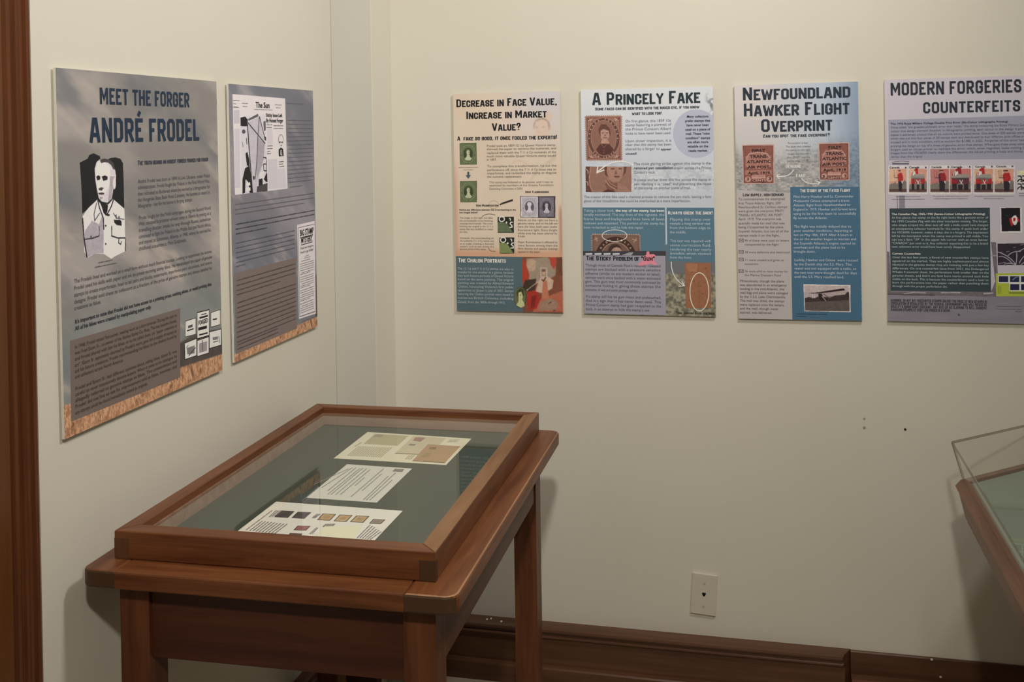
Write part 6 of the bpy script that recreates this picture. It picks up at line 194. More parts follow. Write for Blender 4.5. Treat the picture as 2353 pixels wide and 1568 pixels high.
['P','stamp_picture',[[[212,202,196],[[152.3,220.4],[205.3,221.1],[204.3,294],[151.3,293.6]]],[[190,112,104],[[154.3,228.8],[203,229.4],[202.3,287.3],[153.6,287]]],[[186,120,112],[[154.3,228.8],[176.3,229.1],[175.9,260],[153.9,259.8]]],[[120,112,100],[[153.8,268.1],[168.5,264.1],[171,259.9],[173.4,266.2],[192.9,262.2],[196.8,257],[202.6,262.3],[202.3,287.3],[153.6,287]]],[[92,64,60],[[153.7,279.6],[202.4,280],[202.3,287.3],[153.6,287]]],[[190,180,172],[[153.6,287.8],[202.3,288.1],[202.2,289.8],[153.5,289.5]]],[[150,140,128],[[157,246.2],[166.8,242.1],[193.6,242.4],[195,251.8],[157,251.4]]],[[70,66,66],[[157.9,251.4],[195,251.8],[194.8,262.2],[157.8,261.9]]],[[140,40,46],[[167,230.6],[175.8,224.5],[177.6,242.2],[167.8,241.1]]],[[222,212,206],[[161,238.9],[168.9,233.8],[169.8,241.1],[161.9,246.9]]],[[140,40,46],[[160,246.2],[162,236.8]],1.42],[[46,40,44],[[159.2,264],[166.1,264.1],[165.8,281.8],[159,281.8]]],[[140,40,46],[[157.9,254.6],[167.7,254.7],[167.5,266.6],[157.7,266.5]]],[[46,40,44],[[172.9,264.1],[179.7,264.2],[179.5,281.9],[172.7,281.9]]],[[100,50,56],[[171.6,254.7],[181.3,254.8],[181.2,266.7],[171.4,266.6]]],[[46,40,44],[[186.5,264.2],[193.3,264.3],[193.1,282],[186.3,282]]],[[100,50,56],[[185.2,254.8],[194.9,254.9],[194.8,266.8],[185,266.7]]],[[222,212,206],[[172.5,256.8],[179.2,268.4]],1.82],[[222,212,206],[[180.3,256.9],[174.3,268.3]],1.41],[[150,140,128],[[160.9,246.2],[170.8,242.2],[197.5,242.4],[198.8,251.8],[160.9,251.5]]],[[70,66,66],[[161.8,251.5],[198.8,251.8],[198.7,262.3],[161.7,261.9]]],[[140,40,46],[[170.9,230.7],[179.8,224.5],[181.5,242.3],[171.7,241.1]]],[[222,212,206],[[164.9,239],[172.8,233.8],[173.7,241.2],[165.8,246.9]]],[[140,40,46],[[163.9,246.3],[165.9,236.9]],1.42],[[46,40,44],[[163.2,264],[170,264.1],[169.8,281.9],[162.9,281.8]]],[[140,40,46],[[161.8,254.6],[171.6,254.7],[171.4,266.6],[161.7,266.5]]],[[46,40,44],[[176.8,264.2],[183.6,264.2],[183.4,282],[176.6,281.9]]],[[100,50,56],[[175.5,254.8],[185.2,254.8],[185,266.7],[175.3,266.6]]],[[46,40,44],[[190.4,264.3],[197.2,264.3],[197,282.1],[190.2,282]]],[[100,50,56],[[189.1,254.9],[198.8,255],[198.7,266.9],[188.9,266.8]]],[[222,212,206],[[176.4,256.8],[183.1,268.4]],1.82],[[222,212,206],[[184.2,256.9],[178.2,268.3]],1.42]]],
['P','stamp_picture',[[[212,202,196],[[209.2,221.1],[257.6,221.8],[256.7,294.3],[208.2,294]]],[[206,150,126],[[211.2,229.5],[255.3,230],[254.6,287.7],[210.4,287.4]]],[[210,172,140],[[211.2,229.5],[231.1,229.7],[230.7,260.5],[210.8,260.3]]],[[120,112,100],[[210.7,268.6],[224,264.6],[226.3,260.4],[228.4,266.7],[246.1,262.7],[249.7,257.5],[254.9,262.8],[254.6,287.7],[210.4,287.4]]],[[92,64,60],[[210.5,280.1],[254.7,280.4],[254.6,287.7],[210.4,287.4]]],[[190,180,172],[[210.4,288.2],[254.6,288.5],[254.6,290.2],[210.4,289.9]]],[[150,140,128],[[213.6,246.8],[222.5,242.7],[246.8,243],[248,252.3],[213.6,252]]],[[110,102,96],[[214.4,252],[248,252.3],[247.9,262.7],[214.3,262.4]]],[[168,44,46],[[222.7,231.3],[230.7,225.2],[232.3,242.8],[223.4,241.7]]],[[222,212,206],[[217.3,239.6],[224.4,234.4],[225.2,241.7],[218,247.5]]],[[168,44,46],[[216.3,246.8],[218.2,237.5]],1.41],[[46,40,44],[[215.6,264.5],[221.8,264.6],[221.6,282.2],[215.4,282.2]]],[[168,44,46],[[214.4,255.1],[223.3,255.2],[223.1,267.1],[214.2,267]]],[[46,40,44],[[228,264.6],[234.2,264.7],[234,282.3],[227.8,282.3]]],[[168,44,46],[[226.8,255.2],[235.6,255.3],[235.5,267.2],[226.7,267.1]]],[[46,40,44],[[240.4,264.7],[246.5,264.8],[246.3,282.4],[240.2,282.4]]],[[168,44,46],[[239.2,255.4],[248,255.4],[247.8,267.3],[239,267.2]]],[[222,212,206],[[227.7,257.3],[233.7,268.8]],1.8],[[222,212,206],[[234.7,257.4],[229.3,268.8]],1.41],[[150,140,128],[[217.2,246.8],[226.1,242.8],[250.3,243],[251.5,252.4],[217.1,252]]],[[110,102,96],[[218,252],[251.5,252.4],[251.4,262.8],[217.8,262.4]]],[[168,44,46],[[226.2,231.3],[234.2,225.2],[235.8,242.9],[227,241.7]]],[[222,212,206],[[220.8,239.6],[227.9,234.5],[228.7,241.8],[221.6,247.5]]],[[168,44,46],[[219.8,246.9],[221.7,237.5]],1.4],[[46,40,44],[[219.2,264.5],[225.3,264.6],[225.1,282.3],[218.9,282.2]]],[[168,44,46],[[217.9,255.2],[226.8,255.2],[226.7,267.1],[217.8,267]]],[[46,40,44],[[231.5,264.6],[237.7,264.7],[237.5,282.4],[231.3,282.3]]],[[168,44,46],[[230.3,255.3],[239.2,255.4],[239,267.2],[230.2,267.1]]],[[46,40,44],[[243.9,264.8],[250.1,264.8],[249.8,282.4],[243.7,282.4]]],[[168,44,46],[[242.7,255.4],[251.5,255.5],[251.4,267.3],[242.5,267.2]]],[[222,212,206],[[231.2,257.4],[237.2,268.9]],1.81],[[222,212,206],[[238.2,257.4],[232.8,268.8]],1.41]]],
['P','stamp_picture',[[[212,202,196],[[256.6,221.7],[305,222.3],[304.1,294.6],[255.7,294.3]]],[[206,150,126],[[258.6,230.1],[302.8,230.6],[302.1,288],[257.9,287.7]]],[[210,172,140],[[258.6,230.1],[278.6,230.3],[278.2,260.9],[258.2,260.7]]],[[120,112,100],[[258.1,269],[271.5,265],[273.8,260.9],[275.9,267.1],[293.6,263.1],[297.2,258],[302.4,263.2],[302.1,288],[257.9,287.7]]],[[92,64,60],[[258,280.4],[302.2,280.8],[302.1,288],[257.9,287.7]]],[[190,180,172],[[257.9,288.5],[302.1,288.8],[302.1,290.5],[257.9,290.2]]],[[46,40,44],[[278.6,258.9],[289.2,258.9],[287.1,286.2],[280.1,286.2]]],[[168,44,46],[[277,245.4],[281.5,240.3],[287.7,240.3],[291.1,250.7],[290.1,263.1],[278.6,259.9]]],[[190,140,110],[[284.2,237.8],[283.8,239.8],[282.6,240.9],[281.3,240.9],[280.2,239.7],[279.8,237.8],[280.2,235.8],[281.4,234.6],[282.7,234.6],[283.8,235.9]]],[[46,40,44],[[278.9,233.6],[285.1,233.7],[285.1,236.2],[278.9,236.1]]],[[46,40,44],[[269,252.6],[278.7,252.2]],1.4],[[96,70,60],[[268.3,233.9],[269,252.6]],0.8],[[214,204,200],[[285.7,261],[290.1,260],[289.1,268.3]]],[[46,40,44],[[283.1,258.9],[293.6,259],[291.6,286.3],[284.5,286.2]]],[[168,44,46],[[281.5,245.4],[285.9,240.3],[292.1,240.4],[295.5,250.8],[294.5,263.1],[283.1,259.9]]],[[190,140,110],[[288.6,237.9],[288.2,239.8],[287.1,241],[285.7,241],[284.6,239.8],[284.2,237.8],[284.6,235.9],[285.8,234.7],[287.1,234.7],[288.2,235.9]]],[[46,40,44],[[283.4,233.7],[289.6,233.7],[289.5,236.2],[283.3,236.1]]],[[46,40,44],[[273.4,252.6],[283.1,252.3]],1.4],[[96,70,60],[[272.8,233.9],[273.4,252.6]],0.8],[[214,204,200],[[290.1,261],[294.5,260],[293.5,268.3]]]]],
['T','stamp_lettering','B',[44,40,44],[['Canada',9.01,33.3,226.2,4.66]]],
['T','stamp_lettering','B',[44,40,44],[['8',46.5,50.5,226.7,4.22]]],
['T','stamp_lettering','B',[44,40,44],[['Canada',56.5,81,226.5,5.06]]],
['T','stamp_lettering','B',[44,40,44],[['8',94.3,98.3,226.9,4.2]]],
['T','stamp_lettering','B',[44,40,44],[['Canada',109.8,133.9,226.1,4.2]]],
['T','stamp_lettering','B',[44,40,44],[['8',147.9,151.8,226.2,4.19]]],
['T','stamp_lettering','B',[44,40,44],[['Canada',156.1,182.6,226.3,4.18]]],
['T','stamp_lettering','B',[44,40,44],[['8',198.2,202.1,226.4,4.16]]],
['T','stamp_lettering','B',[44,40,44],[['Canada',212.8,236.1,226.1,4.17]]],
['T','stamp_lettering','B',[44,40,44],[['8',249.6,253.5,226.2,4.15]]],
['T','stamp_lettering','B',[44,40,44],[['Canada',261.2,284.8,226.3,4.14]]],
['T','stamp_lettering','B',[44,40,44],[['8',297.1,301.3,226.4,4.13]]],
['P','stamp_picture',[[[196,190,184],[[310.4,235.4],[357.6,236],[357,289.4],[309.8,289.1]]],[[214,206,170],[[310.4,235.4],[357.6,236],[357.5,246.2],[310.3,245.7]]],[[30,26,28],[[311.8,248.8],[314.1,248.4],[316.1,248.5],[317.7,249.1],[318.9,250.2],[319.8,251.9],[320.2,254],[320.3,256.6],[319.9,259.7],[319.2,263.4]],2.59],[[30,26,28],[[311.5,268.4],[313.9,268],[315.9,268.1],[317.5,268.7],[318.7,269.8],[319.5,271.4],[320,273.6],[320,276.2],[319.7,279.3],[319,283]],2.58],[[30,26,28],[[321.3,248.9],[323.7,248.5],[325.6,248.6],[327.2,249.2],[328.4,250.3],[329.3,252],[329.7,254.1],[329.8,256.7],[329.5,259.8],[328.8,263.4]],2.57],[[30,26,28],[[321.1,268.5],[323.4,268.1],[325.4,268.2],[327,268.8],[328.2,269.9],[329.1,271.5],[329.5,273.6],[329.6,276.3],[329.2,279.4],[328.5,283]],2.58],[[30,26,28],[[331.8,249.1],[334.1,248.7],[336.1,248.7],[337.7,249.3],[338.9,250.4],[339.8,252.1],[340.2,254.2],[340.3,256.8],[339.9,259.9],[339.2,263.6]],2.57],[[30,26,28],[[331.6,268.6],[333.9,268.2],[335.9,268.3],[337.5,268.9],[338.7,270],[339.5,271.6],[340,273.7],[340,276.4],[339.7,279.5],[339,283.1]],2.57],[[30,26,28],[[340.4,249.1],[342.7,248.7],[344.7,248.8],[346.3,249.4],[347.5,250.5],[348.3,252.2],[348.8,254.3],[348.8,256.9],[348.5,260],[347.8,263.6]],2.57],[[30,26,28],[[340.1,268.7],[342.5,268.3],[344.4,268.4],[346,269],[347.2,270.1],[348.1,271.7],[348.5,273.8],[348.6,276.4],[348.3,279.5],[347.6,283.2]],2.57],[[30,26,28],[[310.8,263.3],[312,260.8],[313.3,258.9],[314.7,257.6],[316.3,256.8],[318.1,256.6],[320.1,256.9],[322.2,257.9],[324.4,259.3],[326.9,261.4]],2.38],[[30,26,28],[[310.6,281.9],[311.7,279.4],[313,277.5],[314.5,276.2],[316.1,275.4],[317.9,275.2],[319.9,275.5],[322,276.4],[324.2,277.9],[326.7,279.9]],2.39],[[30,26,28],[[322.3,263.4],[323.4,260.9],[324.7,259],[326.2,257.7],[327.8,256.9],[329.6,256.7],[331.5,257.1],[333.6,258],[335.9,259.4],[338.3,261.5]],2.38],[[30,26,28],[[322.1,281.9],[323.2,279.5],[324.5,277.6],[325.9,276.2],[327.6,275.5],[329.4,275.3],[331.3,275.6],[333.4,276.5],[335.7,278],[338.1,280]],2.38],[[30,26,28],[[333.7,263.5],[334.9,261],[336.1,259.1],[337.6,257.8],[339.2,257],[341,256.8],[342.9,257.2],[345,258.1],[347.3,259.6],[349.7,261.6]],2.38],[[30,26,28],[[333.5,282],[334.6,279.6],[335.9,277.7],[337.4,276.3],[339,275.6],[340.8,275.4],[342.7,275.7],[344.8,276.6],[347.1,278.1],[349.5,280.1]],2.38]]],
['D','caption_text',[110,104,112],[[23.1,298.3,83,298.3],[13.9,305.1,92.5,305.1]],2],
['D','caption_text',[110,104,112],[[111.8,297.6,196.3,297.7],[114.7,304.1,193.7,304.4]],2],
['D','caption_text',[110,104,112],[[210.5,298.2,301.2,298.3],[232.2,304.6,279.5,304.4]],2],
['D','caption_text',[110,104,112],[[312.8,292.2,355.1,291.7],[312.7,298,345.5,297.6]],2],
['P','column_picture',[[[96,92,100],[[15.3,210.2],[36.4,208],[57.4,209.3]],1.24],[[120,116,122],[[15.8,212.3],[56.7,212.9],[56.6,217.1],[16.2,217]]],[[70,66,72],[[15.8,214],[56.7,214.1]],0.82]]],
['P','column_picture',[[[132,126,130],[[31.4,295.4],[45.5,295.4],[45.5,327.3],[31.4,327.7]]],[[66,62,66],[[27.3,295.3],[27.3,327.7]],1.07]]],
['P','photo_strip',[[[110,102,102],[[0.59,437.7],[6.61,438.8],[8.96,540.3],[246.1,537.3],[256.1,511.4],[247.3,412.6],[259.3,413.6],[263.8,528.4],[259.6,548.9],[0.52,547.9]]],[[176,168,166],[[40,545.1],[62.9,541.3],[93.7,542.1]],1.91],[[186,178,176],[[128.5,540.8],[175.3,540.1]],2.1],[[170,160,158],[[228.7,541.9],[251.7,539.8]],3.74],[[150,146,148],[[246.9,444.9],[260.9,444.8],[260.8,448],[246.8,448.1]]],[[84,76,76],[[0.55,545.3],[114.2,545.8],[114.1,549],[0.51,548.6]]]]],
['P','dark_text_panel',[[[54,66,69],[[8.15,328.1],[246,327.2],[246.1,537.3],[8.36,538.1]]]]],
['T','bold_text','B',[222,220,212],[['The Canadian Flag, 1965-1990 (Seven-Colour Lithographic Printing)',13.1,234.5,344.7,4.6]]],
['T','panel_text','b',[178,186,182],[['At first glance, the stamp on the far right looks like a genuine error of',13.2,241.2,354.1,5.35],['the 1990 Canadian Flag with the silver inscription missing. The forger,',13.1,241.1,363.4,5.35],['who simply scraped the silver text off with a knife, could have charged',12.9,241,372.8,5.35],['an unsuspecting collector hundreds for this stamp. A quick look under',12.8,240.9,382,5.35],['the VSC6000, however, makes it clear this is a forgery. The impression',12.7,240.8,391.4,5.35],['left by the inscription when the stamp was printed is still visible. You',12.6,240.7,400.6,5.35],['can see a faint “39” in the upper left corner with an even fainter',12.4,240.5,409.8,5.35],['“CANADA” just next to it. Any collector expecting this to be a brand',12.3,240.4,419,5.35],['new, unknown error would have been sorely disappointed.',12.2,199.9,428,5.35]]],
['T','bold_text','B',[222,220,212],[['Current Counterfeits',13,81,445.3,4.6]]],
['T','panel_text','b',[178,186,182],[['Over the last few years, a flood of new counterfeit stamps have',13.1,241.4,454.9,5.31],['appeared on the market. They are highly sophisticated and almost',12.9,241.3,464.2,5.31],['identical to the genuine stamps they are imitating with just a few key',12.8,241.2,473.6,5.31],['differences. On one counterfeit issue from 2021, the Endangered',12.7,241,483,5.31],['Whales 4 souvenir sheet, the perforations look smaller than on the',12.5,240.9,492.2,5.31],['genuine sheets, and there are faint burn marks around each hole',12.4,240.8,501.4,5.31],['visible on the back. This is because the counterfeiters used a laser to',12.3,240.7,510.4,5.31],['burn the perforations into the paper rather than punching them',12.2,240.6,519.2,5.31],['through with the proper perforation die.',12,144,528.2,5.31]]],
['P','flag_stamp_picture',[[[214,206,198],[[269.3,325.7],[318.9,325.5],[320.1,389.3],[269.9,390.2]]],[[30,28,30],[[272.3,327.9],[315.9,327.4],[316.2,385.2],[273.1,385.7]]],[[222,212,206],[[295.8,353],[300.8,347.2],[305.8,345.5],[308.7,350.4],[311.2,357.9],[307.1,368.6],[303.5,370.7],[298.6,367.5],[296.7,361.1]]],[[170,40,40],[[290.2,354.3],[295.8,351.5],[297.3,361.1],[300.6,368.6],[295.5,373.9],[292.7,365.4]]],[[160,38,40],[[308.5,349.6],[312,352.1],[315.5,361.1],[311.5,363.2],[309.6,357.9]]],[[170,44,44],[[299.4,353],[304.1,351.5],[305.6,355.8],[303.6,361.1],[300.1,361.1]]],[[110,110,116],[[283,345.7],[288.9,347.8]],0.62]]],
['P','microscope_picture',[[[48,40,50],[[262.8,416.9],[367.9,414.7],[368.2,468.7],[262.6,470.1]]],[[176,170,178],[[264.8,449],[268.4,448.4],[271.9,448.3],[275.4,448.9],[278.9,450.2],[282.4,452.1],[285.9,454.6],[289.4,457.7],[292.9,461.5],[296.4,465.9]],1.86],[[176,170,178],[[262.9,437.2],[268.6,439.1],[273.9,441.3],[279,443.9],[283.9,446.9],[288.4,450.4],[292.8,454.2],[296.9,458.4],[300.7,463],[304.3,468]],1.85],[[176,170,178],[[286.7,446.7],[289.1,444],[291.7,441.7],[294.5,439.8],[297.6,438.2],[300.9,437],[304.4,436.1],[308.2,435.7],[312.3,435.6],[316.5,435.8]],1.85],[[176,170,178],[[306.6,437],[307,440.1],[307.1,443.4],[307.2,446.7],[307.1,450.2],[306.8,453.7],[306.4,457.4],[305.8,461.2],[305.1,465.1],[304.3,469.1]],1.85],[[176,170,178],[[312.2,465.8],[314.1,461.6],[316.2,457.7],[318.5,454.1],[321,450.7],[323.7,447.6],[326.5,444.8],[329.6,442.2],[332.8,439.9],[336.2,437.9]],1.85],[[176,170,178],[[276.5,468.2],[279.6,466.9],[282.7,466],[285.8,465.4],[288.9,465.2],[292,465.2],[295.1,465.7],[298.1,466.5],[301.2,467.6],[304.3,469.1]],1.86],[[176,170,178],[[328.5,425.1],[325.9,426.9],[323.4,428.6],[321,430.1],[318.7,431.5],[316.5,432.7],[314.4,433.7],[312.4,434.6],[310.4,435.3],[308.6,435.9]],1.85],[[176,170,178],[[316.1,468.9],[320.7,465.1],[325.5,461.5],[330.5,458.3],[335.8,455.4],[341.3,452.9],[347,450.7],[353,448.8],[359.1,447.3],[365.6,446.2]],1.84],[[150,132,144],[[267.9,438.7],[272.9,437.2]],1.45],[[150,132,144],[[282.9,437.1],[290.8,434.9]],1.45],[[150,132,144],[[264.6,466.2],[282.5,462.8]],1.45],[[150,132,144],[[298.9,426.3],[304.8,424.8]],1.44],[[150,132,144],[[314.8,419.8],[328.6,417.6]],1.44],[[150,132,144],[[339.8,465.5],[363.5,459]],1.43]]],
['P','lime_sheet_picture',[[[168,178,62],[[257.9,490.9],[367,488.3],[367.3,547.2],[258,548.3]]],[[206,204,190],[[262.6,495.8],[367,493],[366.9,533.8],[288.8,535],[288.6,515.7],[262.8,515.1]]],[[38,40,66],[[264.6,497.9],[286.5,497.7],[286.3,512.3],[264.4,512.5]]],[[38,40,66],[[290.4,497.6],[311.8,497.4],[311.7,511.9],[290.3,512.2]]],[[38,40,66],[[315.8,497.4],[337.5,497.1],[337.3,511.6],[315.6,511.9]]],[[38,40,66],[[341,496.7],[362.6,496.4],[362.5,510.9],[340.9,511.2]]],[[38,40,66],[[290.6,517.4],[311.6,517.1],[311.4,532.1],[290.4,532.4]]],[[38,40,66],[[315.6,517],[337.2,516.8],[337.1,531.7],[315.4,532]]],[[38,40,66],[[340.8,516.7],[362.4,516.4],[362.2,531.3],[340.6,531.6]]],[[130,140,170],[[295.9,507.7],[303.9,500.1],[309.4,499.1]],1.85],[[120,132,50],[[287.6,537.1],[364.5,536],[364.5,540.2],[287.5,541.4]]],[[110,120,40],[[262.3,522],[262.4,542.4]],0.83],[[110,120,40],[[264.5,522],[264.6,542.4]],0.83],[[110,120,40],[[266.7,522],[266.8,542.4]],0.83],[[110,120,40],[[268.9,521.9],[269,542.3]],0.83]]],
['T','warning_text','h',[62,56,62],[['WARNING: DO NOT BUY DISCOUNTED STAMPS ONLINE! THE PRICE OF NEW STAMPS IN',8.18,236,565.2,6.58],['CIRCULATION IS REGULATED BY THE FEDERAL GOVERNMENT AND WILL NEVER BE',8.07,235.9,573,6.59],['SOLD AT A SIGNIFICANT DISCOUNT. ANY SITE OR AD CLAIMING TO SELL CURRENT',7.96,235.8,581.1,6.59],['CANADIAN STAMPS AT VERY LOW PRICES IS A SCAM.',7.86,150.3,589,6.59]]],
['P','maker_mark',[[[74,68,74],[[167.4,598],[168.9,593],[170.9,593],[171.5,595.8],[173.5,597.2],[172.9,598.5]]]]],
['D','caption_text',[96,88,98],[[257.7,573.2,315.5,572.6],[257.6,580.1,315.8,579.5],[301.3,585.3,316.3,585.4]],2]]},
}
PAPERS = {'far':{'c':[[-0.9479,2.311],[-0.6846,2.301],[-0.6839,2.104],[-0.9442,2.105]],'it':[[[172,160,122],[[-0.9241,2.298],[-0.8388,2.297],[-0.8368,2.217],[-0.9199,2.218]]],[[150,138,112],[[-0.9187,2.297],[-0.8998,2.297],[-0.8996,2.273],[-0.9202,2.276]]],[[190,176,145],[[-0.8266,2.297],[-0.7447,2.294],[-0.7425,2.168],[-0.8216,2.164]]],[[150,112,98],[[-0.818,2.289],[-0.7927,2.288],[-0.7947,2.255],[-0.8157,2.261]]],[[128,116,100],[[-0.8128,2.237],[-0.7975,2.236],[-0.7988,2.224],[-0.8142,2.225]]],[[120,100,75],[[-0.8216,2.164],[-0.7425,2.168],[-0.7424,2.163],[-0.8219,2.159]]],[[166,132,96],[[-0.7713,2.24],[-0.6929,2.238],[-0.6904,2.119],[-0.7656,2.12]]],[[110,82,58],[[-0.7656,2.12],[-0.6904,2.119],[-0.6906,2.115],[-0.7657,2.116]]],[[128,98,72],[[-0.7596,2.219],[-0.7442,2.223],[-0.7417,2.204],[-0.7562,2.203]]]],'ln':[[[140,120,90],[-0.7552,2.144],[-0.7525,2.176]],[[140,120,90],[-0.7509,2.145],[-0.7487,2.177]],[[140,120,90],[-0.7467,2.146],[-0.7449,2.177]],[[140,120,90],[-0.7424,2.146],[-0.7411,2.178]],[[165,150,115],[-0.9206,2.127],[-0.9228,2.197]],[[165,150,115],[-0.9151,2.127],[-0.9172,2.197]],[[165,150,115],[-0.9096,2.127],[-0.9116,2.197]],[[165,150,115],[-0.9041,2.127],[-0.906,2.198]],[[165,150,115],[-0.8986,2.127],[-0.9005,2.198]],[[165,150,115],[-0.8932,2.128],[-0.8949,2.198]],[[165,150,115],[-0.8877,2.128],[-0.8893,2.199]],[[165,150,115],[-0.8822,2.128],[-0.8837,2.199]],[[165,150,115],[-0.8767,2.128],[-0.8782,2.199]],[[165,150,115],[-0.8713,2.128],[-0.8726,2.199]],[[165,150,115],[-0.8658,2.128],[-0.867,2.2]],[[165,150,115],[-0.8604,2.128],[-0.8615,2.2]],[[165,150,115],[-0.8549,2.128],[-0.8559,2.2]],[[165,150,115],[-0.8495,2.129],[-0.8504,2.2]],[[165,150,115],[-0.844,2.129],[-0.8448,2.201]],[[150,140,110],[-0.9317,2.193],[-0.9291,2.228]],[[165,150,115],[-0.7836,2.125],[-0.7844,2.155]],[[165,150,115],[-0.7785,2.126],[-0.7792,2.156]],[[165,150,115],[-0.7735,2.127],[-0.7741,2.157]],[[170,160,130],[-0.7311,2.263],[-0.7287,2.286]],[[170,160,130],[-0.7267,2.264],[-0.7242,2.286]],[[170,160,130],[-0.7222,2.265],[-0.7197,2.287]],[[170,160,130],[-0.7177,2.266],[-0.7152,2.288]],[[170,160,130],[-0.7133,2.266],[-0.7107,2.289]]]},'mid':{'c':[[-0.8983,2.071],[-0.7484,2.068],[-0.7462,1.86],[-0.8939,1.86]],'it':[[[120,112,108],[[-0.7846,2.06],[-0.7631,2.061],[-0.7609,2.041],[-0.7834,2.042]]]],'ln':[[[135,130,128],[-0.9122,1.934],[-0.8819,2.042]],[[135,130,128],[-0.8885,1.919],[-0.8765,2.049]],[[135,130,128],[-0.8682,1.905],[-0.8691,2.05]],[[135,130,128],[-0.8597,1.885],[-0.8588,2.047]],[[135,130,128],[-0.8526,1.885],[-0.8532,2.05]],[[135,130,128],[-0.8434,1.886],[-0.8439,2.049]],[[135,130,128],[-0.8342,1.888],[-0.8344,2.043]],[[135,130,128],[-0.8259,1.943],[-0.8265,1.994]],[[135,130,128],[-0.8084,1.881],[-0.8076,2.056]],[[135,130,128],[-0.8002,1.917],[-0.7994,2.021]],[[135,130,128],[-0.7774,1.869],[-0.7803,2.012]],[[135,130,128],[-0.7713,1.868],[-0.7729,2.034]],[[135,130,128],[-0.7645,1.87],[-0.7635,1.99]]]},'near':{'c':[[-0.9429,1.829],[-0.6813,1.827],[-0.6802,1.68],[-0.941,1.679]],'it':[[[72,66,62],[[-0.9092,1.786],[-0.8832,1.787],[-0.8804,1.753],[-0.9075,1.752]]],[[78,70,66],[[-0.8761,1.786],[-0.849,1.788],[-0.8476,1.754],[-0.8739,1.754]]],[[176,140,92],[[-0.825,1.786],[-0.7985,1.787],[-0.7965,1.754],[-0.8221,1.753]]],[[178,144,98],[[-0.7912,1.786],[-0.7657,1.788],[-0.7641,1.754],[-0.7893,1.753]]],[[178,146,100],[[-0.7583,1.787],[-0.7327,1.789],[-0.7317,1.756],[-0.7578,1.755]]],[[140,120,105],[[-0.7205,1.777],[-0.6967,1.778],[-0.6974,1.755],[-0.7197,1.754]]],[[150,92,85],[[-0.8446,1.72],[-0.8203,1.723],[-0.8192,1.701],[-0.8429,1.699]]],[[100,75,70],[[-0.8422,1.685],[-0.819,1.686],[-0.8173,1.676],[-0.8409,1.673]]],[[214,206,172],[[-0.7941,1.726],[-0.7279,1.742],[-0.7194,1.677],[-0.7925,1.681]]],[[140,132,122],[[-0.7974,1.737],[-0.7799,1.741],[-0.7795,1.724],[-0.7976,1.723]]]],'ln':[[[120,112,108],[-0.9276,1.683],[-0.9275,1.782]],[[120,112,108],[-0.9196,1.681],[-0.9196,1.729]],[[120,112,108],[-0.9131,1.681],[-0.913,1.728]],[[120,112,108],[-0.9067,1.68],[-0.9064,1.727]],[[120,112,108],[-0.9003,1.679],[-0.8999,1.727]],[[120,112,108],[-0.8939,1.679],[-0.8933,1.726]],[[120,112,108],[-0.8875,1.678],[-0.8868,1.726]],[[120,112,108],[-0.8811,1.678],[-0.8802,1.725]],[[120,112,108],[-0.8748,1.677],[-0.8737,1.724]],[[120,112,108],[-0.8684,1.677],[-0.8672,1.724]],[[120,112,108],[-0.9165,1.75],[-0.9196,1.784]],[[120,112,108],[-0.9124,1.752],[-0.9154,1.785]],[[120,112,108],[-0.9083,1.755],[-0.9112,1.786]],[[120,112,108],[-0.8351,1.76],[-0.8344,1.781]],[[120,112,108],[-0.8323,1.76],[-0.8317,1.781]],[[120,112,108],[-0.8296,1.76],[-0.8289,1.782]],[[120,112,108],[-0.7143,1.685],[-0.7148,1.748]],[[120,112,108],[-0.7093,1.685],[-0.7084,1.743]],[[120,112,108],[-0.7043,1.684],[-0.702,1.738]],[[120,112,108],[-0.6992,1.684],[-0.6956,1.732]],[[120,112,108],[-0.6942,1.683],[-0.6893,1.727]],[[120,112,108],[-0.6892,1.683],[-0.6831,1.722]],[[120,112,108],[-0.8054,1.687],[-0.8064,1.717]],[[120,112,108],[-0.8015,1.688],[-0.8038,1.717]]]}}
# ------------------------------------------------------------------ helpers
def lin(c):
    c = np.asarray(c, float) / 255
    return np.where(c <= .04045, c / 12.92, ((c + .055) / 1.055) ** 2.4)
REF = lin((197, 190, 171)); INK_K = np.array((.77, .75, .68)) / REF
def ink(c): return np.clip(lin(c) * INK_K, 0.004, .95)
def new_mat(name):
    m = bpy.data.materials.new(name); m.use_nodes = True
    return m, m.node_tree.nodes, m.node_tree.links, m.node_tree.nodes['Principled BSDF']
def plain(name, col, rough=.6, spec=.4, bump=0, scale=200, metal=0):
    m, n, l, b = new_mat(name)
    tc = n.new('ShaderNodeTexCoord'); nz = n.new('ShaderNodeTexNoise'); nz.inputs['Scale'].default_value = scale; nz.inputs['Detail'].default_value = 3
    l.new(tc.outputs['Object'], nz.inputs['Vector'])
    mx = n.new('ShaderNodeMix'); mx.data_type = 'RGBA'
    mx.inputs[6].default_value = (*[c * .94 for c in col], 1); mx.inputs[7].default_value = (*[min(1, c * 1.05) for c in col], 1)
    l.new(nz.outputs['Fac'], mx.inputs[0]); l.new(mx.outputs[2], b.inputs['Base Color'])
    b.inputs['Roughness'].default_value = rough; b.inputs['Specular IOR Level'].default_value = spec; b.inputs['Metallic'].default_value = metal
    if bump:
        bp = n.new('ShaderNodeBump'); bp.inputs['Strength'].default_value = bump; bp.inputs['Distance'].default_value = .002
        l.new(nz.outputs['Fac'], bp.inputs['Height']); l.new(bp.outputs['Normal'], b.inputs['Normal'])
    return m
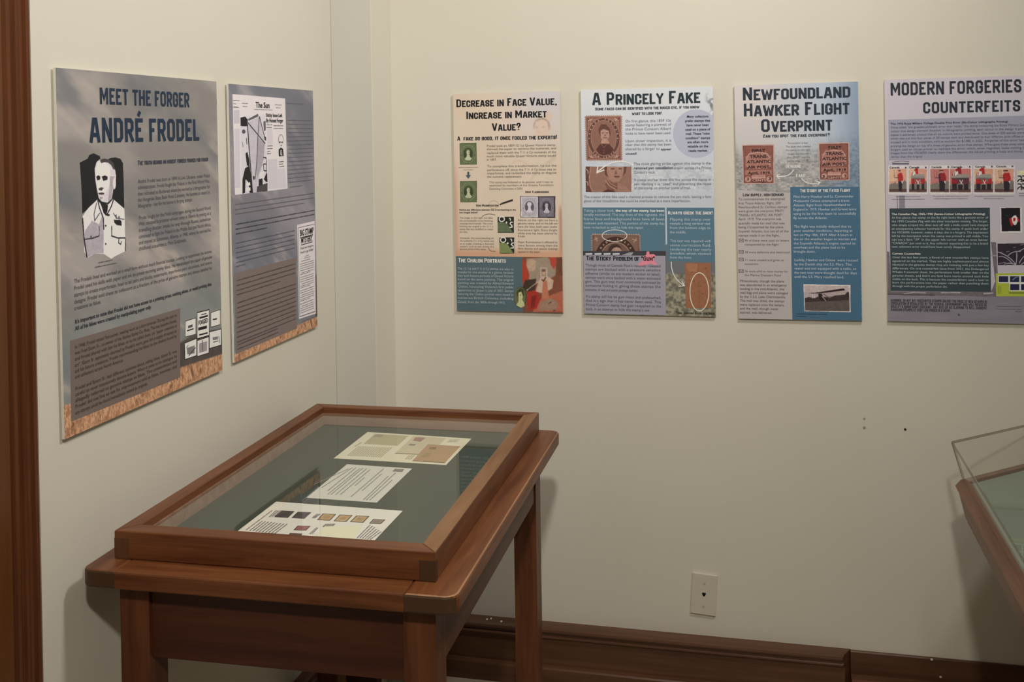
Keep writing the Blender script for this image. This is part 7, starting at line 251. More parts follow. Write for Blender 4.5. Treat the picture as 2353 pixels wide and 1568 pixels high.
def wood(name, light, dark, axis, rough=.42, stretch=14, spec=.4):
    m, n, l, b = new_mat(name)
    tc = n.new('ShaderNodeTexCoord'); mp = n.new('ShaderNodeMapping')
    s = [stretch * 2.2] * 3; s[axis] = stretch * .16
    mp.inputs['Scale'].default_value = s
    l.new(tc.outputs['Object'], mp.inputs['Vector'])
    nz = n.new('ShaderNodeTexNoise'); nz.inputs['Scale'].default_value = 1.4; nz.inputs['Detail'].default_value = 7; nz.inputs['Roughness'].default_value = .62; nz.inputs['Distortion'].default_value = .5
    l.new(mp.outputs[0], nz.inputs['Vector'])
    mp2 = n.new('ShaderNodeMapping'); s2 = [260] * 3; s2[axis] = 6; mp2.inputs['Scale'].default_value = s2; l.new(tc.outputs['Object'], mp2.inputs['Vector'])
    fz = n.new('ShaderNodeTexNoise'); fz.inputs['Scale'].default_value = 1; fz.inputs['Detail'].default_value = 2; l.new(mp2.outputs[0], fz.inputs['Vector'])
    r = n.new('ShaderNodeValToRGB'); r.color_ramp.elements[0].position = .32; r.color_ramp.elements[1].position = .70
    r.color_ramp.elements[0].color = (*dark, 1); r.color_ramp.elements[1].color = (*light, 1)
    ad = n.new('ShaderNodeMath'); ad.operation = 'MULTIPLY_ADD'; ad.inputs[1].default_value = .22; l.new(fz.outputs['Fac'], ad.inputs[0])
    sb = n.new('ShaderNodeMath'); sb.operation = 'SUBTRACT'; sb.inputs[1].default_value = .11; l.new(nz.outputs['Fac'], sb.inputs[0]); l.new(sb.outputs[0], ad.inputs[2])
    l.new(ad.outputs[0], r.inputs[0]); l.new(r.outputs[0], b.inputs['Base Color'])
    b.inputs['Roughness'].default_value = rough; b.inputs['Specular IOR Level'].default_value = spec
    bp = n.new('ShaderNodeBump'); bp.inputs['Strength'].default_value = .12; bp.inputs['Distance'].default_value = .001
    l.new(fz.outputs['Fac'], bp.inputs['Height']); l.new(bp.outputs['Normal'], b.inputs['Normal'])
    return m
def glass_mat(name, tint, ior=1.45, haze=0.0, gain=1.5):
    m, n, l, b = new_mat(name); n.remove(b)
    out = n['Material Output']
    fr = n.new('ShaderNodeFresnel'); fr.inputs['IOR'].default_value = ior
    tr = n.new('ShaderNodeBsdfTransparent'); tr.inputs[0].default_value = (*tint, 1)
    gl = n.new('ShaderNodeBsdfGlossy'); gl.inputs['Roughness'].default_value = haze; gl.inputs['Color'].default_value = (1, 1, 1, 1)
    gm = n.new('ShaderNodeNewGeometry'); sb = n.new('ShaderNodeMath'); sb.operation = 'SUBTRACT'; sb.inputs[0].default_value = gain; l.new(gm.outputs['Backfacing'], sb.inputs[1])
    ml = n.new('ShaderNodeMath'); ml.operation = 'MULTIPLY'; ml.use_clamp = True; l.new(fr.outputs[0], ml.inputs[0]); l.new(sb.outputs[0], ml.inputs[1])
    lt = n.new('ShaderNodeMath'); lt.operation = 'LESS_THAN'; lt.inputs[1].default_value = .5; l.new(gm.outputs['Backfacing'], lt.inputs[0])
    m2 = n.new('ShaderNodeMath'); m2.operation = 'MULTIPLY'; l.new(ml.outputs[0], m2.inputs[0]); l.new(lt.outputs[0], m2.inputs[1])
    mx = n.new('ShaderNodeMixShader'); l.new(m2.outputs[0], mx.inputs[0]); l.new(tr.outputs[0], mx.inputs[1]); l.new(gl.outputs[0], mx.inputs[2])
    l.new(mx.outputs[0], out.inputs[0]); return m
def ink_mat(name, rough, spec):
    m, n, l, b = new_mat(name)
    a = n.new('ShaderNodeVertexColor'); a.layer_name = 'ink'; l.new(a.outputs[0], b.inputs['Base Color'])
    b.inputs['Roughness'].default_value = rough; b.inputs['Specular IOR Level'].default_value = spec
    return m
def wall_mat(name, col):
    m, n, l, b = new_mat(name)
    tc = n.new('ShaderNodeTexCoord')
    nz = n.new('ShaderNodeTexNoise'); nz.inputs['Scale'].default_value = 2.2; nz.inputs['Detail'].default_value = 4; l.new(tc.outputs['Object'], nz.inputs['Vector'])
    fz = n.new('ShaderNodeTexNoise'); fz.inputs['Scale'].default_value = 90; fz.inputs['Detail'].default_value = 4; l.new(tc.outputs['Object'], fz.inputs['Vector'])
    r = n.new('ShaderNodeValToRGB'); r.color_ramp.elements[0].position = .3; r.color_ramp.elements[1].position = .7
    r.color_ramp.elements[0].color = (col[0] * .97, col[1] * .965, col[2] * .95, 1); r.color_ramp.elements[1].color = (*col, 1)
    l.new(nz.outputs['Fac'], r.inputs[0]); l.new(r.outputs[0], b.inputs['Base Color'])
    b.inputs['Roughness'].default_value = .55; b.inputs['Specular IOR Level'].default_value = .3
    bp = n.new('ShaderNodeBump'); bp.inputs['Strength'].default_value = .10; bp.inputs['Distance'].default_value = .002
    l.new(fz.outputs['Fac'], bp.inputs['Height']); l.new(bp.outputs['Normal'], b.inputs['Normal'])
    return m
def link(name, bm_or_me, mats, parent=None, smooth=False):
    if isinstance(bm_or_me, bmesh.types.BMesh):
        me = bpy.data.meshes.new(name); bmesh.ops.recalc_face_normals(bm_or_me, faces=bm_or_me.faces); bm_or_me.to_mesh(me); bm_or_me.free()
    else: me = bm_or_me
    for m in (mats if isinstance(mats, (list, tuple)) else [mats]): me.materials.append(m)
    if smooth:
        for p in me.polygons: p.use_smooth = True
    o = bpy.data.objects.new(name, me); COL.objects.link(o)
    if parent: o.parent = parent
    return o
def empty(name, loc, rz, label, cat, group=None):
    o = bpy.data.objects.new(name, None); COL.objects.link(o); o.location = loc; o.rotation_euler = (0, 0, rz)
    o.empty_display_size = .1; o['label'] = label; o['category'] = cat
    if group: o['group'] = group
    return o
def struct(o): o['kind'] = 'structure'; return o
def box(x0, x1, y0, y1, z0, z1, bevel=0, seg=2, bm=None):
    b = bmesh.new()
    v = [b.verts.new(p) for p in ((x0, y0, z0), (x1, y0, z0), (x1, y1, z0), (x0, y1, z0), (x0, y0, z1), (x1, y0, z1), (x1, y1, z1), (x0, y1, z1))]
    for f in ((0, 3, 2, 1), (4, 5, 6, 7), (0, 1, 5, 4), (1, 2, 6, 5), (2, 3, 7, 6), (3, 0, 4, 7)): b.faces.new([v[i] for i in f])
    if bevel: bmesh.ops.bevel(b, geom=b.edges[:], offset=bevel, segments=seg, affect='EDGES', profile=.5)
    if bm is None: return b
    me = bpy.data.meshes.new('t'); b.to_mesh(me); b.free(); bm.from_mesh(me); bpy.data.meshes.remove(me); return bm
def prism(pts, z0, z1, bevel=0, seg=2):
    b = bmesh.new()
    lo = [b.verts.new((x, y, z0)) for x, y in pts]; hi = [b.verts.new((x, y, z1)) for x, y in pts]
    b.faces.new(lo[::-1]); b.faces.new(hi); n = len(pts)
    for i in range(n): b.faces.new((lo[i], lo[(i + 1) % n], hi[(i + 1) % n], hi[i]))
    bmesh.ops.recalc_face_normals(b, faces=b.faces)
    if bevel:
        es = [e for e in b.edges if abs(e.verts[0].co.z - e.verts[1].co.z) < 1e-6]
        bmesh.ops.bevel(b, geom=es, offset=bevel, segments=seg, affect='EDGES', profile=.5)
    return b
def sweep(rings, closed_profile=True):
    """skin a list of equal-length point loops"""
    b = bmesh.new(); vs = [[b.verts.new(p) for p in r] for r in rings]; n = len(rings[0])
    for a, c in zip(vs[:-1], vs[1:]):
        for i in range(n if closed_profile else n - 1): b.faces.new((a[i], a[(i + 1) % n], c[(i + 1) % n], c[i]))
    b.faces.new(vs[0][::-1]); b.faces.new(vs[-1]); return b
def disc(r, y0, y1, n=20, cx=0, cz=0):
    return sweep([[(cx + r * math.cos(2 * math.pi * i / n), y, cz + r * math.sin(2 * math.pi * i / n)) for i in range(n)] for y in (y0, y1)])

# ------------------------------------------------------------------ materials
M_WALL = wall_mat('cream_wall_paint', (.78, .755, .675))
M_CHASE = wall_mat('grey_cream_tone', (.66, .66, .61))
M_CEIL = plain('white_ceiling_paint', (.80, .79, .75), .8, .2, 0, 30)
M_FLOOR = plain('pale_vinyl_floor', (.42, .36, .27), .5, .4, .05, 60)
LIGHTW, DARKW = (.235, .085, .030), (.105, .031, .010)
M_WX, M_WY = [wood('mahogany_grain_' + 'xy'[a], LIGHTW, DARKW, a) for a in range(2)]
M_WZ = wood('mahogany_grain_z', (.175, .060, .022), (.080, .023, .008), 2)
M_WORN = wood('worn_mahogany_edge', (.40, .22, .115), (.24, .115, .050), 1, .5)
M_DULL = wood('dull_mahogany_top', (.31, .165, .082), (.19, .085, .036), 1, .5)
M_REFLWOOD = wood('reflection_pale_wood', (.42, .27, .20), (.30, .18, .13), 0, .5)
M_END = plain('mahogany_end_grain', (.080, .040, .020), .55, .3, .1, 160)
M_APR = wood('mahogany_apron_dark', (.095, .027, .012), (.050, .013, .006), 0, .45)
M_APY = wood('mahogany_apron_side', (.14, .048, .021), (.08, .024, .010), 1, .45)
M_BASE = wood('varnished_baseboard', (.150, .068, .036), (.085, .036, .018), 0, .30, 8)
M_BASEY = wood('varnished_baseboard_side', (.150, .068, .036), (.085, .036, .018), 1, .30, 8)
M_TRIM = wood('varnished_door_trim', (.155, .055, .022), (.085, .028, .012), 2, .28, 8)
M_DOOR = wood('amber_door_board', (.150, .056, .016), (.110, .038, .010), 2, .35, 5)
M_KNOT = plain('dark_knot', (.03, .014, .008), .5)
M_FELT = plain('grey_green_felt', (.066, .080, .064), .9, .1, .03, 900)
M_LINE = plain('sage_board', (.245, .285, .235), .8, .2, .05, 500)
M_GLASS = glass_mat('case_glass', (.985, .995, .985), 1.47, 0, .95)
M_ACRYL = glass_mat('clear_acrylic', (.975, .98, .97), 1.42, 0, .6)
M_ACEDGE = glass_mat('acrylic_edge', (.66, .64, .60), 1.3, .1)
M_FOAM = plain('white_foam_board', (.74, .72, .66), .8, .2, 0, 80)
M_INK = ink_mat('printed_ink', .55, .25)
M_PAPER_INK = ink_mat('paper_ink', .8, .1)
M_PLATE = plain('ivory_plastic', (.70, .66, .56), .35, .5, 0, 40)
M_DARK = plain('dark_recess', (.012, .011, .011), .6, .2)
M_SCREW = plain('painted_screw', (.55, .52, .44), .4, .5)
M_PAD = plain('mounting_tape', (.20, .19, .18), .9, .1)
M_SPECK = plain('white_paint_drip', (.75, .72, .66), .6)
M_PLUG = plain('grey_filler', (.46, .43, .36), .8, .1)
M_RING = plain('plug_rim', (.22, .20, .17), .7, .2)
M_CW = wood('red_brown_case_wood', (.235, .108, .064), (.135, .056, .032), 1, .4)

# ------------------------------------------------------------------ room shell
XL, YB, XR, YF, ZC = -1.157, 2.75, 3.3, -2.4, 2.75
def slab(name, *a, m): return struct(link(name, box(*a), m))
slab('floor', XL - .1, XR + .1, YF - .1, YB + .1, -.1, 0, m=M_FLOOR)
slab('ceiling', XL - .1, XR + .1, YF - .1, YB + .1, ZC, ZC + .1, m=M_CEIL)
slab('wall_left', XL - .1, XL, YF, YB, 0, ZC, m=M_WALL)
slab('wall_back', XL, XR, YB, YB + .1, 0, ZC, m=M_WALL)
slab('wall_right', XR, XR + .1, YF, YB, 0, ZC, m=M_WALL)
slab('wall_front', XL, XR, YF - .1, YF, 0, ZC, m=M_WALL)
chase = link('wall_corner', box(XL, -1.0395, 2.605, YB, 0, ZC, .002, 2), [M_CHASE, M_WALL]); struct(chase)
for p in chase.data.polygons: p.material_index = 1 if p.normal.x > .5 else 0  # right side takes the wall colour, other faces a darker, greyer tone
# moulded baseboards: (t = out from the wall, z)
PROF = [(0, .159), (.030, .158), (.038, .153), (.040, .148), (.038, .143), (.033, .140), (.033, .136), (.037, .133), (.038, .130), (.035, .127), (.030, .125), (.029, .120), (.029, .053), (.042, .051), (.045, .047), (.045, 0), (0, 0)]
def base_back(x0, x1, end45=0.0, prof=PROF, y=YB): return sweep([[(x0, y - t, z) for t, z in prof], [(x1 - t * end45, y - t, z) for t, z in prof]])
bb = struct(link('baseboard_back', base_back(-1.0395, .1955, .58), M_BASE))
for i, (x, z, s) in enumerate(((-.7645, .1590, .0022), (-.7747, .1585, .0028), (-.7324, .1586, .0028))):
    d = link('paint_drip', box(x - s, x + s, YB - .02 - i * .005, YB - .013 - i * .005, z - .002, z + .0015, .001), M_SPECK, bb)
FL_ = [(0, .1575), (.006, .1575), (.008, .155), (.008, .099), (.050, .097), (.052, .094), (.052, 0), (0, 0)]
bf = struct(link('baseboard_alcove', base_back(.1945, XR, 0, FL_), M_BASE))
for x, z in ((.392, .1545), (.413, .112)): link('paint_drip', box(x - .003, x + .003, YB - .0092, YB - .006, z - .0025, z + .0025, .001), M_SPECK, bf)
link('ledge', box(.196, XR, YB - .0515, YB - .0085, .0968, .0978), wood('ledge_wood_toplit', (.21, .085, .05), (.14, .055, .03), 0, .35, 6), bf)  # strip over the ledge, its wood brightened to carry the light from above
P2_ = [(t * .8, z) for t, z in PROF]
struct(link('baseboard_left', sweep([[(XL + t, 1.43, z) for t, z in P2_], [(XL + t, 2.605, z) for t, z in P2_]]), M_BASEY))
struct(link('baseboard_corner', sweep([[(XL, 2.605 - t, z) for t, z in P2_], [(-1.0395 + 0, 2.605 - t, z) for t, z in P2_]]), M_BASE))
# door casing on the left wall: fluted moulding, then a plain board
FLUTE = [(1.4225, 0), (1.4225, .010), (1.4165, .013), (1.4105, .012), (1.4085, .006), (1.4010, .005), (1.3980, .009), (1.3930, .011), (1.3890, .0095), (1.3870, .005), (1.3810, .005), (1.3785, .010), (1.3720, .014), (1.3660, .013), (1.3635, .007), (1.3600, .007), (1.3600, 0)]
t1 = struct(link('trim_1', sweep([[(XL + t, y, z) for y, t in FLUTE] for z in (0, ZC)]), M_TRIM))
t2 = struct(link('trim_2', box(XL, XL + .009, 1.20, 1.3600, 0, ZC), M_DOOR))
kn = disc(.0052, 0, .0006, 18); bmesh.ops.rotate(kn, verts=kn.verts, matrix=Matrix.Rotation(math.radians(90), 3, 'Z')); bmesh.ops.translate(kn, verts=kn.verts, vec=(XL + .0096, 1.3255, .930))
link('knot', kn, M_KNOT, t2)

# ------------------------------------------------------------------ wooden glass-topped display case
case = empty('display_case', (-.8115, 1.9564, 0), .023, 'brown wooden table display case with glass lid and four square legs in the corner', 'display case')
HX, HY, ZT, TH = .325, .460, .785, .030
def rounded(x0, x1, y0, y1, corners, r=.018, n=6):
    out = []
    for (cx, cy, a0, key) in ((x0, y0, 180, 'a'), (x1, y0, 270, 'b'), (x1, y1, 0, 'c'), (x0, y1, 90, 'd')):
        if key in corners:
            ox = cx + r if cx == x0 else cx - r; oy = cy + r if cy == y0 else cy - r
            out += [(ox + r * math.cos(math.radians(a0 + 90 * i / n)), oy + r * math.sin(math.radians(a0 + 90 * i / n))) for i in range(n + 1)]
        else: out.append((cx, cy))
    return out
def end_faces(o, idx=1):
    for p in o.data.polygons:
        if abs(p.normal.y) > .6: p.material_index = idx
end_faces(link('side_board', prism(rounded(-HX, -.262, -HY, HY, 'ad'), ZT - TH, ZT, .004), [M_WY, M_END], case))
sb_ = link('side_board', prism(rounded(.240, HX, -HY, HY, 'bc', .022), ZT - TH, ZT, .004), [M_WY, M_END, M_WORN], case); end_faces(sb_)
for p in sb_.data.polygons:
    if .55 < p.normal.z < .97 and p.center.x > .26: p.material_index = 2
link('end_board', prism([(-.2618, -HY), (.2398, -HY), (.2398, -.37), (-.2618, -.37)], ZT - TH, ZT, .003), M_WX, case)
link('end_board', prism([(-.2615, .40), (.2395, .40), (.2395, HY), (-.2615, HY)], ZT - TH, ZT, .003), M_WX, case)
link('base_panel', box(-.2615, .2395, -.3695, .3995, ZT - TH + .006, ZT - .003), M_WY, case)
link('felt_lining', box(-.2605, .2385, -.3685, .3985, ZT - .0025, ZT + .0055), M_FELT, case)
# glazed frame: x -.293...277, y -.4115...437, z .785...833
BX0, BX1, BY0, BY1, ZB = -.2925, .2775, -.4115, .4365, .8335
IX0, IX1, IY0, IY1 = -.2625, .2455, -.378, .4075
def rail(pts, m, name='lid_rail'):
    return link(name, prism(pts, ZT + .0003, ZB, .002), m, case)
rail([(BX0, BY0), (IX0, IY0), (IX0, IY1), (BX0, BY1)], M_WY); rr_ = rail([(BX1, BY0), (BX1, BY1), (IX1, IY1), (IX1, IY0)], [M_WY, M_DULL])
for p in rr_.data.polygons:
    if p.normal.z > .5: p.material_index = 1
rail([(BX0, BY0), (BX1, BY0), (IX1, IY0), (IX0, IY0)], M_WX); rail([(BX0, BY1), (IX0, IY1), (IX1, IY1), (BX1, BY1)], M_WX)
link('joint_block', box(BX1 - .0275, BX1 + .0004, BY0 - .0006, BY0 + .01, ZT + .001, ZT + .034), M_END, case)
link('joint_block', box(BX0 - .0004, BX0 + .026, BY0 - .0006, BY0 + .01, ZT + .001, ZT + .036), wood('joint_wood', (.15, .065, .03), (.10, .04, .018), 2), case)
link('glass_pane', box(IX0 - .004, IX1 + .004, IY0 - .004, IY1 + .004, ZB - .0145, ZB - .0115), M_GLASS, case)
# added inner strips: rail wood with the wall's reflection put into its colour
for a in ((IX0, IX0 + .0035, IY0, IY1), (IX1 - .0035, IX1, IY0, IY1), (IX0 + .0036, IX1 - .0036, IY0, IY0 + .0035), (IX0 + .0036, IX1 - .0036, IY1 - .0035, IY1)):
    link('inner_pale_strip', box(*a, ZT + .0056, ZB - .0148), M_REFLWOOD, case)
LEG = .0535
for x in (-.2705, .2295):
    for y in (-.432, .360):
        o = link('leg', prism([(x, y), (x + LEG, y), (x + LEG, y + LEG), (x, y + LEG)], 0, ZT - TH - .0002, .0015), M_WZ, case)
        for v in o.data.vertices:
            if v.co.z < .3: v.co.x += (.004 if x < 0 else -.004) * (v.co.x - (x + LEG / 2)) / -LEG * (-1 if x > 0 else 1) * 0
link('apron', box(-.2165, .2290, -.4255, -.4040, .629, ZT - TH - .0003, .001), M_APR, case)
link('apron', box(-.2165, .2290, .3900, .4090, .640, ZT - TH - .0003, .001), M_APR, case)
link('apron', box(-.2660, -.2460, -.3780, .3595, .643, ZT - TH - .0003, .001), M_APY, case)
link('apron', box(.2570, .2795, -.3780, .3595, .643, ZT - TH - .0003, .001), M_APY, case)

# ------------------------------------------------------------------ printed flat art
def colour_mesh(name, V, Fc, C, mat, parent):
    me = bpy.data.meshes.new(name); me.from_pydata(V, [], Fc); me.update()
    a = me.color_attributes.new('ink', 'FLOAT_COLOR', 'POINT')
    a.data.foreach_set('color', np.asarray(C, np.float32).ravel()); return link(name, me, mat, parent)
# body lettering: glyph outlines of the default font
GL = {}
def _font_mesh(t, off):
    c = bpy.data.curves.new('t', 'FONT'); c.body = t; c.size = 1; c.resolution_u = 2; c.offset = off
    o = bpy.data.objects.new('t', c); COL.objects.link(o)
    dg = bpy.context.evaluated_depsgraph_get(); dg.update(); me = o.evaluated_get(dg).to_mesh()
    V = np.array([v.co[:2] for v in me.vertices]).reshape(-1, 2); Fs = [tuple(p.vertices) for p in me.polygons]
    o.evaluated_get(dg).to_mesh_clear(); bpy.data.objects.remove(o); bpy.data.curves.remove(c)
    return V, Fs
_HH = {}
def glyph(ch, off):
    k = (ch, off)
    if k not in GL:
        if off not in _HH:
            V, _ = _font_mesh('HH', off); V1, _ = _font_mesh('H', off); _HH[off] = (np.ptp(V[:, 0]), V1[:, 1].max(), V1[:, 0].min())
        wd = np.ptp(_font_mesh('H' + ch + 'H', off)[0][:, 0]) - _HH[off][0]
        V, Fs = _font_mesh(ch, off) if ch != ' ' else (np.zeros((0, 2)), [])
        GL[k] = (V, Fs, wd)
    return GL[k]
def text_font(t, off):
    """vertices, faces (cap height 1) and the advance at each character"""
    V, Fs, x, n, adv = [], [], 0.0, 0, [0.0]
    for ch in t:
        g, f, wd = glyph(ch, off); cap = _HH[off][1]
        if len(g): V.append((g + (x, 0)) / cap); Fs += [tuple(i + n for i in p) for p in f]; n += len(g)
        x += wd; adv.append(x / cap)
    return (np.concatenate(V) if V else np.zeros((0, 2))), Fs, adv
# condensed square display lettering drawn with strokes
_C = [(1, .73), (1, .87), (.74, 1), (.26, 1), (0, .87), (0, .13), (.26, 0), (.74, 0), (1, .13), (1, .27)]
_O = [(.26, 0), (.74, 0), (1, .13), (1, .87), (.74, 1), (.26, 1), (0, .87), (0, .13), (.26, 0)]
ST = {'A': (.58, [(0, 0), (.36, 1), (.64, 1), (1, 0)], [(.16, .27), (.84, .27)]), 'B': (.53, [(.8, .53), (1, .64), (1, .88), (.74, 1), (0, 1), (0, 0), (.74, 0), (1, .12), (1, .42), (.8, .53), (0, .53)]),
 'C': (.52, _C), 'D': (.53, [(0, 0), (0, 1), (.7, 1), (1, .86), (1, .14), (.7, 0), (0, 0)]), 'E': (.47, [(1, 1), (0, 1), (0, 0), (1, 0)], [(0, .52), (.88, .52)]), 'F': (.45, [(1, 1), (0, 1), (0, 0)], [(0, .5), (.88, .5)]),
 'G': (.53, _C[:9] + [(1, .47), (.52, .47)]), 'H': (.54, [(0, 0), (0, 1)], [(1, 0), (1, 1)], [(0, .52), (1, .52)]), 'I': (.17, [(.5, 0), (.5, 1)]), 'J': (.45, [(1, 1), (1, .13), (.74, 0), (.26, 0), (0, .13), (0, .27)]),
 'K': (.55, [(0, 0), (0, 1)], [(1, 1), (.12, .46)], [(.38, .6), (1, 0)]), 'L': (.44, [(0, 1), (0, 0), (1, 0)]), 'M': (.70, [(0, 0), (0, 1), (.08, 1), (.5, .3), (.92, 1), (1, 1), (1, 0)]), 'N': (.57, [(0, 0), (0, 1), (.06, 1), (.94, 0), (1, 0), (1, 1)]),
 'O': (.54, _O), 'P': (.51, [(0, 0), (0, 1), (.74, 1), (1, .87), (1, .56), (.74, .43), (0, .43)]), 'Q': (.54, _O, [(.6, .25), (1, -.05)]), 'R': (.53, [(0, 0), (0, 1), (.74, 1), (1, .87), (1, .58), (.74, .45), (0, .45)], [(.5, .45), (1, 0)]),
 'S': (.52, [(1, .75), (1, .87), (.74, 1), (.26, 1), (0, .87), (0, .66), (.2, .55), (.8, .45), (1, .34), (1, .13), (.74, 0), (.26, 0), (0, .13), (0, .25)]), 'T': (.50, [(0, 1), (1, 1)], [(.5, 1), (.5, 0)]), 'U': (.53, [(0, 1), (0, .13), (.26, 0), (.74, 0), (1, .13), (1, 1)]),
 'V': (.57, [(0, 1), (.44, 0), (.56, 0), (1, 1)]), 'W': (.82, [(0, 1), (.22, 0), (.28, 0), (.5, .9), (.72, 0), (.78, 0), (1, 1)]), 'X': (.55, [(0, 0), (1, 1)], [(0, 1), (1, 0)]), 'Y': (.55, [(0, 1), (.5, .45), (1, 1)], [(.5, .45), (.5, 0)]), 'Z': (.5, [(0, 1), (1, 1), (0, 0), (1, 0)]),
 '?': (.46, [(0, .75), (0, .87), (.26, 1), (.74, 1), (1, .87), (1, .66), (.5, .45), (.5, .30)], [(.5, .11), (.5, -.02)]), '!': (.18, [(.5, 1), (.5, .32)], [(.5, .12), (.5, -.02)]), ',': (.18, [(.6, .06), (.6, -.06), (.2, -.2)]), '.': (.17, [(.5, .06), (.5, -.06)]), '&': (.6, [(1, 0), (.2, .74), (.2, .9), (.4, 1), (.6, 1), (.74, .9), (.74, .76), (.1, .4), (0, .28), (0, .12), (.2, 0), (.6, 0), (1, .42)]),
 '\u201c': (.3, [(0, 1), (0, .78)], [(1, 1), (1, .78)]), '\u201d': (.3, [(0, 1), (0, .78)], [(1, 1), (1, .78)])}
def stroke_quads(pts, t):
    p = np.array(pts, float); cl = np.allclose(p[0], p[-1]); n = len(p); L = []
    for i in range(n):
        a = p[i] - p[i - 1] if i else (p[0] - p[-2] if cl else p[1] - p[0]); b = p[i + 1] - p[i] if i < n - 1 else (p[1] - p[0] if cl else p[-1] - p[-2])
        a = a / np.linalg.norm(a); b = b / np.linalg.norm(b); m = a + b; m /= max(np.linalg.norm(m), .3); nn = np.array((-m[1], m[0]))
        s = min(1 / max(abs(np.dot(nn, (-a[1], a[0]))), .45), 2.0); L.append((p[i] + nn * t / 2 * s, p[i] - nn * t / 2 * s))
    V = [q for pr in L for q in pr]; return V, [(2 * i, 2 * i + 1, 2 * i + 3, 2 * i + 2) for i in range(n - 1)]
def text_stroke(t):
    V, Fs, x, n, adv, lay = [], [], 0.0, 0, [0.0], 0; T = .165
    small = any(c.islower() for c in t)
    for ch in t:
        if ch == ' ': x += .30; adv.append(x); continue
        sc = .82 if (small and (ch.islower())) else 1.0
        key = ch.upper(); acc = key == '\u00c9'; key = 'E' if acc else key
        if key not in ST: key = '.'
        wd, *sts = ST[key]; tt = T * (.93 if sc < 1 else 1)
        if acc: sts = sts + [[(.35, 1.22), (.75, 1.45)]]
        for s in sts:
            pts = [(x + (tt / 2 + u * (wd - tt)) * sc, (v * (1 - tt) + tt / 2) * sc) for u, v in s]
            if len(s) == 2 and abs(pts[0][1] - pts[1][1]) < 1e-6 and abs(s[0][1] - 1) < 1e-6: pts = [(x, pts[0][1]), (x + wd * sc, pts[1][1])]
            pts = [pts[0]] + [q for q, r in zip(pts[1:], pts[:-1]) if q != r]
            if not np.allclose(pts[0], pts[-1]):
                for i, j in ((0, 1), (-1, -2)):
                    d = np.subtract(pts[i], pts[j]); d = d / np.linalg.norm(d) * tt / 2
                    if not (len(s) == 2 and abs(s[0][1] - 1) < 1e-6 and abs(s[1][1] - 1) < 1e-6): pts[i] = tuple(np.add(pts[i], d * (1 if (abs(d[1]) > abs(d[0]) or True) and s[i][1] in (0, 1) or s[i][0] in (0, 1) else 0)))
            v, f = stroke_quads(pts, tt); 
            for q in f: V += [(*v[i], lay) for i in q]; Fs.append((n, n + 1, n + 2, n + 3)); n += 4; lay += 1
        x += (wd + .11) * sc; adv.append(x)
    return np.array(V), Fs, adv
# fractal value noise for photographic backgrounds
def vnoise(x, y, seed):
    r = np.random.RandomState(seed).rand(64, 64); xi = np.floor(x).astype(int); yi = np.floor(y).astype(int); fx = x - xi; fy = y - yi
    fx = fx * fx * (3 - 2 * fx); fy = fy * fy * (3 - 2 * fy); g = lambda a, b: r[a % 64, b % 64]
    return (g(xi, yi) * (1 - fx) + g(xi + 1, yi) * fx) * (1 - fy) + (g(xi, yi + 1) * (1 - fx) + g(xi + 1, yi + 1) * fx) * fy
def fbm(x, y, seed, oct=4): return sum(vnoise(x * 2 ** i, y * 2 ** i, seed + i) * .5 ** i for i in range(oct)) / (2 - .5 ** (oct - 1))
def mixc(a, b, t): t = np.clip(t, 0, 1)[..., None]; return np.asarray(a, float) * (1 - t) + np.asarray(b, float) * t
def sstep(a, b, x): t = np.clip((x - a) / (b - a), 0, 1); return t * t * (3 - 2 * t)
def bg_sky(u, v, W, H, purple):
    x, y = u * W, v * H
    a = fbm((x * .9 + y * .45) * 5, (y * .9 - x * .30) * 13, 3 + purple); b = fbm((x + y * .3) * 9, (y - x * .55) * 30, 21 + purple)
    base = mixc(((128, 122, 114), (118, 113, 116))[purple], ((156, 147, 138), (142, 136, 138))[purple], sstep(.3, .7, a))
    base = mixc(base, ((104, 104, 104), (104, 105, 110))[purple], sstep(.48, .75, fbm(x * 6 + 4, y * 14 - x * 6, 41 + purple)) * .75)
    streak = sstep(.52, .78, b * .6 + a * .4) * (.55 + .45 * sstep(.0, .5, v))
    base = mixc(base, ((188, 170, 150), (176, 162, 152))[purple], streak * .8)
    base = mixc(base, ((116, 122, 116), (112, 116, 120))[purple], sstep(.6, .8, v) * .7 * (1 - streak))
    base = mixc(base, (190, 138, 98), sstep(.55, .75, fbm(x * 12, y * 22, 77)) * sstep(.72, .80, v) * (1 - sstep(.84, .88, v)) * sstep(.1, .3, u) * .9)
    hz = (.905 + .037 * u) if not purple else (.966 - .012 * u)
    dark = mixc((92, 80, 72), (72, 64, 60), fbm(x * 60, y * 40, 9)); base = mixc(base, dark, sstep(.845, .855, v + .02 * (vnoise(u * 9, u * 0, 4) - .5)) * sstep(.64, .66, u) if not purple else sstep(.775, .785, v) * sstep(.962, .975, u))
    wh = mixc((150, 106, 76), (212, 164, 122), sstep(.25, .75, fbm(x * 330, y * 150, 5) * .7 + fbm(x * 700, y * 300, 6) * .3))
    wh = mixc(wh, (98, 66, 44), sstep(.66, .78, fbm(x * 160, y * 70, 15)) * .7)
    return mixc(base, wh, sstep(hz, hz + .006, v))
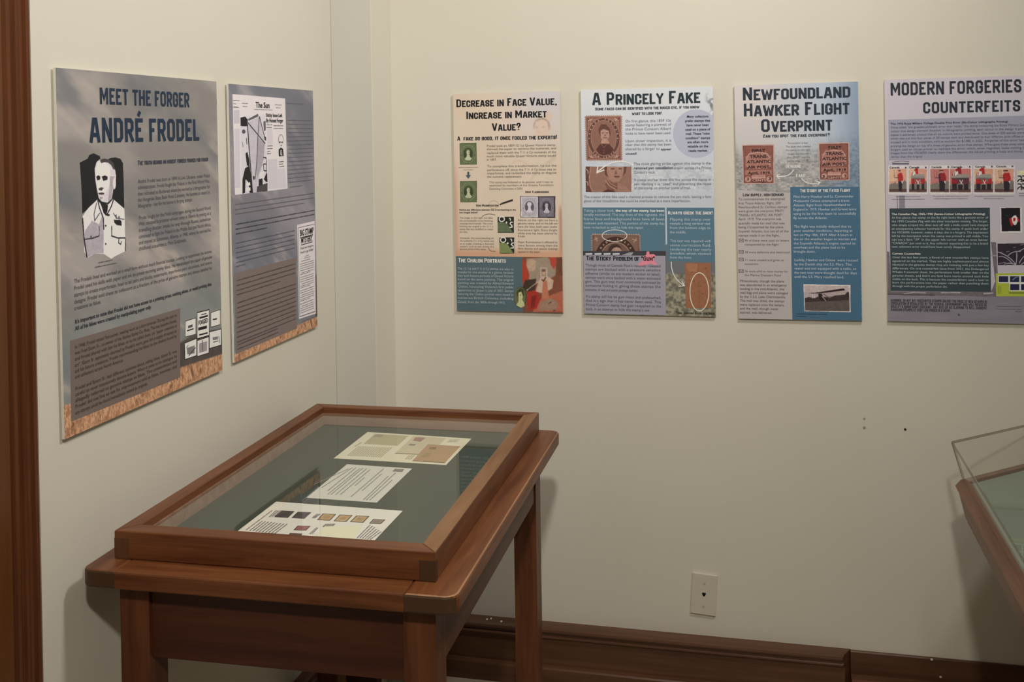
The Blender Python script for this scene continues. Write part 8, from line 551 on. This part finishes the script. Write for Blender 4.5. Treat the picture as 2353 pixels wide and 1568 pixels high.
def bg_parchment(u, v, W, H):
    x, y = u * W, v * H
    c = mixc((208, 192, 168), (198, 178, 152), fbm(x * 9, y * 9, 2)); c = mixc(c, (214, 190, 172), sstep(.45, .7, fbm(x * 7, y * 6, 12)) * .8 * (1 - v)); c = mixc(c, (192, 187, 184), sstep(.55, 1.1, u + .25 * (1 - v)) * sstep(.35, 0, v) * .9)
    c = mixc(c, (196, 150, 116), sstep(.05, .0, u) * sstep(.2, .5, v) * .9); c = mixc(c, (170, 118, 92), sstep(.962, .985, u) * sstep(.5, .55, v) * .7); return mixc(c, (196, 146, 112), sstep(.70, .735, v) * .8)
def city(x, y, seed, c0, c1):
    q = lambda s, k: vnoise(np.floor(x * s), np.floor(y * s * 1.6), seed + k)
    return mixc(c0, c1, np.clip(q(140, 0) * .6 + q(320, 1) * .4 + (fbm(x * 30, y * 30, seed + 3) - .5) * .8, 0, 1))
def bg_princely(u, v, W, H):
    x, y = u * W, v * H
    c = mixc((203, 203, 203), (190, 193, 196), sstep(0, .35, v)); ct = city(x, y, 8, (160, 166, 168), (206, 206, 204)); c = mixc(c, ct, sstep(.30, .36, v) * (1 - sstep(.42, .5, v)) * .8 * sstep(.1, .3, u + .1))
    c = mixc(c, (184, 186, 188), sstep(.45, .5, v)); tree = sstep(.5, .62, fbm(x * 60, y * 60, 31)) * sstep(.93, .985, u) * sstep(.02, .05, v) * (1 - sstep(.14, .16, v)); c = mixc(c, (120, 122, 120), tree)
    g = mixc((96, 94, 80), (158, 150, 124), sstep(.25, .75, fbm(x * 150, y * 150, 60))); g = mixc((104, 106, 106), g, sstep(.80, .83, v)); return mixc(c, g, sstep(.685, .69, v))
def bg_harbour(u, v, W, H):
    x, y = u * W, v * H
    c = mixc((200, 190, 182), (176, 184, 190), sstep(.1, .75, u)); c = mixc(c, (128, 144, 160), sstep(.7, 1.08, u)); c = mixc(c, (184, 180, 172), sstep(.05, .25, v) * (1 - u) * .6)
    ct = mixc(city(x, y, 18, (112, 112, 108), (186, 178, 168)), city(x, y, 18, (86, 104, 120), (140, 152, 160)), sstep(.6, .95, u)); hill = .26 + .035 * np.sin(u * 5) + .03 * (vnoise(u * 30, u * 0, 5) - .5)
    return mixc(c, ct, sstep(hill - .03, hill + .08, v) * .9)
def bg_lilac(u, v, W, H):
    x, y = u * W, v * H
    c = mixc((193, 184, 184), (186, 177, 180), sstep(0, .5, v)); c = mixc(c, (178, 180, 186), sstep(.05, .5, u) * sstep(.0, .2, v) * (1 - sstep(.2, .5, v)) * .5); c = mixc(c, (200, 182, 170), sstep(.55, .7, fbm(x * 7, y * 7, 3)) * sstep(.4, .5, v) * (1 - sstep(.6, .7, v)) * .8)
    c = mixc(c, mixc((124, 117, 124), (142, 135, 140), fbm(x * 18, y * 70, 14)), sstep(.862, .872, v)); return c
BG = {'P1': lambda *a: bg_sky(*a, 0), 'P2': lambda *a: bg_sky(*a, 1), 'P3': bg_parchment, 'P4': bg_princely, 'P5': bg_harbour, 'P6': bg_lilac}
BASE_LAYER = {'text_panel', 'dark_text_panel', 'photo_strip', 'callout_circle', 'newspaper_page', 'news_clipping', 'faint_figure'}
OVER_LAYER = {'white_arrow', 'white_ring', 'arrow', 'medallion_picture', 'gum_picture', 'magnifier'}
def fill(V, Fc, pts, at):
    """add one flat outline, cut into triangles, at the points at(x, y)"""
    n = len(V); V += [at(*p) for p in pts]
    if len(pts) <= 3: Fc.append(tuple(range(n, n + len(pts)))); return
    for tri in tessellate_polygon([[Vector((p[0], p[1], 0)) for p in pts]]): Fc.append(tuple(n + i for i in tri))
def flat(name, polys, base, step, y0, parent, mat=M_INK):
    V, Fc, C = [], [], []
    for i, (col, pts, *t) in enumerate(polys):
        n = len(V); z = y0 - base - i * step
        if t:
            q, f = stroke_quads(pts, t[0] / 1000); V += [(p[0], z, p[1]) for p in q]; Fc += [tuple(k + n for k in g) for g in f]
        else: fill(V, Fc, pts, lambda a, b_: (a, z, b_))
        C += [(*ink(col), 1)] * (len(V) - n)
    return colour_mesh(name, V, Fc, C, mat, parent)
SOFT = {'stamp_picture', 'portrait_picture', 'news_photo', 'news_portrait', 'painting_picture', 'medallion_picture', 'magnified_picture', 'airplane_photo', 'flag_stamp_picture', 'microscope_picture', 'stamp_back_picture', 'photo_strip'}
def inside(X, Y, pts):
    r = np.zeros(X.shape, bool); n = len(pts)
    for i in range(n):
        (x0, y0), (x1, y1) = pts[i], pts[(i + 1) % n]
        if y0 == y1: continue
        r ^= ((y0 > Y) != (y1 > Y)) & (X < (x1 - x0) * (Y - y0) / (y1 - y0) + x0)
    return r
def quads_of(pts, t):
    q, f = stroke_quads(pts, t); return [[tuple(q[k]) for k in g] for g in f]
def soften(a, m, k):
    for _ in range(k):
        s = np.zeros_like(a); w_ = np.zeros(m.shape)
        ap, mp = np.pad(a, ((1, 1), (1, 1), (0, 0))), np.pad(m.astype(float), 1)
        for dy in (0, 1, 2):
            for dx in (0, 1, 2):
                wt = (1, 2, 1)[dy] * (1, 2, 1)[dx]; sl = mp[dy:dy + m.shape[0], dx:dx + m.shape[1]]
                s += wt * ap[dy:dy + m.shape[0], dx:dx + m.shape[1]] * sl[..., None]; w_ += wt * sl
        a = s / np.maximum(w_, 1e-6)[..., None]
    return a
def paint(img, mask, X, Y, h, polys):
    """fill outlines (and strokes) into a colour grid, in order"""
    x0, y0 = X[0, 0], Y[0, 0]; ny, nx = X.shape
    for col, pts, *t in polys:
        for pp in ([pts] if not t else quads_of(pts, max(t[0] / 1000, h * .8))):
            a = np.array(pp); i0, i1 = max(int((a[:, 0].min() - x0) / h) - 1, 0), min(int((a[:, 0].max() - x0) / h) + 2, nx); j0, j1 = max(int((a[:, 1].min() - y0) / h) - 1, 0), min(int((a[:, 1].max() - y0) / h) + 2, ny)
            if i1 <= i0 or j1 <= j0: continue
            k = inside(X[j0:j1, i0:i1], Y[j0:j1, i0:i1], pp); img[j0:j1, i0:i1][k] = col; mask[j0:j1, i0:i1] |= k
def soft(name, polys, base, y0, parent, seed, h=.00055, grain=.10, blur=1):
    al = np.concatenate([np.array(p[1]) for p in polys]); lo, hi = al.min(0), al.max(0)
    X, Y = np.meshgrid(np.arange(lo[0] + h / 2, hi[0] + h, h), np.arange(lo[1] + h / 2, hi[1] + h, h))
    img = np.zeros((*X.shape, 3)); m = np.zeros(X.shape, bool); paint(img, m, X, Y, h, polys); img = soften(img, m, blur)
    img = img * (1 + grain * ((fbm(X * 700, Y * 700, seed, 2) - .5) * 1.6 + (fbm(X * 160, Y * 160, seed + 5, 2) - .5))[..., None])
    jj, ii = np.nonzero(m); idx = -np.ones((X.shape[0] + 1, X.shape[1] + 1), int)
    for dj in (0, 1):
        for di in (0, 1): idx[jj + dj, ii + di] = 0
    pj, pi = np.nonzero(idx == 0); idx[pj, pi] = np.arange(len(pj))
    V = np.stack([lo[0] + pi * h, np.full(len(pj), y0 - base), lo[1] + pj * h], 1)
    cj, ci = np.minimum(pj, X.shape[0] - 1), np.minimum(pi, X.shape[1] - 1)
    for dj, di in ((0, -1), (-1, 0), (-1, -1)):
        bad = ~m[cj, ci]; cj = np.where(bad, np.clip(pj + dj, 0, X.shape[0] - 1), cj); ci = np.where(bad, np.clip(pi + di, 0, X.shape[1] - 1), ci)
    C = np.concatenate([ink(np.clip(img[cj, ci], 0, 255)), np.ones((len(pj), 1))], 1)
    F = np.stack([idx[jj, ii], idx[jj, ii + 1], idx[jj + 1, ii + 1], idx[jj + 1, ii]], 1)
    return colour_mesh(name, V.tolist(), F.tolist(), C, M_INK, parent)
LABELS = {
 'P1': ('large cloudy-sky poster headed MEET THE FORGER on left wall, nearest the door trim', 'grey printed panel with black and white portrait'),
 'P2': ('narrow cloudy-sky poster with newspaper front page on left wall, nearest the corner', ''),
 'P3': ('beige poster headed DECREASE IN FACE VALUE on back wall, leftmost of the four', ''),
 'P4': ('pale grey and teal poster headed A PRINCELY FAKE with brown stamp', ''),
 'P5': ('harbour-photo poster headed NEWFOUNDLAND HAWKER FLIGHT OVERPRINT with biplane picture', ''),
 'P6': ('lilac poster headed MODERN FORGERIES cut by right edge of the photo', '')}
TB = .005
for key, A in ART.items():
    W, H = A['w'] / 1000, A['h'] / 1000; cx, cz = A['c']; left = key in ('P1', 'P2')
    root = empty('poster', (XL, cx, cz) if left else (cx, YB, cz), math.radians(90) if left else 0, LABELS[key][0], 'poster', 'stamp forgery posters on the walls')
    Rm = Matrix.Rotation(-A['a'], 4, 'Y') if A['a'] else Matrix()
    F0 = -.009                                            # face plane, out from the wall
    kids = []
    kids.append(link('foam_board', box(-W / 2, W / 2, F0, F0 + TB, -H / 2, H / 2, .0004, 1), M_FOAM, root))
    for sx in (-1, 1):
        for sz in (-1, 1): kids.append(link('mounting_pad', box(sx * (W / 2 - .06) - .02, sx * (W / 2 - .06) + .02, F0 + TB, -.0001, sz * (H / 2 - .07) - .02, sz * (H / 2 - .07) + .02), M_PAD, root))
    nx, ny = int(W / .0016), int(H / .0016)
    uu, vv = np.meshgrid(np.linspace(0, 1, nx + 1), np.linspace(0, 1, ny + 1)); c = BG[key](uu, vv, W, H)
    L = lambda p: (min(max(p[0] / 1000, .0004), W - .0004) - W / 2, H / 2 - min(max(p[1] / 1000, .0004), H - .0004))
    for it in A['it']:                                    # a pale figure showing through the printed background
        if it[1] == 'faint_figure':
            gx, gz = (uu - .5) * W, (.5 - vv) * H; im2 = c[::-1].copy(); mk = np.zeros(uu.shape, bool); paint(im2, mk, gx[::-1], gz[::-1], H / ny, [(q[0], [L(p) for p in q[1]], *q[2:]) for q in it[2]])
            c = c * .35 + soften(im2, np.ones(uu.shape, bool), 2)[::-1] * .65
    C = np.concatenate([ink(c).reshape(-1, 3), np.ones((uu.size, 1))], 1)
    V = np.stack([(uu.ravel() - .5) * (W - .0004), np.full(uu.size, F0 - .00003), (.5 - vv.ravel()) * (H - .0004)], 1)
    ii = (np.arange(ny)[:, None] * (nx + 1) + np.arange(nx)[None]).ravel()
    kids.append(colour_mesh('printed_background', V.tolist(), np.stack([ii, ii + nx + 1, ii + nx + 2, ii + 1], 1).tolist(), C, M_INK, root))
    for k, it in enumerate(A['it']):
        kind, name = it[0], it[1]
        if kind == 'P':
            b = .00006 + k * .000004 if name in BASE_LAYER else (.00068 if name in OVER_LAYER else .00022 + k * .000003)
            if name == 'faint_figure': continue
            if name in SOFT:
                kids.append(soft(name, [(c_[0], [L(p) for p in c_[1]], *c_[2:]) for c_ in it[2]], b, F0, root, k, grain=.14 if name in ('photo_strip', 'airplane_photo') else .09, blur=6 if name == 'painting_picture' else 1)); continue
            kids.append(flat(name, [(c_[0], [L(p) for p in c_[1]], *c_[2:]) for c_ in it[2]], b, .0000045, F0, root)); continue
        V, Fc = [], []
        if kind == 'T':
            col = it[3]
            for ln in it[4]:
                t, u0, u1, v0, cap = ln[:5]
                g, f, adv = text_stroke(t) if it[2] == 'h' else text_font(t, .022 if it[2] == 'B' else 0)
                sy = cap / 1000; full = adv[-1] - (.11 if it[2] == 'h' else .05)
                if u1 is None: sx = sy; x0 = u0 / 1000 - full * sx / 2
                else: sx = (u1 - u0) / 1000 / (adv[ln[5]] if len(ln) > 5 else full); x0 = u0 / 1000
                n = len(V); V += [(min(x0 + a * sx, W - .001) - W / 2, F0 - .00085, H / 2 - v0 / 1000 + b_ * sy) for a, b_ in g[:, :2]]; Fc += [tuple(i + n for i in p) for p in f]
                if g.shape[1] > 2: V[n:] = [(p[0], p[1] - .000007 * (q % 29), p[2]) for p, q in zip(V[n:], g[:, 2])]
        elif kind == 'A':
            col = it[2]
            for ch, u0, v0, ang, size in it[3]:
                g, f, adv = text_font(ch, .022); s = size / 1000 * .42; ca, sa = math.cos(math.radians(ang)), math.sin(math.radians(ang)); n = len(V)
                for a, b_ in g:
                    a = (a - adv[-1] / 2) * s * .8; b_ = (b_ - .5) * s; V.append((u0 / 1000 + a * ca - b_ * sa - W / 2, F0 - .00085, H / 2 - v0 / 1000 + a * sa + b_ * ca))
                Fc += [tuple(i + n for i in p) for p in f]
        else:                                              # 'D': rows of print too small to read, as word-length dashes
            col = it[2]; rr = random.Random(k * 7 + 1); hh = it[4] / 1000 / 2
            for x0, y0, x1, y1 in it[3]:
                x, xe = x0, max(x1, x0 + 1); v0 = (y0 + y1) / 2
                while x < xe:
                    wd = min(rr.uniform(2.2, 9.5) * it[4] / 3.6, xe - x); n = len(V); hj = hh * rr.uniform(.55, 1)
                    V += [(a / 1000 - W / 2, F0 - .00085, H / 2 - v0 / 1000 + b_) for a, b_ in ((x, -hj * .3), (x + wd, -hj * .3), (x + wd, hj), (x, hj))]; Fc.append((n, n + 1, n + 2, n + 3)); x += wd + 1.1 * it[4] / 3.6
        if V: kids.append(colour_mesh(name, V, Fc, [(*ink(col), 1)] * len(V), M_INK, root))
    for o in kids: o.data.transform(Rm)
    # print that belongs to one picture or panel hangs under it
    def span(o):
        n = len(o.data.vertices); a = np.empty(n * 3); o.data.vertices.foreach_get('co', a); a = a.reshape(-1, 3)[:, (0, 2)]; return a.min(0), a.max(0)
    hosts = [(o, *span(o)) for o in kids if o.name.split('.')[0] in ('newspaper_page', 'news_clipping', 'stamp_picture', 'stamp_card', 'callout_circle', 'text_panel', 'dark_text_panel')]
    for o in kids:
        nm = o.name.split('.')[0]
        if nm.endswith('_lettering') or nm.startswith(('newspaper_name', 'newspaper_headline', 'news_small', 'news_photo', 'news_portrait', 'clipping', 'stamp_numeral', 'card_text', 'callout_text', 'panel_text')):
            lo, hi = span(o); m_ = (lo + hi) / 2; best = [(np.prod(h1 - h0), h) for h, h0, h1 in hosts if (m_ > h0).all() and (m_ < h1).all()]
            if best: o.parent = min(best, key=lambda t: t[0])[1]

# ------------------------------------------------------------------ printed pages on the felt
PLAB = {'far': ('cream printed page with tan envelopes, farthest inside the glass-topped case', 'page of album text with old envelopes'),
        'mid': ('white letter sheet with grey lines, between two stamp pages in the case', ''),
        'near': ('white page with rows of small stamps nearest the front case rail', '')}
for key, A in PAPERS.items():
    c = np.mean(A['c'], 0); z = ZT + .0056
    if key == 'near':                                      # its near edge runs on under the front rail of the lid
        q = np.array(A['c']); q[2] += (q[2] - q[1]) * .30; q[3] += (q[3] - q[0]) * .30; A['c'] = q.tolist()
    root = empty('exhibit_page', (c[0], c[1], z), 0, PLAB[key][0], 'page', 'printed pages inside the glass-topped case')
    def put(name, polys, base, step):
        V, Fc, C = [], [], []
        for i, (col, pts) in enumerate(polys):
            n = len(V); V += [(p[0] - c[0], p[1] - c[1], base + i * step) for p in pts]; Fc.append(tuple(range(n, n + len(pts))[::-1])); C += [(*ink(col), 1)] * len(pts)
        o = colour_mesh(name, V, Fc, C, M_PAPER_INK, root); return o
    pts = [(p[0] - c[0], p[1] - c[1]) for p in A['c']][::-1]
    sheet = prism(pts, 0, .0003); so = link('sheet', sheet, plain('paper_' + key, {'far': (.90, .85, .68), 'mid': (.80, .78, .73), 'near': (.93, .90, .84)}[key], .8, .1), root)
    names = {'far': ['envelope', 'envelope_stamp', 'envelope', 'envelope_stamp', 'postmark', 'envelope_edge', 'envelope', 'envelope_edge', 'envelope_stamp'], 'mid': ['letterhead_emblem'], 'near': ['stamp'] * 8 + ['mounted_letter', 'stamp']}[key]
    for i, (nm, (col, pl)) in enumerate(zip(names, A['it'])):
        if nm == 'stamp':
            m_ = np.mean(pl, 0); inner = [tuple(m_ + (np.array(p) - m_) * .84) for p in pl]; inn2 = [tuple(m_ + (np.array(p) - m_) * .45) for p in pl]
            put(nm, [((60, 52, 46), pl), (col, inner), (tuple(x * .9 for x in col), inn2)], .0004 + i * .00003, .00003)
        else: put(nm, [(col, pl)], .0004 + i * .00004, 0)
    lines = []; rr = random.Random(5)
    for col, a, b in A['ln']:
        a, b = np.array(a), np.array(b); Ln = np.linalg.norm(b - a); d = (b - a) / Ln; nrm = np.array((-d[1], d[0])) * .0011; t = 0
        while t < Ln:
            wd = min(rr.uniform(.006, .02), Ln - t); p, q = a + d * t, a + d * (t + wd); lines.append((col, [tuple(p - nrm), tuple(q - nrm), tuple(q + nrm), tuple(p + nrm)])); t += wd + .0018
    put('print_lines', lines, .0009, 0)

# ------------------------------------------------------------------ second case at the right, with a clear cover
def oct_ring(e, z):
    """outline of the chamfered case, e metres inside the widest outline"""
    x0, y1, x1, y0 = .4105 + e, 2.722 - e, 1.60 - e, 1.10 + e; cyc = 2.500 - e * .45; cxc = .4105 + (2.722 - 2.500) / .886 + e * .4
    return [(x0, y0, z), (x1, y0, z), (x1, y1, z), (cxc, y1, z), (x0, cyc, z)]
t2c = empty('display_table', (1.0, 1.9, 0), 0, 'low red-brown wooden case base under clear cover at right edge of the photo', 'display case')
def loc_ring(e, z): return [(x - 1.0, y - 1.9, z_) for x, y, z_ in oct_ring(e, z)]
rings = [loc_ring(e, z) for e, z in ((.021, .612), (.0075, .672), (.0045, .674), (.0015, .681), (.0125, .6965), (.0140, .6975), (.030, .6975), (.031, .690), (.031, .640))]
link('wood_frame', sweep(rings), M_CW, t2c)
link('lining_board', sweep([loc_ring(.0315, .68), loc_ring(.0315, .6905)]), M_LINE, t2c)
link('underside_board', sweep([loc_ring(.026, .600), loc_ring(.024, .6118)]), M_CW, t2c)
for sx in (-.28, .5):
    for sy in (-.7, .55): link('leg', box(sx - .03, sx + .03, sy - .03, sy + .03, 0, .5998, .002), M_CW, t2c)
cov = empty('acrylic_cover', (1.0, 1.9, .698), 0, 'clear acrylic box cover standing on the low wooden case at far right', 'cover')
def cr(e, z, k): 
    return [(x - 1.0, y - 1.9, z - .698) for x, y, z in oct_ring(e, z)]
ZA0, ZA1, e0, e1, t_ = .6982, .7815, .0165, -.0055, .004
def shell(n):
    b = bmesh.new(); o0, o1, i0, i1 = [[b.verts.new(p) for p in cr(*a, 0)] for a in ((e0, ZA0), (e1, ZA1), (e0 + t_, ZA0), (e1 + t_, ZA1 - t_))]
    for i in range(5):
        j = (i + 1) % 5; b.faces.new((o0[i], o0[j], o1[j], o1[i])); b.faces.new((i0[j], i0[i], i1[i], i1[j])); b.faces.new((o0[j], o0[i], i0[i], i0[j]))
    b.faces.new(o1); b.faces.new(i1[::-1]); return b
link('cover_panel', shell(0), M_ACRYL, cov)
eb = bmesh.new()
def bar(bm, p, q, r):
    p, q = Vector(p), Vector(q); d = (q - p).normalized(); a = d.orthogonal().normalized() * r; c2 = d.cross(a).normalized() * r
    vs = [bm.verts.new(o + s) for o in (p, q) for s in (a + c2, a - c2, -a - c2, -a + c2)]
    for i in range(4): bm.faces.new((vs[i], vs[(i + 1) % 4], vs[4 + (i + 1) % 4], vs[4 + i]))
    bm.faces.new(vs[:4][::-1]); bm.faces.new(vs[4:])
T_, B_ = cr(e1 + .002, ZA1 - .002, 0), cr(e0 + .002, ZA0 + .001, 0)
for i in range(5): bar(eb, T_[i], T_[(i + 1) % 5], .0021); bar(eb, T_[i], B_[i], .0021)
link('cover_edge', eb, M_ACEDGE, cov)

# ------------------------------------------------------------------ small wall fittings
jk = empty('phone_jack', (-.1785, YB, .2715), 0, 'ivory telephone jack wall plate, slightly crooked, above the baseboard', 'wall plate')
Rj = Matrix.Rotation(math.radians(3.6), 4, 'Y')
pl = link('plate', box(-.0335, .0335, -.0062, -.0002, -.0548, .0548, .0016, 2), M_PLATE, jk)
so = sweep([[(x, y, z) for x, z in ((-.0082, .0092), (.0082, .0092), (.0082, -.003), (.005, -.0085), (-.005, -.0085), (-.0082, -.003))] for y in (-.0064, -.005)])
s1 = link('jack_rim', so, M_PLATE, jk)
s2 = link('jack_socket', sweep([[(x, y, z) for x, z in ((-.0048, .0050), (.0048, .0050), (.0048, .0005), (.0018, -.0048), (-.0018, -.0048), (-.0048, .0005))] for y in (-.0067, -.0055)]), M_DARK, jk)
scs = []
for z in (.031, -.031):
    scs.append(link('screw', disc(.0032, -.0072, -.0058, 16, 0, z), M_SCREW, jk))
for o in [pl, s1, s2] + scs: o.data.transform(Rj)
def plug(name, x, z, r, label, kind):
    o = link(name, disc(r, -.0012, .0, 20), M_PLUG if kind else M_DARK); o.location = (x, YB, z); o['label'] = label; o['category'] = 'wall plug'; o['group'] = 'old screw holes in the back wall'
    b = bmesh.new(); n = 20
    for i in range(n):
        a0, a1 = 2 * math.pi * i / n, 2 * math.pi * (i + 1) / n
        v = [b.verts.new((k * r * math.cos(a), y, k * r * math.sin(a))) for a, k, y in ((a0, 1.05, -.0006), (a1, 1.05, -.0006), (a1, .72, -.0016), (a0, .72, -.0016))]; b.faces.new(v)
    link('rim', b, M_RING if kind != 1 else M_PLUG, o); return o
plug('wall_plug', .2349, .7602, 0.0027, 'upper grey filled screw hole of the pair on the bare back wall', 1)
plug('wall_plug', .2347, .7365, 0.0033, 'lower ringed screw hole, directly below the grey filled one', 2)
plug('wall_plug', .3345, .7369, 0.0030, 'dark open screw hole alone, right of the pair, nearest the clear cover', 0)
